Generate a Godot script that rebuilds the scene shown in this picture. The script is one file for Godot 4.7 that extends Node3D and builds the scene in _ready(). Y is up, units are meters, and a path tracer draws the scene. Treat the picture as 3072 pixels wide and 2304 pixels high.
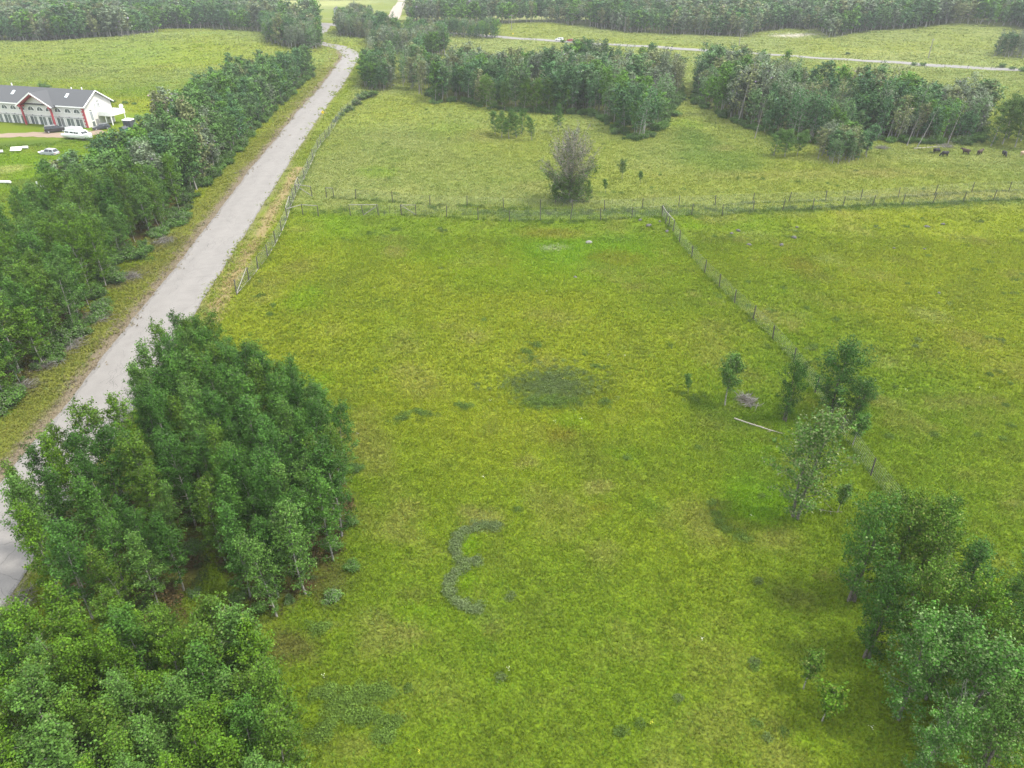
extends Node3D
# A pasture with aspen groves beside a country road, seen from a drone. Units are metres, y is up.

const GAUSS := [[128,-158,34,15,1.7],[300,-470,95,55,10],[-190,-425,75,45,5],[26,-121,17,9,-0.55],[-140,-150,40,40,-1],[60,-560,160,60,5],[-60,-330,30,40,1.2],[120,-250,70,40,1.5]]
const POLYS := {
	"grove": [-38.8,-74.8,-35.2,-73.7,-30.6,-69.7,-23.8,-64.3,-18.1,-59.1,-15.7,-54.3,-15.2,-49,-15.1,-44.9,-16,-41.7,-18.5,-38.2,-20.9,-39.5,-24.4,-42.6,-27.3,-46.4,-30.2,-49.5,-33.7,-53.7,-36.8,-58.2,-39.1,-63,-39.2,-68.5],
	"road_grove": [-41.2,-51.2,-38.7,-51.9,-37.4,-54.3,-36.7,-57.4,-31.7,-51.5,-27.1,-45.8,-25.5,-42.6,-26.7,-40.1,-26.2,-38.2,-27.6,-36.4,-31.4,-37.7,-34.3,-38,-37.2,-40.5,-40.3,-45,-41.8,-49],
	"corner_grove": [-36.6,-33.2,-32,-32.8,-27.2,-33.1,-23.5,-34.1,-20.6,-33.6,-17.7,-31.8,-15.2,-29,-13.4,-24.8,-12.4,-20.8,-12.9,-18.2,-28.2,-18.3,-35.3,-22,-39.9,-31.2],
	"belt": [-59.1,-63.6,-58.8,-71.2,-58.7,-76.4,-59.4,-84.3,-61.6,-96,-62.8,-100.1,-66.6,-112.3,-67.2,-122.3,-64.2,-129.3,-67.7,-145,-69.2,-159.6,-69.5,-169.2,-73.7,-198.5,-77.6,-238,-80.8,-277.9,-83.6,-313.7,-86.5,-331.3,-90.1,-320.4,-95.8,-300.1,-103,-278,-100.5,-243.8,-91.2,-204.9,-90.1,-186.1,-87.4,-167.3,-89.5,-157.1,-90.5,-146.1,-85.9,-126,-81,-106.5,-77.6,-92.3],
	"mid": [-26.3,-256.9,-17,-260.6,-11.8,-252.4,-3.9,-244.4,6.5,-239.7,21.3,-238.2,26.7,-233.4,29.7,-222.2,30.8,-209,33.4,-200.3,37.7,-203.2,44.5,-219.5,51.4,-241.2,58.1,-261.4,63.9,-297.5,55.4,-311.6,37.3,-318.3,18,-316.1,-1.1,-316.6,-20.3,-317.1,-27.6,-291.2,-29.4,-272.8],
	"midr": [61.5,-250.3,64.3,-239.5,66.1,-229,69.8,-217,72.3,-207.4,77.5,-199.6,84.4,-197.6,98.1,-203.5,106.9,-197.8,117.8,-194.8,126.6,-199.5,138.6,-218.8,125.9,-226.4,114.7,-233,110.4,-240.1,106.3,-256.8,102.4,-283.2,98,-302.7,87.2,-317.7,75.9,-310.3],
	"midr_front": [75.4,-179.9,77.8,-174.2,84.5,-176.9,91.8,-185.8,91.9,-194.8,84.7,-195.1],
	"roadside": [-56.9,-286.6,-48.4,-277.2,-44.9,-282.2,-48.2,-311.5,-57.8,-324.4,-61.4,-313.7],
	"bend": [-76.9,-417.7,-56.3,-387.6,-63.4,-447.8,-84.1,-467],
	"bend_far": [-105.3,-466.3,-84.9,-456,-75.4,-503.1,-85.9,-544.2,-113,-536.7],
	"bend_right": [-56.4,-398.8,-45.9,-373.2,-32.5,-379.1,-36.2,-424.7,-59.8,-448.4],
	"bend_left": [-130.7,-416.6,-110.3,-398.9,-97.4,-398.3,-104.4,-434.6,-129.8,-485,-156.3,-497.4],
	"bend_gap": [-40.4,-277.6,-33,-267.8,-27.9,-274.8,-34.4,-334.1,-47.2,-348.8],
	"hwy_row": [-39.4,-464.7,-8.2,-449.3,-8.6,-471.8,-30,-482.9,-41.8,-488.2],
	"hill_clump": [235,-379.4,246.4,-366.7,260.2,-389.6,247.7,-396],
	"left_wood": [-340.9,-442,-288.9,-442.8,-246,-423,-224.8,-421.4,-207.4,-421.6,-221.9,-493.7,-226.5,-511.9,-205.4,-519.2,-173.5,-505.4,-144.5,-486.3,-126.2,-518.7,-131.9,-543.9,-170.8,-580.7,-234.3,-668.8,-311.4,-813,-362.8,-924.2,-766.4,-952.4],
	"right_wood": [-69.9,-535.3,-44.8,-526.2,-1.8,-523,19.7,-528.8,43.4,-515.6,69.7,-486.7,96.7,-478.6,124.5,-466.3,140,-462.9,151.6,-483.9,172.2,-495.2,186.1,-478.4,179.3,-445.2,193.1,-453.8,214.2,-460.5,234.1,-457.9,251.2,-460.8,267.9,-452.7,282.1,-435.2,309.9,-423.6,622,-874.2,-122.5,-964.8],
	"top_wood": [-315.8,-864.9,-133.1,-905.5,-140.5,-959.6,-360.7,-946.9]}
const AT := {"house": Vector2(-124.6,-217.7), "suv": Vector2(-132,-213.4), "wagon": Vector2(-119.4,-215.1), "boat": Vector2(-120,-203.5), "wreck": Vector2(-119.6,-187.8), "shed": Vector2(-111.4,-215.9), "dumpster": Vector2(-110.7,-210.8), "postw": Vector2(-101.3,-206), "board_a": Vector2(-130.2,-191.1), "board_b": Vector2(-128.8,-192.7), "board_c": Vector2(-133.3,-189.1), "yard_fence": Vector2(-103.2,-157.5), "yard_pipe": Vector2(-117,-163.2), "sign": Vector2(-58.4,-230.6), "hsign": Vector2(0.6,-468.1), "bin": Vector2(-132.7,-606.8), "pole_a": Vector2(69.4,-486.6), "pole_b": Vector2(199.6,-372), "pole_c": Vector2(-0.3,-499.4), "pole_d": Vector2(123,-423.9), "van": Vector2(27.1,-449.8), "redcar": Vector2(33.4,-445.2), "wcar": Vector2(114.9,-392.7), "cow_a": Vector2(108.7,-186.3), "cow_b": Vector2(109.4,-183.3), "cow_c": Vector2(115.9,-185.5), "cow_d": Vector2(119.1,-184.9), "cow_e": Vector2(124.6,-183.6), "cow_f": Vector2(129.2,-182.9), "log_a": Vector2(25,-66.1), "log_b": Vector2(29.6,-63.3), "branch_a": Vector2(28.8,-50.6), "branch_b": Vector2(30.9,-50.3), "flog_a": Vector2(105.3,-190.7), "flog_b": Vector2(114.4,-193), "drive_a": Vector2(-149.4,-208.9), "drive_b": Vector2(-137.4,-210.8), "drive_c": Vector2(-125.3,-208.3), "drive_d": Vector2(-120.2,-209.9), "drive_e": Vector2(-118,-212.7), "gravel_a": Vector2(-85,-562.3), "gravel_b": Vector2(-99.4,-693.5), "gravel_c": Vector2(-120.9,-888.5), "gravel_d": Vector2(-125.4,-943.7), "stump": Vector2(36.2,-58)}
const ASPENS := [
	["aspen_tree","green aspen on the field side edge of the large grove, upper stretch","aspens edging the field, upper stretch",[
		[-31.4,-69.2,8,3,9,1],
		[-28.6,-68.1,9,3,9,1.14],
		[-31.7,-67.3,9.2,3,2,1.19],
		[-27.2,-66.7,8.9,6,3,1.15],
		[-29.9,-66.6,9.3,1,0,1.18],
		[-25,-65.1,7.8,6,9,1.2],
		[-23.4,-63.8,8.2,6,0,0.96],
		[-25.5,-63.4,9.6,6,8,1.14]]],
	["aspen_tree","green aspen on the field side edge of the large grove, middle stretch","aspens edging the field, middle stretch",[
		[-22,-61.8,9.6,3,0,1],
		[-23.8,-61.1,8.5,1,0,1.01],
		[-20.5,-60.5,8.3,1,1,1.3],
		[-19.5,-58.9,8.6,1,0,1.21],
		[-19,-57.2,8.1,6,1,1.08],
		[-16.6,-54.7,8.8,1,2,1.04],
		[-18.5,-54.4,9.8,3,8,0.97],
		[-16.2,-52.2,7.8,3,9,1.12]]],
	["aspen_tree","green aspen on the field side edge of the large grove, lower stretch","aspens edging the field, lower stretch",[
		[-16.3,-49.5,9,1,3,1.12],
		[-15.3,-47.3,9.7,1,8,1.27],
		[-17.6,-46.2,8.7,1,1,1.07],
		[-15.4,-44.3,9.5,6,0,1.12],
		[-17.6,-42.4,8.5,1,2,1.04],
		[-16.9,-40.6,9.5,6,1,1.2],
		[-19,-40.2,8,6,8,1.24],
		[-18.6,-38.3,8.6,1,1,1.09]]],
	["aspen_tree","green aspen at the far end of the large grove, nearest the fence","aspens at the far end of the grove",[
		[-37.5,-71.4,9.7,1,3,0.93],
		[-36.2,-66.6,10.4,3,2,0.9],
		[-35.7,-70.4,9.1,4,1,0.91],
		[-28.3,-63.8,9.9,1,8,1.08],
		[-34.2,-68.8,9.7,0,0,1.19],
		[-33.1,-62,10.4,3,0,1.16],
		[-31,-65.1,10,0,9,1],
		[-38.5,-64.5,10.3,2,1,1.18],
		[-33.9,-66.5,9.1,2,3,0.89],
		[-33.2,-64,10.3,5,1,1.09],
		[-38.8,-62.6,9.1,4,0,0.87],
		[-36.6,-68.9,9.8,0,1,0.94],
		[-38,-67.4,9,2,0,0.94],
		[-29.5,-62,9.1,0,2,1.17],
		[-38.2,-73.9,9.2,1,8,0.89],
		[-35.8,-72.9,9.2,0,0,0.97],
		[-35.7,-64.4,9,5,8,1.12],
		[-38.4,-69.3,10.6,1,3,0.86],
		[-33.8,-70.9,10.2,3,9,0.99],
		[-31.2,-63.2,9.4,0,9,1.11]]],
	["aspen_tree","green aspen inside the large grove, upper part towards the road","aspens inside the upper road side of the grove",[
		[-26.3,-61.4,10.1,4,9,1.14],
		[-35.6,-56.9,9.4,1,8,1.17],
		[-25.3,-58.1,10.6,1,0,1.05],
		[-32.5,-59.6,9.4,4,1,1.2],
		[-33.6,-57,9.5,0,0,1.09],
		[-29.8,-60.2,10.9,3,0,0.85],
		[-36.8,-61.5,9.9,5,1,1.15],
		[-28,-57.1,9.4,1,2,1],
		[-30.7,-58,10,1,1,1.07],
		[-27.1,-55.3,10,5,2,0.86],
		[-31.4,-55.8,9.3,2,9,1.06],
		[-36.3,-58.6,8.9,1,0,1.08],
		[-29.3,-55.6,8.8,6,2,0.96],
		[-29.1,-53.4,9.7,6,1,0.89],
		[-32.9,-54.8,10.3,0,2,0.86],
		[-26.8,-59.3,10.3,2,1,1.07],
		[-34.4,-59.3,10,5,8,1.16]]],
	["aspen_tree","green aspen inside the large grove, lower part towards the road","aspens inside the lower road side of the grove",[
		[-27.8,-50.5,8.2,3,2,1.02],
		[-29.9,-50.3,9.3,0,8,1.17],
		[-26.8,-52.2,9.1,1,3,1.02],
		[-28.7,-48.2,10.2,3,8,1.03]]],
	["aspen_tree","green aspen inside the large grove, upper part towards the field","aspens inside the upper field side of the grove",[
		[-22.8,-59.1,9.7,6,0,1.06],
		[-20.8,-53.8,10,2,1,0.9],
		[-22.5,-53,9.1,4,2,0.98],
		[-21.2,-57.3,9.9,1,8,0.9],
		[-24.5,-56.3,8.7,6,1,0.89],
		[-20.2,-55.6,7.9,0,0,1.06],
		[-24.1,-54.2,10.1,6,2,1.17],
		[-22.3,-55.9,9.3,6,0,0.89]]],
	["aspen_tree","green aspen inside the large grove, lower part towards the field","aspens inside the lower field side of the grove",[
		[-20.1,-49.2,10.5,3,2,1.03],
		[-19.5,-43.1,10.6,6,8,0.98],
		[-23.5,-45.5,10.5,0,0,0.86],
		[-22.4,-42.7,9.5,5,0,1.14],
		[-25.5,-49.1,9.7,4,9,0.87],
		[-18.3,-50.2,8.8,3,8,0.94],
		[-21.1,-50.7,8.6,6,0,1.05],
		[-21.6,-45,11.1,4,8,0.96],
		[-22.8,-49.4,8,0,0,1],
		[-20,-47.4,9.7,1,2,1.09],
		[-24.9,-52.1,8.8,4,8,0.86],
		[-21.3,-40.2,9.4,2,2,1.04],
		[-18.7,-52.1,10,4,0,0.88],
		[-23.3,-47.6,9.6,2,1,0.98],
		[-24.4,-43.7,8.9,6,9,0.95],
		[-18,-48,8.8,1,8,1.17],
		[-19.2,-45.4,9.5,4,1,1.2]]],
	["aspen_tree","loose leaved aspen overhanging the pale road below the large grove","aspens overhanging the road",[
		[-37.6,-44.5,9.5,4,8,1.09],
		[-38.6,-47.7,10.4,4,4,1.04],
		[-35.4,-48.5,10.4,1,8,1.15],
		[-37.9,-41.8,11.1,0,1,0.91],
		[-38.3,-50.3,9.6,1,8,1.15],
		[-35.3,-53.4,10.9,6,4,0.95],
		[-40.9,-48.5,9.2,3,8,0.89],
		[-36.4,-39.9,9.8,2,4,0.99],
		[-40.1,-45,9.8,4,3,0.91],
		[-37.5,-52.9,11,1,9,1.08],
		[-40.7,-51,9,6,9,1.11]]],
	["aspen_tree","green aspen beside the dark brown hollow under the groves","aspens by the dark hollow",[
		[-28.5,-44.6,8,4,1,0.92],
		[-31.2,-40.4,8,3,0,1.01],
		[-34,-43.8,9.5,2,0,1.19],
		[-34.2,-39.8,7.6,4,0,0.86],
		[-30.2,-37.7,7.7,4,9,1.11],
		[-28.2,-39,7.7,2,1,1.18],
		[-34,-50.8,8.7,2,2,1.18],
		[-30.5,-45.9,8.6,3,9,1.04],
		[-32.4,-49.4,9.9,1,9,1.17],
		[-32.9,-37.9,9.8,0,2,1.12],
		[-30.7,-43,8,4,8,1],
		[-29.1,-41.3,8.1,6,8,0.93],
		[-34.6,-46.1,9.5,3,8,0.99],
		[-26.9,-40.8,8.2,2,8,1.13]]],
	["aspen_tree","bright green aspen in the bottom corner grove, along the picture edge","bright aspens in the bottom corner",[
		[-13.4,-23.9,8.8,2,9,1.2],
		[-23.5,-21,7.7,5,4,1.38],
		[-28.5,-21.7,8.6,3,4,1.36],
		[-20.3,-21.5,9,2,1,1.01],
		[-14.5,-22.6,7.2,4,1,1.37],
		[-13.3,-20,6.8,0,4,1.3],
		[-18.1,-22,8.4,4,4,1.1],
		[-23.1,-24.2,8.4,4,9,1.39],
		[-16.3,-23.3,8,2,4,1.36],
		[-21.7,-22.8,8.3,2,3,1.26],
		[-26.6,-23.7,7.2,1,1,1.26],
		[-25,-22.1,9.2,5,1,1.35],
		[-29.6,-24,8.6,3,9,1.35],
		[-18,-23.7,8.4,4,4,1.19],
		[-16.7,-20.7,7.5,1,4,1.09],
		[-15,-20.4,8.3,5,1,1.1],
		[-19.9,-23.5,7.8,4,1,1.26],
		[-12.7,-21.6,7.8,2,1,1.35],
		[-26.9,-21,7.3,5,4,1.18]]],
	["aspen_tree","light green aspen on the upper edge of the corner grove, by the road","corner grove aspens by the road",[
		[-36.6,-32.5,7.2,4,1,1.4],
		[-33.8,-29.8,6.9,4,9,1.2],
		[-33.3,-31.9,7.3,0,9,1.16],
		[-32.8,-27.4,7.6,0,4,1.08],
		[-32,-30.1,8.2,6,0,1.06],
		[-31.1,-26.6,9.1,3,4,1.17],
		[-30.9,-32.9,8.3,4,4,1.27],
		[-30.5,-30.8,9.1,3,4,1.24],
		[-30.2,-29,7.7,3,1,1],
		[-29.2,-32,7.6,4,3,1.03],
		[-29.1,-26.9,8.3,4,9,1.4],
		[-28.4,-30.6,7.8,4,4,1.31]]],
	["aspen_tree","light green aspen on the upper edge of the corner grove, at the brown hollow","corner grove aspens at the brown hollow",[
		[-27.8,-25,9.1,1,1,1.29],
		[-27.6,-28.4,9.1,4,4,1.14],
		[-27.5,-32.5,7.8,1,3,1.03],
		[-26.8,-30,7.5,0,4,1.16],
		[-26.2,-25.7,7.7,0,3,1.21],
		[-25.7,-32.3,8.2,2,4,1.36],
		[-25.3,-29.2,8.9,2,4,1.04],
		[-24.7,-30.9,8.7,0,0,1.22],
		[-24,-27,7.6,2,1,1.2],
		[-23.9,-33.1,6.9,2,9,1.08],
		[-23,-31.2,8.5,6,9,1.09],
		[-22.5,-26,8.4,3,1,1.19]]],
	["aspen_tree","light green aspen on the upper edge of the corner grove, towards the open field","corner grove aspens towards the open field",[
		[-22.2,-29.6,7.4,1,4,1.12],
		[-22.1,-27.9,7.3,1,4,1.35],
		[-21.2,-24.8,7.6,4,1,1.32],
		[-20.9,-32.2,8.4,1,9,1.37],
		[-19.7,-29.8,8.8,2,9,1.33],
		[-19.5,-26.3,8.3,0,1,1.15],
		[-19.4,-28.2,8.4,4,0,1.38],
		[-18.3,-31.2,8.7,6,1,1.39],
		[-17.6,-27,7.5,4,1,1.35],
		[-17.5,-25.3,7,0,4,1.4],
		[-16.8,-30.1,8.3,5,4,1.32],
		[-16.4,-28.3,7.2,1,9,1.31],
		[-15.8,-25,8,0,0,1.12],
		[-14.6,-26.7,9.1,2,3,1.12]]],
	["aspen_tree","aspen at the road edge of the tree belt, by the lowest twig pile","belt aspens, front row, lowest twig pile",[
		[-59.4,-65.6,11.3,6,1,1.28],
		[-59.6,-70.3,11.4,1,3,1.15],
		[-61.9,-68.4,8.1,0,4,1.24],
		[-59,-72.8,8.4,1,8,1.13]]],
	["aspen_tree","aspen in the middle of the tree belt, behind the lowest twig pile","belt aspens, middle row, lowest twig pile",[
		[-62.5,-71.2,10.4,2,3,1.48],
		[-63.4,-74.1,8.7,4,0,1.09],
		[-66.1,-75.5,11.1,0,1,1.09]]],
	["aspen_tree","aspen at the road edge of the tree belt, by the flattened twig pile","belt aspens, front row, flattened twig pile",[
		[-61,-75.7,11.2,2,3,1.54],
		[-59.1,-77.7,7.8,6,4,1.51],
		[-60,-80.3,10.7,5,0,1.33]]],
	["aspen_tree","aspen in the middle of the tree belt, behind the flattened twig pile","belt aspens, middle row, flattened twig pile",[
		[-64.3,-78.1,8.6,4,9,1.19],
		[-67.7,-78.2,11.4,2,4,1.59]]],
	["aspen_tree","aspen at the road edge of the tree belt, by the brown twig pile","belt aspens, front row, brown twig pile",[
		[-59.8,-83,11.4,5,3,1.06],
		[-62,-84.9,7.6,5,8,1.24],
		[-59.9,-86.5,10.3,1,1,1.15]]],
	["aspen_tree","aspen in the middle of the tree belt, behind the brown twig pile","belt aspens, middle row, brown twig pile",[
		[-64.6,-82.4,7.8,2,1,1.57],
		[-68.2,-82.2,8.4,1,3,1.07],
		[-64.8,-85.7,10.1,2,3,1.55]]],
	["aspen_tree","aspen at the road edge of the tree belt, by the long grey brush pile","belt aspens, front row, long grey brush pile",[
		[-60.6,-89.2,8.6,6,8,1.62],
		[-63.2,-92.8,10.6,1,0,1.56],
		[-62.7,-95.7,7.4,5,4,1.1]]],
	["aspen_tree","aspen on the yard side of the belt, beyond the brown twig pile","belt aspens, yard side row, brown twig pile",[
		[-70.6,-81.6,8,4,1,1.52]]],
	["aspen_tree","aspen in the middle of the tree belt, behind the long grey brush pile","belt aspens, middle row, long grey brush pile",[
		[-63.7,-88.7,8.7,6,9,1.47],
		[-67.3,-88.3,7.7,2,1,1.15],
		[-65.8,-91.4,10.1,0,9,1.16],
		[-69.4,-92.5,8.7,6,1,1.17],
		[-67.1,-95.3,11.8,1,0,1.25],
		[-65.7,-97.5,7.4,0,0,1.34]]],
	["aspen_tree","aspen on the yard side of the belt, beyond the long grey brush pile","belt aspens, yard side row, long grey brush pile",[
		[-69.1,-86,11.3,1,3,1.51],
		[-71.6,-85.6,7.8,2,8,1.09],
		[-71.8,-88.5,8.5,4,4,1.21],
		[-74.5,-89.9,9.4,0,1,1.09],
		[-73.6,-93.4,11.8,1,0,1.16],
		[-71.5,-95.2,9.6,2,4,1.19],
		[-76.2,-91.9,11.8,3,3,1.39],
		[-76.4,-95,7.7,3,9,1.38]]],
	["aspen_tree","aspen at the road edge of the tree belt, by the small pile of cut sticks","belt aspens, front row, small pile of cut sticks",[
		[-64.7,-100.1,11.3,3,4,1.15],
		[-63.7,-103,11.2,6,4,1.11],
		[-65.5,-105.3,10,1,3,1.44],
		[-65.7,-108.2,9.4,0,0,1.53],
		[-67.1,-110.5,7.4,1,9,1.29],
		[-67.9,-113.1,9,2,9,1.33]]],
	["aspen_tree","aspen in the middle of the tree belt, behind the small pile of cut sticks","belt aspens, middle row, small pile of cut sticks",[
		[-67.2,-100,11.5,0,4,1.22],
		[-70.1,-98.8,11.2,1,1,1.28],
		[-68.9,-103.2,8.8,5,4,1.38],
		[-71.4,-103,8.6,6,9,1.31],
		[-68.5,-106.9,11.4,3,3,1.19],
		[-72.4,-107,10.9,2,1,1.23],
		[-69.9,-109.4,8.5,0,4,1.56],
		[-71.2,-111.7,10.1,6,1,1.62],
		[-73.7,-111,8.8,6,9,1.37]]],
	["aspen_tree","aspen on the yard side of the belt, beyond the small pile of cut sticks","belt aspens, yard side row, small pile of cut sticks",[
		[-72.6,-97.5,10.7,2,4,1.11],
		[-77,-97.9,9.5,5,3,1.4],
		[-74.8,-101,8.2,6,0,1.16],
		[-78.2,-100.3,8.9,4,4,1.57],
		[-74.3,-103.4,9.8,3,3,1.24],
		[-76.5,-105.1,7.7,4,9,1.11],
		[-78.9,-104.5,11.2,4,3,1.43],
		[-75.2,-107.8,9.5,3,4,1.38],
		[-80.9,-106.2,11.5,1,8,1.24],
		[-78,-109.6,8.6,6,3,1.07],
		[-76.2,-111.8,8.8,5,4,1.09],
		[-81.3,-108.8,11.2,4,0,1.41],
		[-81.4,-111.6,7.7,6,1,1.27]]],
	["aspen_tree","aspen at the road edge of the tree belt, by the upper clearing brush pile","belt aspens, front row, upper clearing brush pile",[
		[-67.1,-115.7,8.5,4,1,1.46],
		[-67.4,-118.2,7.8,6,0,1.63],
		[-69.8,-119.9,11.7,2,8,1.11],
		[-68,-122.6,7.2,5,9,1.19],
		[-67.1,-126.7,10.9,2,1,1.44],
		[-65.7,-129.1,9.5,5,3,1.13],
		[-67.4,-131.2,8.5,4,3,1.33],
		[-67.6,-134.3,11.1,1,1,1.3],
		[-68.7,-136.7,9.6,4,0,1.16],
		[-67.4,-141.1,10.7,0,4,1.11]]],
	["aspen_tree","aspen in the middle of the tree belt, behind the upper clearing brush pile","belt aspens, middle row, upper clearing brush pile",[
		[-70.3,-115.2,7.4,3,1,1.38],
		[-73.1,-115.3,8.9,4,1,1.21],
		[-72.6,-118,11.3,3,3,1.44],
		[-70.7,-123.8,10.9,2,8,1.41],
		[-74.6,-122.7,7.2,0,1,1.17],
		[-70.7,-126.5,7.8,2,4,1.3],
		[-75.1,-126,11.7,3,3,1.46],
		[-73.2,-127.9,8.1,5,1,1.61],
		[-71.1,-129.5,11,3,9,1.1],
		[-71.1,-133.2,8.1,1,9,1.51],
		[-73.1,-136,8.4,4,4,1.59],
		[-72,-138.4,9.5,6,3,1.41],
		[-70.2,-140.5,7.9,0,8,1.53],
		[-74.7,-140.5,11.5,6,1,1.2]]],
	["aspen_tree","aspen on the yard side of the belt, beyond the upper clearing brush pile","belt aspens, yard side row, upper clearing brush pile",[
		[-77.6,-114.1,8.2,4,8,1.14],
		[-80.8,-114,10.6,4,3,1.09],
		[-76,-118.8,7.9,4,8,1.62],
		[-78.4,-117.7,7.4,6,0,1.18],
		[-81.8,-116.9,11.4,6,0,1.06],
		[-80.7,-120.7,10,2,0,1.54],
		[-77.1,-123.1,10.7,4,3,1.32],
		[-83.6,-119.1,9.2,3,0,1.36],
		[-83,-121.9,10.8,2,1,1.44],
		[-80,-124.1,7.3,6,1,1.31],
		[-78.2,-127.4,11.7,1,1,1.22],
		[-75.5,-129.3,8.2,2,4,1.4],
		[-83,-124.7,10.9,3,4,1.08],
		[-74,-131.3,9.1,4,8,1.25],
		[-81.3,-128,11.2,1,4,1.46],
		[-79,-129.9,10.1,0,1,1.42],
		[-85.8,-125.9,9.1,6,9,1.52],
		[-76.6,-132.3,7.5,5,3,1.42],
		[-75.5,-135.2,10.3,5,9,1.14],
		[-85.5,-129.7,8.1,5,0,1.41],
		[-82.1,-132.6,9.9,4,3,1.29],
		[-78.4,-134.9,9.1,6,1,1.56],
		[-84.7,-132.4,11.3,1,0,1.6],
		[-76.9,-137.9,8.3,0,8,1.45],
		[-81.1,-136.3,8.3,3,4,1.42],
		[-83.4,-135,8.6,5,0,1.12]]]]
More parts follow.
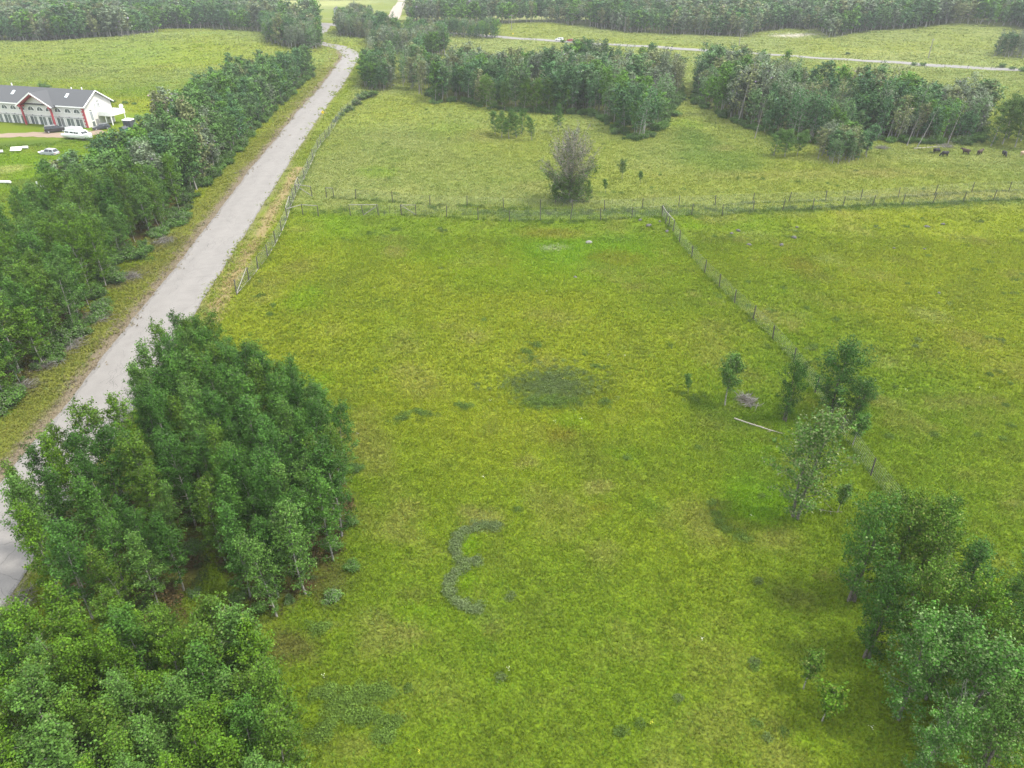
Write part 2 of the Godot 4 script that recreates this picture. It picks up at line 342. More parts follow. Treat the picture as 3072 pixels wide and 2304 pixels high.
const SINGLES := [
	["aspen_sapling","tiny thin aspen sapling standing alone in the field, left of the lollipop tree","",20.8,-71,2.5,"sap",1,0],
	["young_aspen","small lollipop shaped aspen with a bare pale trunk beside a grey brush heap","",24.6,-68.7,6.4,"lolly",1,1],
	["young_aspen","narrow dark green aspen just above the fallen pale log","",30.5,-65.9,7.8,"pop",0.85,8],
	["poplar_tree","broad dark green conical poplar by the wire fence, biggest of the upper clump","",36.2,-66.8,8.8,"pop",1.4,8],
	["poplar_tree","dark green poplar joined to the right foot of the broad conical poplar","",37.7,-65.1,5.6,"pop",1.4,8],
	["aspen_sapling","small bushy aspen on two thin white stems beside the wire fence","",36.3,-61.1,3.6,"sap",1.5,0],
	["pale_poplar","tall pale silvery poplar with wind turned leaves standing by the wire fence","",26.3,-49.3,11.6,"pale",1.1,5],
	["poplar_sapling","small green sapling with leaning trunk beside the tall pale poplar","",30.4,-50.3,3.4,"sap",1,1],
	["poplar_tree","dark green poplar at the top of the large lower clump, field side","",27.6,-39.7,10.2,"pop",0.95,0],
	["poplar_tree","dark green poplar with dead sticks in its top, in the large lower clump","",30.3,-40.1,10,"pop",0.9,9],
	["poplar_tree","lighter green poplar in the upper middle of the large lower clump","",32.7,-40.4,9.8,"pop",0.95,3],
	["poplar_tree","small dark pointed poplar at the top of the lower clump, pasture side","",35.7,-43.5,7.4,"pop",0.75,0],
	["poplar_tree","green poplar on the pasture side of the large lower clump","",35,-38.3,8.4,"pop",1.15,2],
	["poplar_tree","dark poplar with a thick brown trunk low on the field side of the clump","",26.4,-34.2,8.8,"pop",0.85,8],
	["poplar_tree","poplar with leaning brown trunk in the middle of the lower clump","",29.1,-34.4,9,"pop",0.95,3],
	["pale_poplar","pale yellowish poplar with a light trunk, hanging over the shaded grass","",26.3,-29.3,9.6,"pale",1,6],
	["pale_poplar","pale leaved poplar beside the bare dead snag, bottom of the clump","",29.4,-27.8,9.8,"pale",1.1,6],
	["pale_poplar","pale loose poplar at the bottom edge under the dead snag","",25.6,-24.8,7.6,"pale",0.95,6],
	["poplar_tree","green poplar at the bottom edge, pasture side of the pale poplars","",29.4,-25.1,8.4,"pop",1,1],
	["poplar_tree","small dark poplar with a short leaning trunk at the pasture edge","",37.5,-37.8,5,"pop",1,0],
	["poplar_tree","dark green poplar at the frame edge above the pale poplars","",35.6,-32.5,7.4,"pop",0.95,2],
	["poplar_tree","dark green poplar low at the frame edge among thin pale trunks","",33.5,-28.2,8.4,"pop",1,0],
	["poplar_tree","green poplar between the leaning brown trunk and the pasture","",31.8,-33.6,9,"pop",0.95,4],
	["pale_poplar","pale poplar in the middle of the clump above the dead snag","",29,-30.9,8.6,"pale",1,6],
	["poplar_tree","mid green poplar above the pasture side pale trunks","",32.6,-30.2,8.2,"pop",1.05,3],
	["poplar_tree","mid green poplar at the frame edge above the small leaning poplar","",39.9,-38.3,6.8,"pop",1,1],
	["poplar_tree","green poplar cut by the frame edge beside the pasture","",38.2,-34.4,7.6,"pop",1.05,3],
	["aspen_sapling","upper one of two small saplings with white leaning trunks on open grass","",20.7,-31.7,3.6,"sap",1.1,3],
	["aspen_sapling","lower one of two small saplings with white leaning trunks on open grass","",21.1,-29.2,4.1,"sap",1.15,4],
	["silver_willow","large grey half bare willow standing alone beyond the double fence","",12.1,-145.9,13.4,"grey",1,7],
	["young_aspen","dark young aspen at the left foot of the grey willow","",9,-144.6,5,"pop",0.8,0],
	["young_aspen","dark young aspen at the right foot of the grey willow","",16.1,-146.3,4.4,"pop",0.9,1],
	["aspen_sapling","small sapling just right of the grey willow","",20.3,-153.1,2.8,"sap",1,0],
	["aspen_sapling","twin stemmed faint sapling in the pasture right of the grey willow","",25.2,-163.4,4.2,"sap",1.2,7],
	["aspen_sapling","small round dark sapling farthest right of the grey willow","",29,-160.5,2.6,"sap",1.3,0],
	["young_aspen","aspen in the small tight clump standing in the pasture","aspens of the small pasture clump",-4.8,-209.7,6.2,"asp",1.9,0],
	["young_aspen","aspen in the small tight clump standing in the pasture","aspens of the small pasture clump",-2.9,-206.7,7,"asp",1.9,1],
	["young_aspen","aspen in the small tight clump standing in the pasture","aspens of the small pasture clump",-0.8,-205.1,7.4,"asp",1.9,0],
	["young_aspen","aspen in the small tight clump standing in the pasture","aspens of the small pasture clump",1.3,-206,6.8,"asp",1.9,1],
	["young_aspen","aspen in the small tight clump standing in the pasture","aspens of the small pasture clump",2.6,-210.3,6.5,"asp",1.9,0],
	["young_aspen","single light aspen just right of the small pasture clump","",5.4,-202.2,6.4,"asp",1.7,1],
	["young_aspen","narrow dark aspen standing in front of the bright green grove","",13.3,-211.8,7.6,"asp",1.5,0],
	["bright_aspen","bright green aspen on the front edge of the middle wood","bright aspens fronting the middle wood",-9.9,-251,9,"asp",1.7,4],
	["bright_aspen","bright green aspen on the front edge of the middle wood","bright aspens fronting the middle wood",-6.7,-246.4,9.6,"asp",1.7,3],
	["bright_aspen","bright green aspen on the front edge of the middle wood","bright aspens fronting the middle wood",-2.4,-244.1,8.6,"asp",1.7,3],
	["bright_aspen","bright green aspen on the front edge of the middle wood","bright aspens fronting the middle wood",3.9,-239.5,10,"asp",1.7,3],
	["bright_aspen","bright green aspen on the front edge of the middle wood","bright aspens fronting the middle wood",8,-239.2,10.4,"asp",1.7,4],
	["bright_aspen","bright green aspen on the front edge of the middle wood","bright aspens fronting the middle wood",11.9,-239,10,"asp",1.7,3],
	["bright_aspen","bright green aspen on the front edge of the middle wood","bright aspens fronting the middle wood",15.7,-238.5,9,"asp",1.7,4],
	["poplar_tree","round bushy poplar in the low clump before the right hand wood","round poplars before the right hand wood",67,-185.5,6.4,"asp",2.2,1],
	["poplar_tree","round bushy poplar in the low clump before the right hand wood","round poplars before the right hand wood",69,-183.1,6.8,"asp",2.2,1],
	["poplar_tree","round bushy poplar in the low clump before the right hand wood","round poplars before the right hand wood",72.7,-184.8,6.2,"asp",2.2,1],
	["leaning_poplar","tall thin pale poplar leaning at the pasture edge behind the cattle","leaning poplars behind the cattle",127.6,-194.5,11,"asp",1.6,7],
	["leaning_poplar","tall thin pale poplar leaning at the pasture edge behind the cattle","leaning poplars behind the cattle",131.8,-196.4,11.5,"asp",1.6,7],
	["leaning_poplar","tall thin pale poplar leaning at the pasture edge behind the cattle","leaning poplars behind the cattle",133.4,-193.4,12,"asp",1.6,7],
	["leaning_poplar","tall thin pale poplar leaning at the pasture edge behind the cattle","leaning poplars behind the cattle",138.6,-199.5,11.5,"asp",1.6,7],
	["leaning_poplar","tall thin pale poplar leaning at the pasture edge behind the cattle","leaning poplars behind the cattle",136.8,-202.1,11.5,"asp",1.6,7],
	["leaning_poplar","tall thin pale poplar leaning at the pasture edge behind the cattle","leaning poplars behind the cattle",134.9,-191.3,11,"asp",1.6,7]]
const SNAGS := [["bare grey dead snag rising among the pale poplars",26.7,-26.4,7.2,0.04],
	["white dead trunk with broken top, leftmost at the wood edge by the cattle",105.3,-194.6,8.5,0.15],
	["tall leaning white dead tree at the wood edge by the cattle",106.9,-192.4,10.5,0.3],
	["grey dead tree above the fallen tree at the wood edge",116,-194.6,10,0.12],
	["grey bare dead tree at the front of the right hand wood",67.1,-202.9,10,0.1],
	["bare grey tree in the tip of the middle wood",36.2,-201.9,8,0.05],
	["pale grey half dead tree between the road and the middle wood",-33.6,-273.2,9,0.03]]
const BUSHES := [["grey green willow bush on the roadside fence line","willow bushes on the roadside fence",[[-53.4,-241,1.6],[-52.9,-244.9,2],[-52.6,-252.6,2.4],[-52.5,-264,3],[-50.8,-267.9,3],[-49.5,-271,2.4],[-53.7,-235.1,1.3],[-53.7,-229.5,1.2],[-54.1,-225.9,1]]],
	["small dark bush in the grass beside the far highway","bushes by the highway",[[135.5,-337.9,2],[140.7,-332.5,1.4],[182.2,-349.9,1.8],[185.8,-349.1,2],[217.1,-341.6,2.2],[218.2,-336,1.8],[219.3,-330.2,2.4],[47,-401.6,2.6],[28.6,-440.2,2],[42.6,-410.5,1.4],[166.6,-386.4,1.6]]],
	["leafy bush among the brush piles at the edge of the tree belt","bushes by the brush piles",[[-63.7,-114.5,2.2],[-62.5,-104.5,2.2],[-64.4,-136.5,2],[-60.5,-95.1,1.6],[-58.2,-69.3,2.2],[-63.7,-117.7,1.8]]],
	["low dark bush behind the white house","bushes behind the house",[[-176.6,-286.5,2.6],[-174.2,-284.5,2.2],[-137.5,-258,1.6],[-131.8,-256.1,1.2],[-127.9,-254.3,1]]]]
const BRUSH := [["grey brush pile at the upper clearing of the tree belt",-62.7,-122.6,2.6],
	["small brush pile of cut sticks by the white trunks",-60.9,-106.4,1.8],
	["long grey brush pile at the middle of the tree belt edge",-59.6,-90.8,2.8],
	["brown brush pile of twigs below the long grey pile",-58.2,-82.7,2.4],
	["flattened twig pile near the lower end of the belt",-58.6,-77.9,2.6],
	["lowest twig pile at the belt edge by the road shoulder",-59,-72.4,2.2],
	["grey heap of dry brush beside the lollipop tree",27.4,-69.6,1.4],
	["tangle of bare grey branches on the road edge",-39.8,-38.9,2.2],
	["pile of fallen grey limbs at the wood edge by the cattle",114.7,-192.5,3],
	["fallen pale branch heap at the end of the dense wood",97.5,-192.1,2.2]]
const WEEDS := [[-1.5,-48.7,0.47,0.49,18,0],[-2.4,-48.6,0.47,0.49,18,0],[-3.2,-48.5,0.47,0.49,18,0],[-4,-48.1,0.46,0.49,18,0],[-4.7,-47.4,0.46,0.49,18,0],[-5,-46.5,0.45,0.48,18,0],[-5.1,-45.7,0.45,0.47,18,0],[-4.8,-44.9,0.44,0.46,18,0],[-4.2,-44.2,0.44,0.45,18,0],[-3.6,-44,0.44,0.44,18,0],[-3,-44.1,0.44,0.45,18,0],[-4.1,-43.5,0.43,0.44,18,0],[-4.7,-42.8,0.43,0.43,18,0],[-5.1,-42.1,0.43,0.42,18,0],[-5.3,-41.4,0.42,0.41,18,0],[-5.1,-40.6,0.42,0.4,18,0],[-4.6,-39.8,0.41,0.39,18,0],[-3.9,-39.3,0.41,0.38,18,0],[-3.3,-38.9,0.41,0.37,18,0],[-2.7,-39,0.41,0.37,18,0],[4.7,-73,5.29,3.53,620,1],[4.5,-69,3.21,1.19,160,2],[19.1,-51.5,0.62,0.53,6,2],[19,-50.3,0.6,0.5,6,2],[19.1,-49,0.59,0.49,6,2],[19.5,-48.1,0.58,0.47,6,2],[20.2,-47.3,0.58,0.46,6,2],[20.9,-46.9,0.57,0.46,6,2],[-13.3,-31.5,0.92,0.63,40,3],[-12.2,-30.7,0.91,0.62,40,3],[-10.4,-31.5,0.92,0.63,40,3],[-9.1,-31.5,0.79,0.53,40,3],[-11,-29.7,1.08,0.72,40,3],[-9.8,-29.8,0.96,0.64,40,3],[-8.4,-29.3,0.7,0.46,40,3],[-12.5,-29,0.82,0.54,40,3],[-12.9,-28.3,0.62,0.41,40,3],[-8.6,-28.3,0.62,0.4,40,3],[-10.7,-31.5,1.32,0.9,40,3],[-15,-37.3,0.65,0.62,26,3],[2,-80.8,0.84,0.61,22,2],[2.6,-79.2,1.07,0.75,22,2],[3.3,-83,0.99,0.75,22,2],[-12.2,-65.6,1.55,0.98,22,2],[-10,-66.5,1.25,0.8,22,2],[-5.6,-68.1,0.85,0.55,22,2],[21.4,-70.1,1.66,1.04,22,2],[10.7,-76.9,0.93,0.67,22,2],[10.9,-69,1.07,0.68,22,2],[-37.6,-138.9,2.44,2.28,14,2],[-33.8,-140.3,2.46,2.51,14,1],[-29.3,-138.3,2.39,2.38,14,2],[-25.3,-138.7,2.37,2.28,14,1],[-21.4,-139.8,2.39,2.16,14,2],[-17.2,-138.9,2.39,2.07,14,1],[-13.3,-140.3,2.43,2.02,14,2],[-9.1,-138.7,2.41,2.04,14,1],[-5,-139,2.41,1.98,30,2],[-0.9,-139.3,2.41,1.9,30,1],[3.1,-138.6,2.4,1.8,30,2],[7.2,-138.4,2.41,1.78,30,1],[11.3,-139.1,2.41,1.88,30,2],[15.4,-139,2.4,2,30,1],[19.4,-138.7,2.38,2.13,30,2],[23.6,-139.3,2.4,2.28,30,1],[27.5,-138.3,2.42,2.23,30,2],[31.8,-139.5,2.47,2.28,30,1],[36,-140.1,2.48,2.23,30,2],[40.4,-141.5,2.46,2.15,30,1],[44.4,-140.7,2.38,2.14,30,2],[48.3,-140.2,2.35,2.1,30,1],[52.7,-141.1,2.37,2.03,30,2],[57,-141.7,2.43,2,30,1],[61.3,-142,2.48,2.01,30,2],[65.2,-141.6,2.47,2.01,30,1],[69.5,-141.9,2.43,2.1,30,2],[74.8,-144.6,2.41,2.23,30,1],[78.5,-143.4,2.39,2.18,30,2],[82.6,-143.3,2.45,2.11,30,1],[86.8,-143.4,2.53,2.01,30,2],[91.3,-144.1,2.54,1.89,30,1],[96.8,-146.3,2.47,1.8,30,2],[100.9,-146.1,2.36,1.78,30,1],[-29.5,-140.1,2.43,2.13,26,2],[-33.7,-140.3,2.46,2.15,26,2],[-16.2,-142.2,2.45,1.72,26,2],[-8.7,-143.6,2.48,1.73,26,2],[-2.4,-140.2,2.42,1.66,26,2],[-0.1,-136.1,2.37,1.58,26,2],[2.2,-134.1,2.34,1.53,26,2],[6.6,-133.4,2.33,1.48,26,2],[12,-133.9,2.32,1.48,26,2],[-29.7,-122.7,0.98,1.15,12,2],[-23.4,-125.1,0.84,0.93,12,2],[-21.8,-128.7,0.78,0.87,12,2],[-26.2,-126.6,1.35,1.5,12,2],[-38.4,-98.9,0.69,0.67,12,2],[-35.3,-95.6,0.62,0.58,12,2],[-35.1,-92.6,0.82,0.72,12,2],[-13.6,-129.2,0.61,0.75,12,2],[-12.6,-127.9,0.61,0.72,12,2],[-39.9,-104,1.29,1.29,12,2],[-59.9,-96.7,0.87,1.21,20,3],[-59,-70.2,0.93,1.04,20,3],[-61.8,-114.6,1.25,2,20,3],[60.6,-73.6,0.39,0.31,6,2],[36.3,-136,1.06,1.28,6,2],[33.9,-83.2,0.39,0.56,6,2],[65,-85.2,0.99,0.61,6,2],[37.8,-93.6,0.82,0.56,6,2],[74.9,-130.5,0.47,0.6,6,2],[71.3,-115.3,0.61,0.46,6,2],[53,-127.4,1.36,0.83,6,1],[50,-124.3,1.35,1.14,6,1],[65.2,-95.9,1.04,0.46,6,1],[54.6,-84.3,0.61,0.37,6,1],[60.8,-76.2,0.34,0.5,6,2],[76.5,-110,1.18,0.61,6,2],[62.1,-103.4,0.4,0.51,6,2],[40.5,-136,1.22,1.37,6,2],[35.4,-66.3,0.7,0.35,6,2],[39.6,-82.4,0.69,0.27,6,1],[80,-134.9,0.69,0.85,6,2],[45.9,-62.9,0.48,0.39,6,2],[39.9,-125.5,0.68,1.01,6,2],[50.7,-63,0.75,0.21,6,2],[40.9,-62.5,0.43,0.41,6,2],[53.4,-82.8,0.64,0.5,6,1],[75.5,-100.5,0.51,0.44,6,2],[90.8,-133.3,1.39,0.82,6,1],[77,-102.6,0.41,0.51,6,2],[42.6,-71.1,0.57,0.51,6,2],[42,-101.6,0.64,0.67,6,2],[65.9,-84.5,0.57,0.66,6,1],[81.4,-121.2,0.54,0.97,6,2],[82.7,-124.5,0.85,0.73,6,2],[41.8,-71,0.55,0.53,6,2],[33.7,-90.3,0.9,0.55,6,1],[32.7,-120.1,1.26,1.21,6,2],[80.5,-105.7,0.74,0.47,6,2],[46.3,-73.1,0.49,0.25,6,2],[77.1,-100.2,1.04,0.72,6,1],[95.4,-127.9,0.95,1,6,1],[69.3,-131,0.57,1.15,6,1],[80.9,-112.9,0.85,0.6,6,2],[55.3,-64.6,0.46,0.2,6,2],[59.2,-75.6,0.32,0.32,6,2],[39.7,-83.1,0.87,0.56,6,2],[34.8,-95.3,0.64,0.55,6,2],[83,-107.8,0.37,0.61,6,2],[46.2,-91,0.76,0.45,6,2],[52.9,-62.1,0.61,0.22,6,2],[60,-81.9,0.43,0.6,6,2],[37.2,-103.7,0.44,0.8,6,2],[57.3,-68.9,0.33,0.42,6,2],[38.2,-75.4,0.29,0.45,6,2],[37.4,-125.7,0.62,0.94,6,2],[43.3,-94.8,0.54,0.51,6,2],[-5.2,-155,0.69,1.23,5,2],[-19.6,-236.9,1.96,1.37,5,2],[34,-201,1.74,2.34,5,2],[87.8,-192.2,0.74,1.67,5,2],[109,-173.2,1.11,1.48,5,1],[71.7,-156.4,0.56,0.64,5,2],[7.6,-180.1,0.81,1.09,5,2],[100.3,-206,1.22,1.61,5,1],[77.9,-168,0.74,1.19,5,2],[12.9,-156.7,0.75,1.24,5,2],[84.3,-196.4,0.73,1.89,5,2],[-13.9,-232.3,1.46,1.77,5,1],[70.6,-158.2,0.68,1.27,5,2],[80.1,-241.7,1.74,1.55,5,2],[57.8,-163.4,1.37,1.07,5,2],[55.7,-164.7,1.19,0.86,5,2],[-38.8,-190.9,1.59,1.43,5,1],[69.6,-223.3,1.3,1.11,5,1],[-21.7,-184.8,0.59,1.29,5,2],[23.9,-152.7,0.94,1.13,5,2],[12.6,-220.4,0.86,1.96,5,1],[25.5,-236.9,1,2.31,5,2],[78.9,-218.8,1.51,1,5,2],[-31.7,-171.3,0.85,1.08,5,2],[-34.9,-190.4,1.52,1.89,5,2],[22.3,-153.2,1.03,1.27,5,2],[24.5,-197.1,0.71,1.06,5,1],[-25.1,-152,0.88,1.08,5,2],[43.1,-181.9,0.72,1.61,5,1],[68.8,-212,1.5,1.59,5,1],[-34.1,-171.1,0.97,0.95,5,1],[-5.8,-206.1,1.16,1.49,5,2],[95.9,-163,0.6,1.15,5,2],[60,-204.3,0.84,1.76,5,2],[-24,-223.1,0.93,1.45,5,1],[-17.3,-203.2,1.02,2.02,5,1],[1.1,-236,1.59,2.44,5,2],[25.1,-192.2,1.46,1.14,5,2],[-27,-240.1,1.05,1.89,5,1],[1.8,-172.1,0.63,1.82,5,1],[50.5,-237.8,1.91,3.11,5,2],[123.7,-228.4,1.07,2.03,5,2],[62.2,-216.7,1.85,1.33,5,1],[-26.2,-228.1,1.53,2.9,5,2],[-10.8,-173.3,1.19,1.84,5,2],[76.2,-219.7,1.31,1.51,5,2],[86,-212.9,1.2,1.7,5,2],[95.3,-182.3,0.84,1.51,5,2],[117.6,-194.3,1.32,1.39,5,2],[-4,-248.1,2.03,2.21,5,1],[-28.2,-245.3,0.9,3.45,5,2],[18.5,-163.3,1.03,1.53,5,1],[-47.4,-195.5,0.64,1.44,5,1],[81.2,-169.3,1.08,0.97,5,1],[64.8,-159.7,1.09,0.92,5,2],[-44.8,-179.1,0.67,1.38,5,2],[37.8,-154.7,0.58,1.28,5,2],[52,-164.4,0.78,1.33,5,2],[6.1,-178.1,1.58,1.56,5,2],[31.8,-183.2,0.64,1.04,5,2],[-34.7,-197.4,1.04,1.43,5,2],[89.2,-152.9,1.06,0.93,5,2],[107.4,-186.1,0.6,1.34,5,1],[34.8,-167.7,0.68,0.89,5,2],[55.7,-173.5,1.03,1.36,5,2],[97.1,-207.5,1.06,1.79,5,2],[30.8,-156.2,0.53,1.37,5,2],[2.2,-210.5,0.69,2.44,5,1],[-28.5,-164.3,0.77,1.13,5,2],[107,-239.2,0.93,2.86,5,2],[-4.1,-90.7,0.88,0.7,5,2],[-11.9,-109.8,0.55,0.68,5,1],[18,-34,0.15,0.17,5,1],[31.2,-98.6,0.69,1.15,5,2],[-0.9,-32.8,0.26,0.12,5,1],[11.8,-58.4,0.63,0.32,5,2],[11.7,-31.2,0.23,0.18,5,1],[8.8,-29.3,0.25,0.15,5,2],[-17.2,-76.9,0.5,0.84,5,2],[19.6,-60.5,0.68,0.43,5,2],[-10.4,-29.8,0.32,0.16,5,2],[9.5,-80.8,0.4,0.53,5,2],[-7.4,-31.8,0.17,0.19,5,2],[-11.1,-66.9,0.7,0.55,5,2],[7.3,-28.7,0.4,0.25,5,2],[21,-82.6,0.6,0.48,5,2],[24.1,-52.7,0.53,0.26,5,2],[7.4,-76.9,0.61,0.48,5,1],[16.7,-29.1,0.23,0.14,5,2],[17.8,-33.5,0.21,0.18,5,2],[20.6,-42,0.49,0.17,5,1],[-4.1,-72.8,0.24,0.66,5,1],[0.5,-50.7,0.6,0.28,5,2],[18.2,-28.6,0.14,0.21,5,2],[-0.1,-40.1,0.21,0.27,5,1],[17.1,-28.1,0.4,0.21,5,1]]
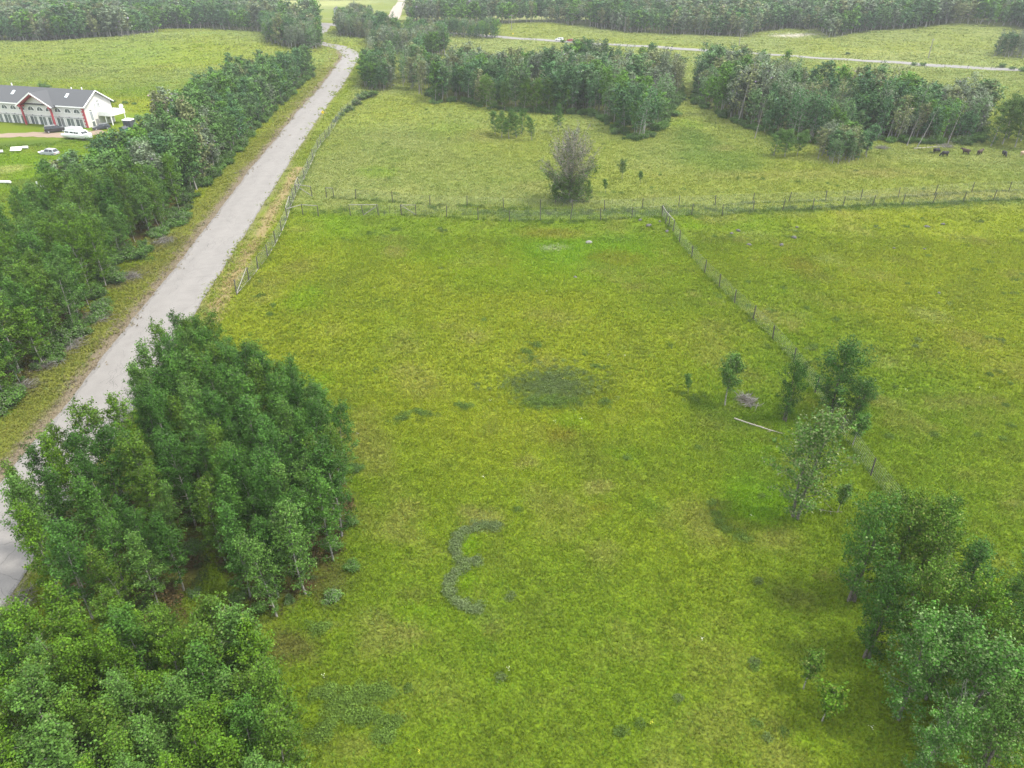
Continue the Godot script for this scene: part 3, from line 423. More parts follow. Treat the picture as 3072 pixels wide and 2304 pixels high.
const PATCHES := [[4.7,-72.7,6.9,5,0.075,0.115,0.03,0.7,0.5],
	[4.5,-69.2,4.8,2.2,0.09,0.165,0.016,0.6,0.5],
	[12.5,-118,17.9,14.5,0.132,0.24,0.01,0.85,0.4],
	[8.1,-127.7,9.5,4.5,0.16,0.13,0.02,0.55,0.5],
	[17.7,-114.6,7.2,5.5,0.16,0.13,0.02,0.5,0.5],
	[7.7,-120.5,2.8,1.4,0.42,0.38,0.33,0.4,1],
	[19.1,-125.3,6,3.3,0.09,0.165,0.016,0.6,0.5],
	[-8.4,-114.4,13.5,6.3,0.14,0.245,0.007,0.35,0.5],
	[-35,-127.5,7.7,13.3,0.14,0.245,0.007,0.4,0.5],
	[3.3,-106.4,22.4,8.2,0.14,0.245,0.007,0.3,0.5],
	[23.6,-51.8,5.2,5.1,0.12,0.23,0.01,0.85,0.3],
	[19.6,-50.2,0.9,3.2,0.09,0.165,0.016,0.45,0.5],
	[20.6,-47.5,1.9,0.8,0.09,0.165,0.016,0.5,0.5],
	[25.5,-58.1,4.3,5.6,0.09,0.165,0.016,0.4,0.5],
	[26.4,-68.4,7.5,4.8,0.09,0.165,0.016,0.5,0.5],
	[31.3,-63.9,3.5,5.3,0.09,0.165,0.016,0.6,0.5],
	[-3.9,-46.1,1.3,2.3,0.14,0.245,0.007,0.7,0.5],
	[-3.7,-41.7,1,2,0.14,0.245,0.007,0.7,0.5],
	[-5,-46.7,0.6,2.4,0.075,0.115,0.03,0.7,0.5],
	[-5,-41.2,0.5,1.8,0.075,0.115,0.03,0.7,0.5],
	[-2.8,-48.4,1.4,0.6,0.075,0.115,0.03,0.6,0.5],
	[-7.4,-38.3,2.6,1.8,0.14,0.245,0.007,0.5,0.5],
	[-9.4,-36.2,3.2,3,0.225,0.21,0.065,0.35,0.8],
	[-11.2,-37.9,2.2,1.8,0.225,0.21,0.065,0.3,0.8],
	[-17,-35.4,3.2,2.5,0.1,0.085,0.03,0.7,0.8],
	[-22.8,-37.9,4,2.6,0.075,0.058,0.028,0.85,0.6],
	[-14.8,-41.2,1.5,2.9,0.09,0.085,0.03,0.55,0.8],
	[-10.6,-27.3,2.4,1.3,0.225,0.21,0.065,0.3,0.9],
	[-8.5,-32.2,2,2.3,0.13,0.145,0.03,0.3,0.5],
	[-14.4,-82.2,3.7,2.5,0.225,0.21,0.065,0.3,0.9],
	[2.8,-52.1,2.2,2.6,0.225,0.21,0.065,0.3,0.9],
	[8.3,-54,1.8,1.4,0.225,0.21,0.065,0.3,0.9],
	[7.9,-45.5,2.5,1.7,0.225,0.21,0.065,0.3,0.9],
	[-24.2,-74.6,3,2.9,0.14,0.245,0.007,0.5,0.9],
	[4.2,-31.7,0.8,0.4,0.225,0.21,0.065,0.36,0.9],
	[11.9,-37.4,1.6,1,0.13,0.145,0.03,0.34,0.9],
	[-2.4,-49.5,2.2,1.6,0.225,0.21,0.065,0.47,0.9],
	[-1.3,-36.9,1.6,1,0.225,0.21,0.065,0.26,0.9],
	[23,-39.9,2.1,1.3,0.13,0.145,0.03,0.49,0.9],
	[19.3,-27.8,1,0.5,0.14,0.245,0.007,0.48,0.9],
	[6.6,-65.4,2.7,2.5,0.14,0.245,0.007,0.43,0.9],
	[8.3,-68.2,1.1,1,0.13,0.145,0.03,0.32,0.9],
	[-5.7,-45.5,1.6,1.1,0.13,0.145,0.03,0.38,0.9],
	[48,-110.7,4,5.3,0.16,0.13,0.02,0.52,0.9],
	[-14.4,-28.1,1.3,0.7,0.13,0.145,0.03,0.43,0.9],
	[-3.9,-50.9,1.2,0.9,0.225,0.21,0.065,0.45,0.9],
	[8.4,-50.7,1.4,1,0.16,0.13,0.02,0.46,0.9],
	[37,-92.8,3,3.4,0.225,0.21,0.065,0.33,0.9],
	[-14.1,-37.5,1.1,0.7,0.225,0.21,0.065,0.3,0.9],
	[-16.5,-54.8,2.1,1.6,0.14,0.245,0.007,0.54,0.9],
	[-2.9,-40.5,1.3,0.8,0.13,0.145,0.03,0.47,0.9],
	[26.2,-42.7,1.1,0.7,0.225,0.21,0.065,0.47,0.9],
	[1.5,-57.8,1.7,1.4,0.225,0.21,0.065,0.52,0.9],
	[17.6,-133,1.1,1.6,0.14,0.245,0.007,0.31,0.9],
	[48.2,-112.1,1,1.4,0.13,0.145,0.03,0.5,0.9],
	[-1.6,-35.2,1.7,1,0.09,0.165,0.016,0.52,0.9],
	[10.6,-36.1,0.8,0.5,0.14,0.245,0.007,0.46,0.9],
	[8.1,-53.5,2,1.5,0.225,0.21,0.065,0.43,0.9],
	[-5.1,-85.4,2.7,3,0.225,0.21,0.065,0.44,0.9],
	[-20.4,-117.4,3.5,5.2,0.225,0.21,0.065,0.47,0.9],
	[4.9,-72,1,0.9,0.14,0.245,0.007,0.39,0.9],
	[4.2,-78.1,2.1,2.1,0.13,0.145,0.03,0.27,0.9],
	[-15.5,-51.3,1.2,0.9,0.225,0.21,0.065,0.27,0.9],
	[-1.7,-38.1,1.9,1.1,0.225,0.21,0.065,0.27,0.9],
	[-7.4,-36.7,1.9,1.1,0.225,0.21,0.065,0.41,0.9],
	[1.8,-31.2,1.6,0.9,0.13,0.145,0.03,0.3,0.9],
	[13,-32.9,1.1,0.7,0.13,0.145,0.03,0.5,0.9],
	[2.2,-80.5,3.1,3.2,0.16,0.13,0.02,0.28,0.9],
	[39,-89.7,2.1,2.3,0.225,0.21,0.065,0.46,0.9],
	[-14.7,-85.9,2.5,2.7,0.225,0.21,0.065,0.3,0.9],
	[-2,-38.2,1.7,1,0.09,0.165,0.016,0.48,0.9],
	[-8.6,-49.1,0.7,0.5,0.13,0.145,0.03,0.45,0.9],
	[50.4,-105.9,1.1,1.4,0.13,0.145,0.03,0.36,0.9],
	[14.4,-30.3,1.3,0.7,0.225,0.21,0.065,0.35,0.9],
	[27.8,-99.8,1.2,1.5,0.225,0.21,0.065,0.5,0.9],
	[-6.8,-129.5,1.6,2.5,0.13,0.145,0.03,0.45,0.9],
	[-21.7,-67.3,1.2,1.1,0.13,0.145,0.03,0.54,0.9],
	[-10.8,-102,0.9,1.1,0.225,0.21,0.065,0.3,0.9],
	[12.3,-59,2.5,2,0.14,0.245,0.007,0.39,0.9],
	[13.4,-51,2.6,1.9,0.09,0.165,0.016,0.5,0.9],
	[5,-62.7,2.4,2.2,0.16,0.13,0.02,0.53,0.9],
	[-11.6,-35.6,1.6,1,0.13,0.145,0.03,0.26,0.9],
	[4.8,-60.9,2.2,1.9,0.13,0.145,0.03,0.29,0.9],
	[-2.3,-63.9,2.2,1.9,0.13,0.145,0.03,0.47,0.9],
	[19.2,-51.2,1.7,1.3,0.13,0.145,0.03,0.34,0.9],
	[-31.5,-98.1,4.1,5,0.14,0.245,0.007,0.52,0.9],
	[-8,-40.4,1.8,1.2,0.13,0.145,0.03,0.5,0.9],
	[13.8,-48.9,1.1,0.7,0.13,0.145,0.03,0.41,0.9],
	[38.6,-78.7,1.5,1.5,0.13,0.145,0.03,0.5,0.9],
	[-7.6,-29.7,1,0.6,0.225,0.21,0.065,0.34,0.9],
	[-11.4,-31.2,1.5,0.8,0.13,0.145,0.03,0.31,0.9],
	[-19.4,-121.6,1.8,2.6,0.13,0.145,0.03,0.38,0.9],
	[19.6,-132.7,4.4,6.1,0.13,0.145,0.03,0.45,0.9],
	[42.8,-58.4,1.1,0.6,0.13,0.145,0.03,0.2,0.9],
	[19.5,-51.6,2.1,1.1,0.13,0.145,0.03,0.33,0.9],
	[35.4,-58.1,1,0.6,0.3,0.32,0.1,0.25,0.9],
	[32.9,-110.8,1.1,1.1,0.13,0.145,0.03,0.25,0.9],
	[28.5,-89.4,3.5,2.6,0.13,0.145,0.03,0.43,0.9],
	[47.8,-78.5,2.5,1.7,0.3,0.32,0.1,0.34,0.9],
	[47.8,-51.8,2,1.1,0.225,0.21,0.065,0.47,0.9],
	[45.6,-125.2,4,3.9,0.3,0.32,0.1,0.23,0.9],
	[49,-106,3.7,3.3,0.13,0.145,0.03,0.34,0.9],
	[53.5,-81,3.6,2.5,0.13,0.145,0.03,0.42,0.9],
	[84.5,-117.2,2.1,2.1,0.13,0.145,0.03,0.23,0.9],
	[41.5,-123.3,1.7,1.7,0.225,0.21,0.065,0.44,0.9],
	[22.1,-65.7,3.1,1.8,0.13,0.145,0.03,0.25,0.9],
	[44.7,-69.4,2.2,1.4,0.3,0.32,0.1,0.26,0.9],
	[37.3,-126.6,4.6,4.5,0.13,0.145,0.03,0.31,0.9],
	[42.8,-69.6,2.8,1.8,0.225,0.21,0.065,0.49,0.9],
	[60.4,-92.4,3.1,2.4,0.3,0.32,0.1,0.39,0.9],
	[65.5,-113.7,3.9,3.6,0.13,0.145,0.03,0.45,0.9],
	[53.4,-70.1,3,2,0.225,0.21,0.065,0.44,0.9],
	[34.9,-131.2,2.6,2.5,0.14,0.245,0.007,0.47,0.9],
	[28.1,-61.9,1.2,0.7,0.13,0.145,0.03,0.33,0.9],
	[26.2,-60.7,2.3,1.4,0.14,0.245,0.007,0.43,0.9],
	[30.3,-95.9,1,0.9,0.225,0.21,0.065,0.46,0.9],
	[61.7,-91.4,1.8,1.4,0.13,0.145,0.03,0.36,0.9],
	[29.6,-58.9,1.6,1,0.225,0.21,0.065,0.3,0.9],
	[30.7,-55.2,1.8,1,0.225,0.21,0.065,0.41,0.9],
	[25.5,-78.8,1,0.7,0.3,0.32,0.1,0.27,0.9],
	[25.3,-68.3,1.8,1.1,0.13,0.145,0.03,0.35,0.9],
	[55.5,-69.2,1.3,0.9,0.13,0.145,0.03,0.22,0.9],
	[36.6,-85.8,2.4,1.7,0.14,0.245,0.007,0.35,0.9],
	[71.9,-123.8,5,5.1,0.13,0.145,0.03,0.22,0.9],
	[22,-64.7,1.6,1,0.13,0.145,0.03,0.34,0.9],
	[46.1,-132.1,2.3,2.7,0.14,0.245,0.007,0.25,0.9],
	[41.7,-100.3,3.1,2.5,0.14,0.245,0.007,0.25,0.9],
	[54.3,-113.6,3.5,3.3,0.3,0.32,0.1,0.33,0.9],
	[40.9,-92.6,2.4,1.9,0.3,0.32,0.1,0.24,0.9],
	[31.4,-58.9,1.3,0.8,0.14,0.245,0.007,0.36,0.9],
	[37,-92.9,2.1,1.6,0.225,0.21,0.065,0.34,0.9],
	[56.9,-107.4,1.7,1.6,0.14,0.245,0.007,0.46,0.9],
	[21.1,-61,1.7,1,0.13,0.145,0.03,0.38,0.9],
	[85.4,-166.5,4.9,5.3,0.225,0.21,0.065,0.37,0.9],
	[51.5,-220.8,8.5,9.4,0.14,0.245,0.007,0.37,0.9],
	[12.4,-152,5.6,4.5,0.3,0.32,0.1,0.25,0.9],
	[90.2,-200.4,4.4,4.6,0.3,0.32,0.1,0.43,0.9],
	[19.9,-151.7,2.3,1.8,0.14,0.245,0.007,0.28,0.9],
	[87.5,-148.4,7.1,5.2,0.13,0.145,0.03,0.38,0.9],
	[35.9,-176.9,10.1,9.5,0.3,0.32,0.1,0.2,0.9],
	[127.2,-214.6,9,8.7,0.13,0.145,0.03,0.23,0.9],
	[34.1,-166.2,2.6,2.5,0.225,0.21,0.065,0.26,0.9],
	[107.6,-197.1,8.7,8.8,0.3,0.32,0.1,0.29,0.9],
	[46.9,-233.3,5.6,7.4,0.225,0.21,0.065,0.45,0.9],
	[-18.3,-217.2,9.9,12.1,0.14,0.245,0.007,0.25,0.9],
	[128.5,-232.6,9,10.4,0.3,0.32,0.1,0.21,0.9],
	[10.8,-156.2,4.3,3.5,0.14,0.245,0.007,0.33,0.9],
	[0.6,-209,11.6,13,0.3,0.32,0.1,0.33,0.9],
	[-24.5,-154.5,7.9,7.2,0.3,0.32,0.1,0.21,0.9],
	[-48.1,-242.1,3.8,4.6,0.13,0.145,0.03,0.37,0.9],
	[82.6,-168.6,3.9,3.9,0.225,0.21,0.065,0.33,0.9],
	[-25.2,-154.3,2.8,2.5,0.3,0.32,0.1,0.42,0.9],
	[81.9,-183.4,9.7,9.5,0.3,0.32,0.1,0.39,0.9],
	[108.9,-189.4,6.3,5.9,0.13,0.145,0.03,0.41,0.9],
	[58.8,-178,7,6.6,0.13,0.145,0.03,0.38,0.9],
	[89.6,-201.1,4.8,5,0.13,0.145,0.03,0.25,0.9],
	[-9.2,-209.4,7.6,7.7,0.225,0.21,0.065,0.4,0.9],
	[28.8,-150.5,2.9,2.5,0.225,0.21,0.065,0.27,0.9],
	[127.4,-207.7,5.9,5.7,0.13,0.145,0.03,0.3,0.9],
	[88.6,-174.5,5.2,5.5,0.13,0.145,0.03,0.35,0.9],
	[9,-158,8,6.9,0.225,0.21,0.065,0.22,0.9],
	[79.2,-205.4,7.7,8.2,0.14,0.245,0.007,0.44,0.9],
	[-31.9,-170.7,6.8,5.8,0.14,0.245,0.007,0.43,0.9],
	[53.1,-182.9,17.6,18.3,0.1,0.17,0.025,0.6,0.5],
	[55.3,-191.8,6.3,5.2,0.225,0.21,0.065,0.5,0.5],
	[50.5,-203.2,7.6,16.4,0.09,0.16,0.025,0.6,0.5],
	[91.9,-180.7,37.3,6,0.3,0.32,0.1,0.35,0.5],
	[74.9,-166.7,41.2,6,0.225,0.21,0.065,0.35,0.5],
	[92.8,-149.6,23.4,4.4,0.225,0.21,0.065,0.35,0.5],
	[-6.1,-139.6,3.2,2.6,0.085,0.135,0.032,0.7,0.7],
	[-2.4,-138,3.1,2.5,0.085,0.135,0.032,0.7,0.7],
	[1.3,-137.9,3.1,2.3,0.085,0.135,0.032,0.7,0.7],
	[5,-139,3.2,2.3,0.085,0.135,0.032,0.7,0.7],
	[8.7,-138.7,3.2,2.3,0.085,0.135,0.032,0.7,0.7],
	[12.3,-138.1,3.1,2.3,0.085,0.135,0.032,0.7,0.7],
	[16,-138.2,3.1,2.5,0.085,0.135,0.032,0.7,0.7],
	[19.8,-139,3.1,2.7,0.085,0.135,0.032,0.7,0.7],
	[23.5,-138.7,3.1,2.7,0.085,0.135,0.032,0.7,0.7],
	[27,-137.5,3.1,2.7,0.085,0.135,0.032,0.7,0.7],
	[31,-139.2,3.2,2.8,0.085,0.135,0.032,0.7,0.7],
	[34.7,-139.4,3.2,2.8,0.085,0.135,0.032,0.7,0.7],
	[38.2,-138.4,3.2,2.8,0.085,0.135,0.032,0.7,0.7],
	[42.2,-139.6,3.1,2.8,0.085,0.135,0.032,0.7,0.7],
	[46.3,-141,3.1,2.8,0.085,0.135,0.032,0.7,0.7],
	[49.7,-139.7,3.1,2.7,0.085,0.135,0.032,0.7,0.7],
	[53.9,-141.3,3.1,2.6,0.085,0.135,0.032,0.7,0.7],
	[57.5,-140.9,3.2,2.5,0.085,0.135,0.032,0.7,0.7],
	[61.2,-140.8,3.2,2.5,0.085,0.135,0.032,0.7,0.7],
	[65.4,-142,3.2,2.6,0.085,0.135,0.032,0.7,0.7],
	[69.2,-142.1,3.2,2.6,0.085,0.135,0.032,0.7,0.7],
	[73.1,-142.4,3.1,2.7,0.085,0.135,0.032,0.7,0.7],
	[77,-142.6,3.1,2.7,0.085,0.135,0.032,0.7,0.7],
	[81.1,-143.4,3.2,2.7,0.085,0.135,0.032,0.7,0.7],
	[85.1,-143.8,3.3,2.6,0.085,0.135,0.032,0.7,0.7],
	[89.1,-144.1,3.3,2.5,0.085,0.135,0.032,0.7,0.7],
	[93.2,-144.7,3.3,2.4,0.085,0.135,0.032,0.7,0.7],
	[97.6,-145.7,3.2,2.3,0.085,0.135,0.032,0.7,0.7],
	[101.1,-145.1,3,2.3,0.085,0.135,0.032,0.7,0.7],
	[104.8,-145.1,3,2.2,0.085,0.135,0.032,0.7,0.7],
	[-116.5,-180.4,28.8,27,0.14,0.245,0.007,0.6,0.5],
	[-131.6,-198.7,15,7,0.07,0.12,0.02,0.6,0.5],
	[-122.4,-173.9,6.3,6.1,0.3,0.32,0.1,0.8,0.2],
	[-111.2,-163.1,6.9,4.2,0.07,0.1,0.03,0.5,0.5],
	[-122.3,-229.4,10.6,28,0.14,0.245,0.007,0.4,0.5],
	[-167.8,-272.5,19.3,9.2,0.09,0.12,0.03,0.5,0.5],
	[-181,-277.9,8.9,6.1,0.33,0.31,0.17,0.6,0.5],
	[-179.2,-373.2,65.4,48,0.14,0.245,0.007,0.25,0.5],
	[-203.9,-337,41.7,39.3,0.13,0.145,0.03,0.3,0.5],
	[-232.2,-866.3,110.6,192.5,0.34,0.36,0.13,0.9,0.2],
	[120.4,-763.7,63,25.1,0.34,0.36,0.13,0.8,0.2],
	[165,-464.7,16.9,9.6,0.5,0.46,0.4,0.95,0.3],
	[50,-374.4,45.4,17.3,0.14,0.245,0.007,0.4,0.5],
	[142.9,-343,24.3,11.8,0.14,0.19,0.02,0.4,0.5],
	[184.9,-391.4,45.3,19.3,0.3,0.32,0.1,0.4,0.5],
	[-62.7,-122.6,3.9,7,0.11,0.085,0.065,0.85,0.8],
	[-60.9,-106.4,3.5,5.8,0.11,0.085,0.065,0.85,0.8],
	[-59.6,-90.8,3.1,4.7,0.11,0.085,0.065,0.85,0.8],
	[-58.2,-82.7,2.7,3.9,0.11,0.085,0.065,0.85,0.8],
	[-58.6,-77.9,2.6,3.3,0.11,0.085,0.065,0.85,0.8],
	[-58.7,-72.5,2.5,3,0.11,0.085,0.065,0.85,0.8],
	[-39.8,-38.9,1.5,1.9,0.14,0.11,0.08,0.8,0.6]]
const BELT_REST := [-72.3,-141.9,-86.4,-134.8,-69,-145.3,-80.3,-139.5,-77.6,-141.1,-84.3,-137.7,-72,-144.7,-74.9,-144.4,-80.2,-142.3,-88.2,-137.7,-78.2,-144.1,-82.9,-142,-86.1,-140.3,-70.4,-149.2,-74.9,-147.2,-81,-145,-88.6,-140.5,-68.8,-151.6,-73.3,-150.4,-71.3,-152,-84.4,-145.3,-79.1,-148.4,-87.7,-143.7,-68.7,-154.1,-76.2,-150.9,-83.4,-148.2,-86.1,-147.3,-74.8,-153.7,-71.5,-155.4,-89.9,-145.6,-78.5,-152.6,-81.7,-151,-69.9,-157.7,-89,-148.2,-73.9,-156.4,-76.6,-155.6,-86.4,-150.6,-79.8,-155,-83,-154.4,-69.4,-161,-75.8,-158.2,-86,-153.3,-88.4,-152.1,-72.2,-161.5,-74.9,-160.6,-80.3,-158.2,-85.2,-156.2,-82.9,-158,-88.7,-155.5,-74.4,-163.5,-76.8,-162.3,-80.7,-161,-71.9,-165.4,-85.4,-159,-87.8,-158,-74.9,-166,-81.2,-163.6,-71.8,-168,-78.5,-165.5,-84.5,-162.5,-88.4,-160.5,-70.7,-170.4,-74.5,-169.4,-82,-166.4,-87.5,-163.9,-85,-165.3,-77,-169.7,-80.7,-168.6,-74.4,-171.9,-72.1,-173.2,-86.9,-167.1,-83.2,-169.1,-79.3,-171.6,-71.5,-175.9,-76.7,-174.4,-87.7,-169.7,-83.1,-172.1,-79.4,-174.1,-74.1,-176.4,-86,-171.7,-82.2,-174.5,-72.3,-179.8,-88.2,-173.6,-80.2,-177.4,-76.1,-180.2,-78.6,-179.8,-85.6,-176.9,-82.7,-178.4,-81,-180.4,-73,-183.8,-75.5,-184,-79.7,-182.6,-86.3,-180.3,-88.7,-179.7,-77.9,-184.8,-72.3,-187.5,-84.5,-182.3,-82.8,-184.2,-80.6,-185.5,-88.1,-182.2,-78.5,-187.4,-76.6,-189,-73.2,-191.4,-87.1,-186.1,-82.6,-188.7,-75.8,-191.6,-80,-190.2,-85.1,-188,-90.1,-186.1,-74.7,-193.9,-79,-193.2,-82.9,-191.7,-89.3,-189.3,-73.5,-196.5,-86.9,-191.8,-81.8,-194.3,-77.5,-197,-85.4,-194.2,-90.4,-192.6,-81.3,-196.9,-74.3,-200.2,-77.5,-199.8,-87.2,-196,-85.1,-197.6,-90.3,-196.5,-83.5,-199.7,-75.1,-203,-80.9,-201.2,-87.2,-199.3,-79.5,-203.5,-90.2,-199.1,-83.2,-202.4,-75.7,-205.4,-79.1,-206,-86.4,-203.1,-89.7,-201.8,-74.7,-208.2,-85.2,-205.4,-82.7,-207.1,-79.4,-208.7,-90.2,-205.2,-77.2,-210.6,-88.1,-207.3,-86.2,-209,-82.3,-211.4,-79.9,-213,-90.2,-209.3,-85.3,-211.7,-88.1,-211.1,-78.3,-215,-75.8,-216.1,-83.7,-214.2,-86.9,-213.8,-79.3,-217.4,-77.1,-218.7,-90.6,-213.8,-82.3,-217.6,-85.2,-216.9,-89.7,-216.3,-77.6,-221.2,-83.2,-220.3,-92.2,-217,-80.4,-221.6,-86.9,-220.1,-79,-224.3,-84.3,-222.6,-90.3,-220.4,-76.6,-225.7,-93.2,-219.4,-82.2,-225.2,-78.8,-227.1,-94.4,-221.7,-84.8,-225.5,-89.2,-224.4,-77.1,-229.7,-91.7,-224.3,-87.2,-226.6,-81.5,-229.8,-94.3,-226.1,-84.5,-229.9,-91,-227.7,-77.6,-234.2,-80.9,-233.6,-88.2,-231.1,-93.9,-228.8,-91.4,-230.4,-84.9,-234,-87.4,-234,-96.5,-230.5,-82.4,-236.2,-90,-233.7,-79.7,-237.8,-94.5,-233.7,-86.9,-236.7,-78.6,-240.1,-92,-235.3,-97.8,-233.8,-81.6,-240.2,-84.6,-239.2,-96,-236.3,-91,-238.4,-80.1,-242.3,-93.4,-237.6,-89,-240.5,-85.5,-242,-97.9,-238.1,-78.6,-245.2,-81.6,-244.5,-91.9,-241,-94.8,-240.4,-87.4,-243.7,-84.9,-245.1,-93.8,-242.7,-81,-248.3,-89.5,-245.5,-83.6,-247.6,-87.1,-246.5,-97.5,-243,-100,-242.3,-79.3,-250.3,-94.4,-245.5,-91.8,-246.6,-85.8,-249.4,-83.4,-250.6,-97,-245.9,-89.9,-248.6,-81.2,-252.6,-87.5,-251.5,-100.6,-246.8,-92.6,-250,-84.7,-252.8,-98.5,-248.3,-79.9,-254.9,-95.3,-250.3,-83,-254.8,-87.4,-254.1,-90.8,-253.7,-81,-257.5,-98,-252.4,-84.6,-257.2,-100.6,-251.7,-88.9,-256.2,-95.8,-254.3,-92.9,-255.4,-79.7,-260,-83.3,-260.5,-100.9,-254.2,-90.3,-258.4,-87.8,-259.6,-98.5,-255.7,-81.4,-262.2,-95.4,-257.7,-93.6,-259.6,-85.5,-262.4,-89.9,-261.8,-99,-258.5,-82.5,-264.5,-101.5,-258,-96.7,-260.4,-92.8,-262.1,-87.6,-263.9,-81.3,-267.4,-90.9,-264.6,-96.5,-262.9,-99.1,-262.2,-84.6,-267.7,-80.2,-269.7,-89.5,-267.2,-95,-265.6,-99,-264.9,-101.6,-264,-84.1,-270.6,-87.5,-269.5,-91.8,-268.6,-80.9,-272.6,-95.8,-268.1,-100.3,-267.2,-86.2,-272.7,-88.8,-272.1,-93.7,-270.9,-83.1,-274.4,-80.9,-275.6,-96.6,-270.7,-99.1,-270.5,-88.7,-275.2,-91.2,-274.5,-84.1,-277.1,-96.1,-273.4,-81.4,-278.3,-93.7,-274.4,-101.3,-271.9,-86.9,-277.7,-99.3,-273.8,-92.3,-277,-84.7,-279.6,-96.8,-275.9,-82.2,-280.9,-88.2,-280,-101.2,-276.2,-95.9,-278.3,-90.8,-280.3,-99.4,-278,-86.6,-282.4,-84.2,-283.4,-93.3,-281.4,-89.5,-282.9,-81.8,-285.9,-98.6,-280.6,-102.3,-279.4,-88.3,-285.4,-95.2,-283.9,-91.3,-285.3,-86.2,-287.1,-99.3,-283.1,-82.3,-289,-89.8,-287.6,-94,-286.7,-85.5,-289.7,-97.7,-286.5,-100.3,-286.2,-92.1,-289.3,-87.8,-291.3,-84.6,-293.3,-82.2,-294.4,-94.2,-291.2,-96.8,-290.4,-92.4,-293,-89,-294.1,-84.2,-296.5,-96,-293,-87.3,-296.1,-92.2,-295.7,-89.8,-297.4,-83.5,-300.2,-96.8,-296.3,-93.8,-297.8,-87.7,-300.3,-91.3,-299.9,-85.5,-301.9,-93.8,-301.1,-87.6,-303.5,-84.8,-304.5,-92.6,-303.7,-83.9,-307.2,-89.1,-306,-92.8,-307.1,-86.5,-309.1,-83.4,-310.2,-89.1,-309.6,-85.5,-311.6,-92,-311.4,-89.5,-312.3,-85.4,-314.3,-91.5,-315,-88.6,-316.6,-85.2,-318.3,-89.3,-319.9,-86.7,-322.3,-86.9,-324.9,-87.1,-328.1,-86.5,-331.3]
const ROCKS := [53.7,-129.6,51.3,-123.8,47.9,-120.4,78.8,-130.7,82.5,-131.9,67.2,-119,72.5,-118.7,65.3,-99.8,40.7,-126.7,42.3,-127.9,42.2,-120.7,24.9,-134,26.4,-131.4,28.5,-133.3,29.1,-128.4,10.2,-106.3,13.9,-122.8,26,-131.2]
const F_ROAD := [-41.9,-99.2,-41.7,-104.5,-41.6,-109.1,-41.5,-114.1,-42,-120.6,-42.9,-127.5,-44,-135.4,-45.2,-142.4,-45.9,-147.5,-46.5,-151.7,-47.2,-156.9,-47.8,-164.2,-49,-172.9,-50,-181.9,-51,-191.4,-51.6,-197.6,-51.8,-203.6,-51.7,-208.1,-52.4,-214.8,-53.3,-224.8,-53.7,-235.1,-53.6,-244.9,-53.2,-255.4,-52,-268.7]
const F_FRONT_A := [-44,-135.4,-41.4,-137.5,-38.2,-136.8]
const F_FRONT_B := [-31.8,-136.6,-29.2,-136.5,-26.3,-136.6]
const F_FRONT_C := [-21.8,-137,-19,-137.3,-12.9,-136.4,-6.6,-134.7,-0.5,-133.7,5.5,-134.5,11.4,-134.9,17.3,-134.6,23.4,-135.1,29.4,-135.9,35.5,-137.2,41.7,-137.5,48.6,-140.4,54.5,-140.2,60.5,-140.4,67.5,-142.5,74,-143.4,80.1,-143.3,86.4,-143.8,93.4,-145.1,100,-145.8,106.9,-146.2]
const F_BACK_A := [-46.5,-151.7,-42.7,-150.3]
const F_BACK_B := [-39.6,-150,-38,-149.9,-33.1,-148.8,-24.9,-146.1,-16.9,-143.9,-9.2,-143.3,-1.7,-141.5,5.7,-140.8,12.2,-140.6,18.7,-140.3,26.4,-141.3,34.2,-143.3,42,-144.4,49.9,-145.2,57.4,-145.3,65.3,-146,73.2,-147.3,81.5,-148.3,89.5,-149.1,98.3,-150.9,106.3,-151.1,112.3,-151.3]
const F_DIV := [29.4,-135.9,29.5,-132.6,29.8,-130.7,30.2,-128.4,30.4,-123.3,30.8,-115.1,31.2,-107.6,32.2,-102,33,-96.1,34.2,-90.7,35.3,-85.2,36.1,-79.1,36.1,-71.6,35.9,-63.3,35.9,-55.8,36.3,-50.2,36.3,-43.1,36.3,-36.1,35.7,-29.2]
const F_HWY := [108.5,-337.9,116,-335.9,123.6,-334.5,130.6,-331.5,137.9,-330,146.5,-331.6,156,-335,164.9,-336.8,174.1,-339.1,184,-342.6,192.5,-343,202.1,-341.8,211.1,-339.5,216.6,-331.9,222.3,-325.1]
const ROAD_LINE := [[-37,40],[-39.3,20],[-41.4,0],[-43.2,-20],[-46.3,-54],[-50.2,-95],[-54.7,-138],[-59.1,-178],[-64.4,-232],[-67.6,-272],[-71.2,-318],[-76,-360],[-80,-385],[-86,-403],[-95,-417],[-106,-429],[-114,-445],[-118,-470],[-121,-500],[-127,-540]]

var rng := RandomNumberGenerator.new()
var taken := {}
var n_big := FastNoiseLite.new()
var n_mid := FastNoiseLite.new()
var n_fine := FastNoiseLite.new()
var polys := {}
var boxes := {}
var road_pts := PackedVector2Array()
var drive_pts := PackedVector2Array()

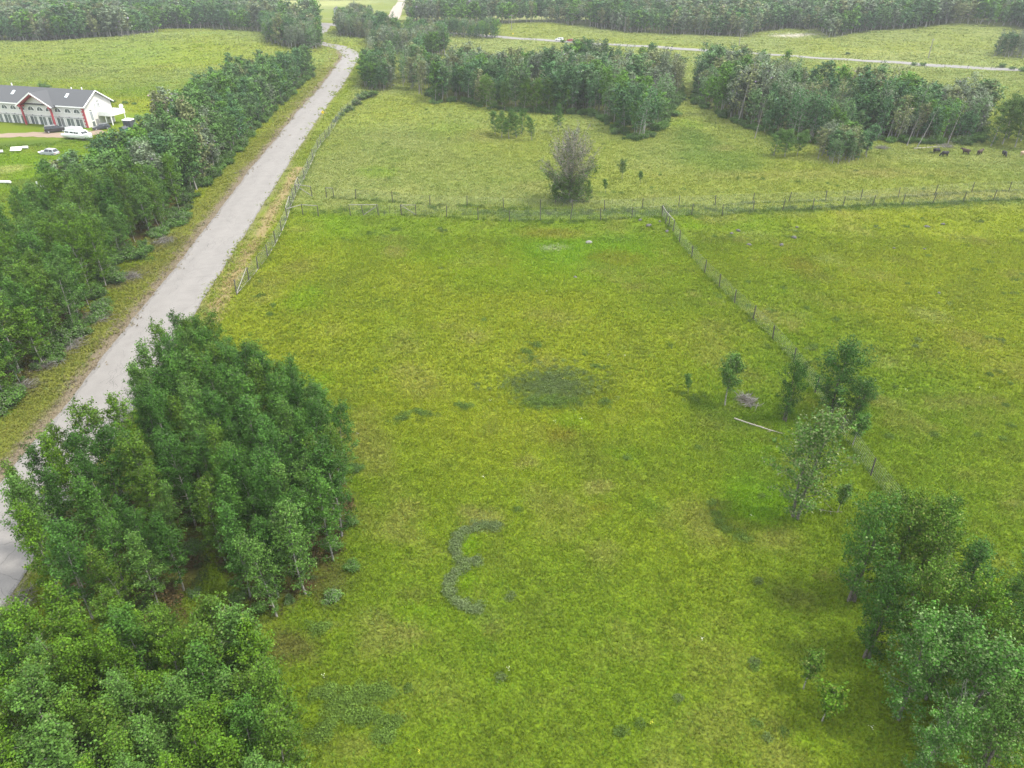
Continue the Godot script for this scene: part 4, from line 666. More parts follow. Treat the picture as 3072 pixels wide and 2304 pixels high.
# ------------------------------------------------------------------ mesh building
class Shape:
	var v := PackedVector3Array()
	var n := PackedVector3Array()
	var c := PackedColorArray()
	var uv := PackedVector2Array()
	var tint := Color.WHITE
	func tri(a: Vector3, b: Vector3, d: Vector3, nn: Vector3) -> void:
		if (b - a).cross(d - a).dot(nn) > 0.0:
			v.push_back(a); v.push_back(d); v.push_back(b)
		else:
			v.push_back(a); v.push_back(b); v.push_back(d)
		for i in 3:
			n.push_back(nn)
			c.push_back(tint)
	func tri3(a: Vector3, b: Vector3, d: Vector3, na: Vector3, nb: Vector3, nd: Vector3) -> void:
		if (b - a).cross(d - a).dot(na + nb + nd) > 0.0:
			v.push_back(a); v.push_back(d); v.push_back(b)
			n.push_back(na); n.push_back(nd); n.push_back(nb)
		else:
			v.push_back(a); v.push_back(b); v.push_back(d)
			n.push_back(na); n.push_back(nb); n.push_back(nd)
		for i in 3:
			c.push_back(tint)
	func quad(a: Vector3, b: Vector3, d: Vector3, e: Vector3, nn: Vector3) -> void:
		tri(a, b, d, nn)
		tri(a, d, e, nn)
	func quad_out(a: Vector3, b: Vector3, d: Vector3, e: Vector3, from: Vector3) -> void:
		var nn := (b - a).cross(d - a)
		if nn.length() < 1e-9:
			nn = (d - a).cross(e - a)
		nn = nn.normalized()
		if nn.dot((a + b + d + e) * 0.25 - from) < 0.0:
			nn = -nn
		quad(a, b, d, e, nn)
	func box(mid: Vector3, size: Vector3, basis := Basis()) -> void:
		var h := size * 0.5
		for ax in 3:
			for s in [-1.0, 1.0]:
				var nn := Vector3.ZERO
				nn[ax] = s
				var u := Vector3.ZERO
				var w := Vector3.ZERO
				u[(ax + 1) % 3] = h[(ax + 1) % 3]
				w[(ax + 2) % 3] = h[(ax + 2) % 3]
				var o: Vector3 = nn * h[ax]
				quad(mid + basis * (o - u - w), mid + basis * (o + u - w), mid + basis * (o + u + w), mid + basis * (o - u + w), basis * nn)
	func bar(a: Vector3, b: Vector3, w: float, h: float) -> void:
		var z := (b - a).normalized()
		var x := Vector3.UP.cross(z)
		x = Vector3.RIGHT if x.length() < 0.01 else x.normalized()
		box((a + b) * 0.5, Vector3(w, h, a.distance_to(b)), Basis(x, z.cross(x), z))
	func tube(p: PackedVector3Array, r: PackedFloat32Array, sides: int, cap := true) -> void:
		var rings := []
		var side := Vector3.RIGHT
		for i in p.size():
			var d := (p[mini(i + 1, p.size() - 1)] - p[maxi(i - 1, 0)]).normalized()
			side = (side - d * side.dot(d))
			if side.length() < 0.05:
				side = d.cross(Vector3(0.3, 0.2, 0.9))
			side = side.normalized()
			var up := d.cross(side)
			var ring := PackedVector3Array()
			for k in sides:
				var a := TAU * k / sides
				ring.push_back(side * cos(a) + up * sin(a))
			rings.push_back(ring)
		for i in p.size() - 1:
			for k in sides:
				var k2 := (k + 1) % sides
				var na: Vector3 = rings[i][k]
				var nb: Vector3 = rings[i][k2]
				var nc: Vector3 = rings[i + 1][k2]
				var nd: Vector3 = rings[i + 1][k]
				var pa := p[i] + na * r[i]
				var pb := p[i] + nb * r[i]
				var pc := p[i + 1] + nc * r[i + 1]
				var pd := p[i + 1] + nd * r[i + 1]
				tri3(pa, pb, pc, na, nb, nc)
				if r[i + 1] > 0.0005:
					tri3(pa, pc, pd, na, nc, nd)
		if cap:
			for e in [0, p.size() - 1]:
				var dd := (p[1] - p[0]).normalized() * -1.0 if e == 0 else (p[e] - p[e - 1]).normalized()
				for k in range(1, sides - 1):
					tri(p[e] + rings[e][0] * r[e], p[e] + rings[e][k] * r[e], p[e] + rings[e][k + 1] * r[e], dd)
	func rod(a: Vector3, b: Vector3, r: float, sides := 5, r2 := -1.0) -> void:
		tube(PackedVector3Array([a, b]), PackedFloat32Array([r, r if r2 < 0.0 else r2]), sides)
	func prism(side: PackedVector2Array, x0: float, x1: float) -> void:
		# a polygon in the (z, y) plane swept along x
		var idx := Geometry2D.triangulate_polygon(side)
		for x in [x0, x1]:
			var nn := Vector3(-1.0 if x == minf(x0, x1) else 1.0, 0, 0)
			for k in range(0, idx.size(), 3):
				tri(Vector3(x, side[idx[k]].y, side[idx[k]].x), Vector3(x, side[idx[k + 1]].y, side[idx[k + 1]].x), Vector3(x, side[idx[k + 2]].y, side[idx[k + 2]].x), nn)
		var cw := Geometry2D.is_polygon_clockwise(side)
		for i in side.size():
			var a := side[i]
			var b := side[(i + 1) % side.size()]
			var d := (b - a).normalized()
			var nn := Vector3(0, d.x, -d.y) if cw else Vector3(0, -d.x, d.y)
			quad(Vector3(x0, a.y, a.x), Vector3(x1, a.y, a.x), Vector3(x1, b.y, b.x), Vector3(x0, b.y, b.x), nn)
	func mesh(m: Material) -> ArrayMesh:
		var arr := []
		arr.resize(Mesh.ARRAY_MAX)
		arr[Mesh.ARRAY_VERTEX] = v
		arr[Mesh.ARRAY_NORMAL] = n
		arr[Mesh.ARRAY_COLOR] = c
		if uv.size() == v.size():
			arr[Mesh.ARRAY_TEX_UV] = uv
		var am := ArrayMesh.new()
		am.add_surface_from_arrays(Mesh.PRIMITIVE_TRIANGLES, arr)
		am.surface_set_material(0, m)
		return am

func numbered(called: String) -> String:
	taken[called] = taken.get(called, -1) + 1
	return called if taken[called] == 0 else "%s_%03d" % [called, taken[called]]

func tag(o: Node3D, label: String, category: String, group := "", kind := "") -> Node3D:
	if label: o.set_meta("label", label)
	if category: o.set_meta("category", category)
	if group: o.set_meta("group", group)
	if kind: o.set_meta("kind", kind)
	return o

func thing(called: String, label: String, category: String, at: Vector3, turn := 0.0, group := "") -> Node3D:
	var o := Node3D.new()
	o.name = numbered(called)
	add_child(o)
	o.position = at
	o.rotation.y = turn
	tag(o, label, category, group)
	return o

func part(called: String, m: Mesh, parent: Node3D, mat: Material = null) -> MeshInstance3D:
	var o := MeshInstance3D.new()
	o.name = called
	o.mesh = m
	if mat: o.material_override = mat
	parent.add_child(o, true)
	return o

func solo(called: String, m: Mesh, kind := "") -> MeshInstance3D:
	var o := MeshInstance3D.new()
	o.name = numbered(called)
	o.mesh = m
	add_child(o)
	if kind: o.set_meta("kind", kind)
	return o

func lin(r: float, g: float, b: float) -> Color:
	return Color(r, g, b).linear_to_srgb()

func paint(col: Color, rough := 0.8, metal := 0.0) -> StandardMaterial3D:
	var m := StandardMaterial3D.new()
	m.albedo_color = col
	m.roughness = rough
	m.metallic = metal
	return m

func grained(col: Color, rough: float, tile: float) -> StandardMaterial3D:
	var m := paint(col, rough)
	m.albedo_texture = M.grain
	m.uv1_triplanar = true
	m.uv1_scale = Vector3.ONE / tile
	return m

func leafy(col: Color) -> StandardMaterial3D:
	var m := paint(col, 0.55)
	m.vertex_color_use_as_albedo = true
	m.cull_mode = BaseMaterial3D.CULL_DISABLED
	m.backlight_enabled = true
	m.backlight = Color(0.45, 0.5, 0.25)
	m.metallic_specular = 0.2
	return m

var M := {}
var leaf_tones: Array = []
var variants := {}

# ------------------------------------------------------------------ terrain
func hgt(x: float, z: float) -> float:
	var h := 0.0
	for g in GAUSS:
		var a: float = (x - g[0]) / g[2]
		var b: float = (z - g[1]) / g[3]
		var q := a * a + b * b
		if q < 9.0:
			h += g[4] * exp(-q)
	h += 0.22 * sin(x * .083 + 1.3) * sin(z * .071 + .4) + 0.1 * sin(x * .23 + z * .13 + .7) + 0.08 * sin(z * .29 - x * .11)
	h += clampf((-z - 480.0) / 400.0, 0.0, 1.0) * 5.0 * sin(x * .011 + .5) * sin(z * .013)
	return h

func on(x: float, z: float, lift := 0.0) -> Vector3:
	return Vector3(x, hgt(x, z) + lift, z)

func spot(k: String, lift := 0.0) -> Vector3:
	var p: Vector2 = AT[k]
	return on(p.x, p.y, lift)

func in_poly(k: String, p: Vector2) -> bool:
	return boxes[k].has_point(p) and Geometry2D.is_point_in_polygon(p, polys[k])

func road_x(z: float) -> float:
	for i in range(1, ROAD_LINE.size()):
		if z >= ROAD_LINE[i][1]:
			var a: Array = ROAD_LINE[i - 1]
			var b: Array = ROAD_LINE[i]
			return lerpf(a[0], b[0], (z - a[1]) / (b[1] - a[1]))
	return -127.0

func off_path(p: Vector2, line: PackedVector2Array) -> float:
	var best := 1e9
	for i in line.size() - 1:
		best = minf(best, p.distance_squared_to(Geometry2D.get_closest_point_to_segment(p, line[i], line[i + 1])))
	return sqrt(best)

func mixc(a: Vector3, b: Vector3, t: float) -> Vector3:
	return a.lerp(b, clampf(t, 0.0, 1.0))

func soil(x: float, z: float) -> Vector3:
	# what grows or lies on the ground here, as a linear base colour
	var big := n_big.get_noise_2d(x, z)
	var mid := n_mid.get_noise_2d(x, z)
	var fine := n_fine.get_noise_2d(x, z)
	var col := mixc(Vector3(.190, .232, .016), Vector3(.128, .195, .014), .45 + big * 1.6)
	col = mixc(col, Vector3(.215, .205, .055), clampf(mid * 1.2 - .2 + fine * .2, 0, .5))
	col = mixc(col, Vector3(.105, .135, .020), clampf(-mid * 1.1 - .16 + fine * .4, 0, .5))
	var p := Vector2(x, z)
	if z < -136.0 and x > -60.0:
		col = mixc(col, mixc(Vector3(.212, .240, .074), Vector3(.142, .198, .040), clampf(mid * 1.6 - .1, 0, .8)), (.62 + big * .5) * smoothstep(-136.0, -146.0, z + mid * 5.0 + fine * 3.0))
	if z < -270.0:
		col = mixc(col, Vector3(.205, .242, .074), (.5 + big * .6) * smoothstep(-270.0, -330.0, z + mid * 30.0))
	for q in PATCHES:
		var a: float = (x - q[0]) / q[2]
		var b: float = (z - q[1]) / q[3]
		var d := a * a + b * b
		if d < 2.5:
			var e: float = 1.0 - smoothstep(.35, 1.0, sqrt(d) + q[8] * (mid * .55 + fine * .5))
			col = mixc(col, Vector3(q[4], q[5], q[6]), e * q[7])
	if z > -400.0:
		var dx := x - road_x(z)
		if absf(dx) < 22.0:
			var wob := fine * .8 + mid * .6
			if dx < 0.0:
				col = mixc(col, Vector3(.165, .175, .036), smoothstep(11.5, 8.5, -dx + wob) * .8)
				col = mixc(col, Vector3(.205, .165, .125), smoothstep(6.4, 5.2, -dx + wob * .8) * .9)
			else:
				col = mixc(col, Vector3(.15, .195, .018), smoothstep(9.5, 7.5, dx + wob) * .7)
				if z < -90.0 and z > -175.0:
					col = mixc(col, Vector3(.30, .235, .12), (1.0 - smoothstep(.6, 1.6, absf(dx - 6.9 + wob * .6))) * .92)
				col = mixc(col, Vector3(.24, .21, .13), smoothstep(5.2, 4.3, dx + wob * .6) * .6)
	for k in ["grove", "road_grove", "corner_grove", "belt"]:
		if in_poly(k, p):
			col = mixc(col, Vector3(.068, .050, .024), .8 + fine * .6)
	if z < -540.0 and clearing(x, z):
		return mixc(col, Vector3(.25, .27, .11), .7)
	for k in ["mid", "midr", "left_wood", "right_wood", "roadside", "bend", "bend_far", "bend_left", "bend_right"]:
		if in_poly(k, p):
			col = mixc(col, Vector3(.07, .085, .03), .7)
	return col

func build_ground() -> void:
	var xs := PackedFloat32Array()
	var zs := PackedFloat32Array()
	var x := -130.0
	while x <= 130.0:
		xs.push_back(x)
		x += 1.1
	var s := 1.5
	while xs[xs.size() - 1] < 2600.0:
		xs.push_back(xs[xs.size() - 1] + s)
		s *= 1.09
	s = 1.5
	while xs[0] > -2600.0:
		xs.insert(0, xs[0] - s)
		s *= 1.09
	var z := 14.0
	while z > -250.0:
		zs.push_back(z)
		z -= 1.1
	s = 1.2
	while zs[zs.size() - 1] > -4200.0:
		zs.push_back(zs[zs.size() - 1] - s)
		s *= 1.028
	s = 2.0
	while zs[0] < 1500.0:
		zs.insert(0, zs[0] + s)
		s *= 1.35
	var w := xs.size()
	var v := PackedVector3Array()
	var nn := PackedVector3Array()
	var c := PackedColorArray()
	for j in zs.size():
		for i in w:
			var px := xs[i]
			var pz := zs[j]
			v.push_back(Vector3(px, hgt(px, pz), pz))
			nn.push_back(Vector3(hgt(px - .5, pz) - hgt(px + .5, pz), 1.0, hgt(px, pz - .5) - hgt(px, pz + .5)).normalized())
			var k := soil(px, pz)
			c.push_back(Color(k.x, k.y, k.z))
	var ix := PackedInt32Array()
	for j in zs.size() - 1:
		for i in w - 1:
			var a := j * w + i
			ix.append_array([a, a + w, a + 1, a + 1, a + w, a + w + 1])
	var arr := []
	arr.resize(Mesh.ARRAY_MAX)
	arr[Mesh.ARRAY_VERTEX] = v
	arr[Mesh.ARRAY_NORMAL] = nn
	arr[Mesh.ARRAY_COLOR] = c
	arr[Mesh.ARRAY_INDEX] = ix
	var am := ArrayMesh.new()
	am.add_surface_from_arrays(Mesh.PRIMITIVE_TRIANGLES, arr)
	var m := StandardMaterial3D.new()
	m.vertex_color_use_as_albedo = true
	m.roughness = 1.0
	m.metallic_specular = 0.15
	m.albedo_texture = M.turf
	m.uv1_triplanar = true
	m.uv1_world_triplanar = true
	m.uv1_scale = Vector3.ONE / 9.0
	am.surface_set_material(0, m)
	solo("ground", am, "structure")

func ribbon(line: Array, half: float, lift: float, period: float, ragged: float, step := 1.5) -> Shape:
	var sh := Shape.new()
	var curve := Curve2D.new()
	for i in line.size():
		var a := Vector2(line[maxi(i - 1, 0)][0], line[maxi(i - 1, 0)][1])
		var b := Vector2(line[mini(i + 1, line.size() - 1)][0], line[mini(i + 1, line.size() - 1)][1])
		var here := Vector2(line[i][0], line[i][1])
		var t := (b - a).normalized()
		curve.add_point(here, -t * here.distance_to(a) * .3, t * here.distance_to(b) * .3)
	var total := curve.get_baked_length()
	var count := int(total / step)
	var rows := []
	for i in count + 1:
		var d := total * i / count
		var p := curve.sample_baked(d, true)
		var q := curve.sample_baked(minf(d + .5, total), true)
		var o := curve.sample_baked(maxf(d - .5, 0), true)
		var t := (q - o).normalized()
		var nrm := Vector2(-t.y, t.x)
		var row := []
		for k in 7:
			var u := k / 6.0
			var off := (u - .5) * 2.0 * half
			if k == 0 or k == 6:
				off += n_fine.get_noise_2d(d * 2.0, k * 40.0) * ragged + n_mid.get_noise_2d(d * 3.0, k * 90.0) * ragged
			var xz := p + nrm * off
			row.push_back([on(xz.x, xz.y, lift + .05 * (1.0 - absf(u - .5) * 2.0)), Vector2(u, d / period)])
		rows.push_back(row)
	for i in count:
		for k in 6:
			for tr in [[[i, k], [i + 1, k], [i + 1, k + 1]], [[i, k], [i + 1, k + 1], [i, k + 1]]]:
				var a: Vector3 = rows[tr[0][0]][tr[0][1]][0]
				var b: Vector3 = rows[tr[1][0]][tr[1][1]][0]
				var d2: Vector3 = rows[tr[2][0]][tr[2][1]][0]
				var nn := (b - a).cross(d2 - a).normalized()
				var flip := nn.y > 0.0
				if nn.y < 0.0: nn = -nn
				for q in ([0, 2, 1] if flip else [0, 1, 2]):
					sh.v.push_back(rows[tr[q][0]][tr[q][1]][0])
					sh.uv.push_back(rows[tr[q][0]][tr[q][1]][1])
					sh.n.push_back(nn)
					sh.c.push_back(Color.WHITE)
	return sh

func asphalt(base: Vector3, cracks: int, sd: int) -> StandardMaterial3D:
	var w := 256
	var h := 2048
	var data := PackedByteArray()
	data.resize(w * h * 3)
	var r := RandomNumberGenerator.new()
	r.seed = sd
	var fine := FastNoiseLite.new()
	fine.seed = sd
	fine.frequency = .12
	fine.fractal_octaves = 3
	var fi := fine.get_seamless_image(w, h)
	fine.frequency = .012
	var bi := fine.get_seamless_image(w, h)
	var fd := fi.get_data()
	var bd := bi.get_data()
	var val := PackedFloat32Array()
	val.resize(w * h)
	for i in w * h:
		var u := float(i % w) / w
		var track := .04 * (cos(u * TAU * 2.0) - 1.0) * .5
		val[i] = .82 + (fd[i] / 255.0 - .5) * .14 + (bd[i] / 255.0 - .5) * .12 + track
	for k in cracks:
		var px := r.randf() * w
		var py := r.randf() * h
		var along := r.randf() < .6
		var ang := (PI / 2 if along else 0.0) + r.randfn(0, .25)
		var dark := r.randf_range(.15, .42)
		for st in r.randi_range(30, 260):
			ang += r.randfn(0, .16)
			ang = lerpf(ang, PI / 2 if along else 0.0, .05)
			px += cos(ang)
			py += sin(ang)
			if px < 1 or px >= w - 1: break
			var iy := posmod(int(py), h)
			val[iy * w + int(px)] *= 1.0 - dark
			val[iy * w + int(px) + 1] *= 1.0 - dark * .4
	if cracks > 50:
		# broken asphalt edge
		for i in w * h:
			var u := float(i % w) / w
			var lip := minf(u * 1.0, (1.0 - u) * 1.6)
			if lip < .05 * (.4 + bd[i] / 160.0) and fd[i] > 105:
				val[i] *= .74
	for k in 9:
		var cx := r.randf() * w
		var cy := r.randf() * h
		for st in 260:
			var qx := int(cx + r.randfn(0, 9))
			var qy := posmod(int(cy + r.randfn(0, 22)), h)
			if qx >= 0 and qx < w: val[qy * w + qx] *= .72
	for i in w * h:
		var q := clampf(val[i], 0, 1)
		var cc := Color(base.x * q, base.y * q, base.z * q).linear_to_srgb()
		data[i * 3] = int(cc.r * 255)
		data[i * 3 + 1] = int(cc.g * 255)
		data[i * 3 + 2] = int(cc.b * 255)
	var m := StandardMaterial3D.new()
	m.albedo_texture = ImageTexture.create_from_image(Image.create_from_data(w, h, false, Image.FORMAT_RGB8, data))
	m.roughness = .95
	m.metallic_specular = .3
	return m

# ------------------------------------------------------------------ plants
func leaf(sh: Shape, p: Vector3, nrm: Vector3, size: float, r: RandomNumberGenerator) -> void:
	var t := nrm.cross(Vector3(r.randf() - .5, r.randf() - .5, r.randf() - .5))
	if t.length() < .01: t = Vector3.RIGHT
	t = t.normalized() * size * .62
	var b := nrm.cross(t).normalized() * size * .5
	var col := sh.tint
	sh.v.append_array([p - t, p + t, p - b, p - t, p + b, p + t])
	for i in 6:
		sh.n.push_back(nrm)
		sh.c.push_back(col)

func make_tree(sd: int, o: Dictionary) -> Dictionary:
	# a tapered trunk with limbs in one mesh, leaves in clumps round the limb ends in another
	var r := RandomNumberGenerator.new()
	r.seed = sd
	var wood := Shape.new()
	var crown := Shape.new()
	var h: float = o.h
	var stems: int = o.get("stems", 1)
	var per: float = 1.0 / stems
	for st in stems:
		var hh := h * (1.0 if st == 0 else r.randf_range(.72, .95))
		var root := Vector3.ZERO if st == 0 else Vector3(r.randfn(0, .35), 0, r.randfn(0, .35))
		var lean := Vector3(r.randfn(0, 1), 0, r.randfn(0, 1)) * h * float(o.get("lean", .03)) + root * (1.6 if stems > 1 else 0.0)
		var wob := Vector3(r.randfn(0, .12), 0, r.randfn(0, .12)) * h * .1
		var p := PackedVector3Array()
		var rad := PackedFloat32Array()
		var r0: float = o.r0
		for i in 9:
			var t := i / 8.0
			p.push_back(root + Vector3(0, hh * t, 0) + lean * t * t + wob * sin(t * 5.0) + Vector3(0, -.15 if i == 0 else 0.0, 0))
			rad.push_back(r0 * ((1.0 - t) * .93 + .03) * (1.25 if i == 0 else 1.0))
		wood.tint = o.bark
		wood.tube(p, rad, 6)
		var nb: int = int(o.nb * (1.0 if stems == 1 else .62))
		var base: float = o.base
		var az := r.randf() * TAU
		for i in nb:
			var tt := (i + .5) / nb
			var t := base + (.975 - base) * pow(tt, .85)
			var fi := t * 8.0
			var i0 := mini(int(fi), 7)
			var from := p[i0].lerp(p[i0 + 1], fi - i0)
			az += 2.4 + r.randfn(0, .35)
			var prof: float
			match o.form:
				"cone": prof = 1.05 - .85 * tt
				"round": prof = sin(PI * (.16 + .74 * tt))
				"spire": prof = (.78 + .35 * sin(PI * minf(tt * 1.6, 1.0))) * (1.0 - pow(tt, 3.6) * .62)
				_: prof = pow(sin(PI * (.10 + .80 * tt)), .8)
			var ln: float = o.r * prof * r.randf_range(.62, 1.18)
			var el := deg_to_rad(lerpf(o.el0, o.el1, tt) + r.randfn(0, 8))
			var dir := Vector3(cos(az) * cos(el), sin(el), sin(az) * cos(el))
			var mid2 := from + dir * ln * .55 - Vector3(0, ln * .04, 0)
			var tip := from + dir * ln + Vector3(0, ln * .14, 0)
			if ln > .25:
				wood.tint = o.bark * r.randf_range(.8, 1.05)
				wood.tube(PackedVector3Array([from, mid2, tip]), PackedFloat32Array([maxf(r0 * (1.0 - t) * .42, .012), maxf(r0 * (1.0 - t) * .25, .008), .004]), 3, false)
			if o.has("twigs"):
				for k in int(o.twigs):
					var q := mid2.lerp(tip, r.randf()) if r.randf() < .7 else from.lerp(mid2, r.randf())
					var td := (dir + Vector3(r.randfn(0, .6), r.randfn(.25, .5), r.randfn(0, .6))).normalized()
					wood.rod(q, q + td * r.randf_range(.25, .6) * o.r * .32, float(o.get("twig_r", .010)), 3, .004)
			var nl := int(o.leaves * per * r.randf_range(.7, 1.3) * prof / nb * 1.45)
			if o.has("bare_top") and t > o.bare_top:
				nl = int(nl * float(o.bare_keep))
			var ncl := maxi(2, int(2.0 + ln * 2.0))
			var tone := r.randf_range(.78, 1.22)
			for k in ncl:
				var s := lerpf(float(o.get("inner", .22)), 1.06, (k + r.randf()) / ncl)
				var cc := from.lerp(mid2, s / .55) if s < .55 else mid2.lerp(tip, (s - .55) / .45)
				cc += Vector3(r.randfn(0, .12), r.randfn(0, .10), r.randfn(0, .12)) * o.r * .5
				var cr: float = o.clump * r.randf_range(.7, 1.25)
				var ctone := tone * r.randf_range(.74, 1.28)
				for q in int(ceil(float(nl) / ncl)):
					var d := Vector3(r.randfn(0, .55), r.randfn(0, .5), r.randfn(0, .55))
					var nrm := (Vector3(r.randfn(0, .75), r.randfn(.55, .6), r.randfn(0, .75)) + d * .9).normalized()
					var g := ctone * r.randf_range(.78, 1.22)
					if r.randf() < float(o.pale if t > .38 else o.get("pale_low", o.pale)):
						var pc: Vector3 = o.get("pale_col", Vector3(.140, .172, .078)) * g
						crown.tint = Color(pc.x, pc.y, pc.z)
					else:
						crown.tint = Color(.063 * g, .130 * g, .024 * g)
					leaf(crown, cc + d * cr, nrm, o.ls * r.randf_range(.55, 1.4), r)
	var out := {"trunk": wood.mesh(M.bark)}
	if crown.v.size():
		out.crown = crown.mesh(leaf_tones[0])
	return out

func make_bush(sd: int, leaves: int, ls: float, pale: float) -> Dictionary:
	var r := RandomNumberGenerator.new()
	r.seed = sd
	var wood := Shape.new()
	var crown := Shape.new()
	wood.tint = Color(.12, .10, .08)
	for i in 9:
		var a := TAU * i / 9.0 + r.randfn(0, .3)
		var e := r.randf_range(.5, 1.3)
		var d := Vector3(cos(a) * cos(e), sin(e), sin(a) * cos(e))
		var ln := r.randf_range(.75, 1.15)
		wood.rod(Vector3(0, -.05, 0), d * ln, .03, 4, .006)
		for k in 6:
			var cc := d * ln * r.randf_range(.35, 1.05) + Vector3(r.randfn(0, .12), r.randfn(0, .08), r.randfn(0, .12))
			var tone := r.randf_range(.8, 1.2)
			for q in int(leaves / 54.0):
				var o := Vector3(r.randfn(0, .13), r.randfn(0, .11), r.randfn(0, .13))
				var g := tone * r.randf_range(.8, 1.2)
				crown.tint = Color(.115 * g, .145 * g, .085 * g) if r.randf() < pale else Color(.063 * g, .130 * g, .024 * g)
				var pp := cc + o
				pp.y = maxf(pp.y, .02)
				leaf(crown, pp, (Vector3(r.randfn(0, .7), r.randfn(.6, .6), r.randfn(0, .7)) + d * .4).normalized(), ls * r.randf_range(.7, 1.3), r)
	return {"trunk": wood.mesh(M.bark), "crown": crown.mesh(leaf_tones[0])}

func joined(t: Dictionary) -> ArrayMesh:
	var am := ArrayMesh.new()
	am.add_surface_from_arrays(Mesh.PRIMITIVE_TRIANGLES, t.trunk.surface_get_arrays(0))
	am.surface_set_material(0, M.bark_many)
	am.add_surface_from_arrays(Mesh.PRIMITIVE_TRIANGLES, t.crown.surface_get_arrays(0))
	am.surface_set_material(1, M.leaf_many)
	return am

func plant_parts(root: Node3D, t: Dictionary, tone: int) -> void:
	part("trunk", t.trunk, root)
	if t.has("crown"):
		part("crown", t.crown, root, leaf_tones[tone])

func mass(called: String, label: String, category: String, meshes: Array, places: Array) -> void:
	# places: [Transform3D, Color, which mesh]
	var root := Node3D.new()
	root.name = numbered(called)
	add_child(root)
	tag(root, label, category, "", "stuff")
	for k in meshes.size():
		var mine := places.filter(func(e): return e[2] == k)
		if mine.is_empty(): continue
		var mm := MultiMesh.new()
		mm.transform_format = MultiMesh.TRANSFORM_3D
		mm.use_colors = true
		mm.mesh = meshes[k]
		mm.instance_count = mine.size()
		for i in mine.size():
			mm.set_instance_transform(i, mine[i][0])
			mm.set_instance_color(i, mine[i][1])
		var o := MultiMeshInstance3D.new()
		o.name = "clump"
		o.multimesh = mm
		root.add_child(o, true)
		o.set_meta("kind", "stuff")

func tree_place(x: float, z: float, h: float, nom: float, wide: float, col: Color, k: int) -> Array:
	var b := Basis(Vector3.UP, rng.randf() * TAU).scaled(Vector3(h / nom * wide, h / nom, h / nom * wide))
	b = Basis(Vector3(1, 0, 0), rng.randfn(0, .03)) * b
	return [Transform3D(b, on(x, z, -.05)), col, k]

func wood_tone(x: float, z: float) -> Color:
	# grey, brownish, dark and plain trees stand in loose family groups
	var g := rng.randf_range(.78, 1.22)
	var q := clampf(.5 + n_mid.get_noise_2d(x * .55 + 300.0, z * .55) * .9 + rng.randfn(0, .16), 0, 1)
	if q < .26: return Color(2.1 * g, 1.3 * g, 4.6 * g)
	if q < .40: return Color(2.2 * g, 1.22 * g, 3.0 * g)
	if q < .60: return Color(1.25 * g, 1.1 * g, 2.2 * g)
	if q < .80: return Color(.9 * g, .95 * g, 2.0 * g)
	return Color(1.2 * g, 1.25 * g, .85 * g)

func belt_tone(x: float, z: float) -> Color:
	var c := wood_tone(x, z)
	if c.b > 2.4 and rng.randf() < .72:
		var g := rng.randf_range(.85, 1.2)
		return Color(1.15 * g, 1.1 * g, 1.5 * g)
	return c

func fill_wood(k: String, spacing: float, hlo: float, hhi: float, nvar: int, limit := 1e9) -> Array:
	var out := []
	var b: Rect2 = boxes[k]
	var z := b.position.y
	while z < b.end.y:
		var grow := clampf(-z / 520.0, 1.0, 1.6) if spacing > 3.4 else 1.0
		var x := b.position.x
		while x < b.end.x:
			var p := Vector2(x + rng.randf_range(-.5, .5) * spacing * grow, z + rng.randf_range(-.5, .5) * spacing * grow)
			if Geometry2D.is_point_in_polygon(p, polys[k]) and n_mid.get_noise_2d(p.x * .5, p.y * .5) > -.42:
				if (absf(p.x - gravel_x(p.y)) > 11.0 or p.y > -500.0) and not (spacing > 3.5 and clearing(p.x, p.y)):
					out.push_back(tree_place(p.x, p.y, rng.randf_range(hlo, hhi) * (1.0 + .6 * n_mid.get_noise_2d(p.x * .6, p.y * .6)), 10.0, rng.randf_range(1.0, 1.75), Color.WHITE, rng.randi() % nvar))
					var e: Array = out[out.size() - 1]
					e[1] = wood_tone(p.x, p.y)
					if nvar == 5 and e[1].b > 1.9 and rng.randf() < .55: e[2] = 5 + rng.randi() % 2
			x += spacing * grow
		z += spacing * grow
	return out

func clearing(x: float, z: float) -> bool:
	return z < -540.0 and n_big.get_noise_2d(x * .30, z * 1.0) > .20

func gravel_x(z: float) -> float:
	var a: Vector2 = AT.gravel_a
	var b: Vector2 = AT.gravel_d
	return lerpf(a.x, b.x, (z - a.y) / (b.y - a.y))

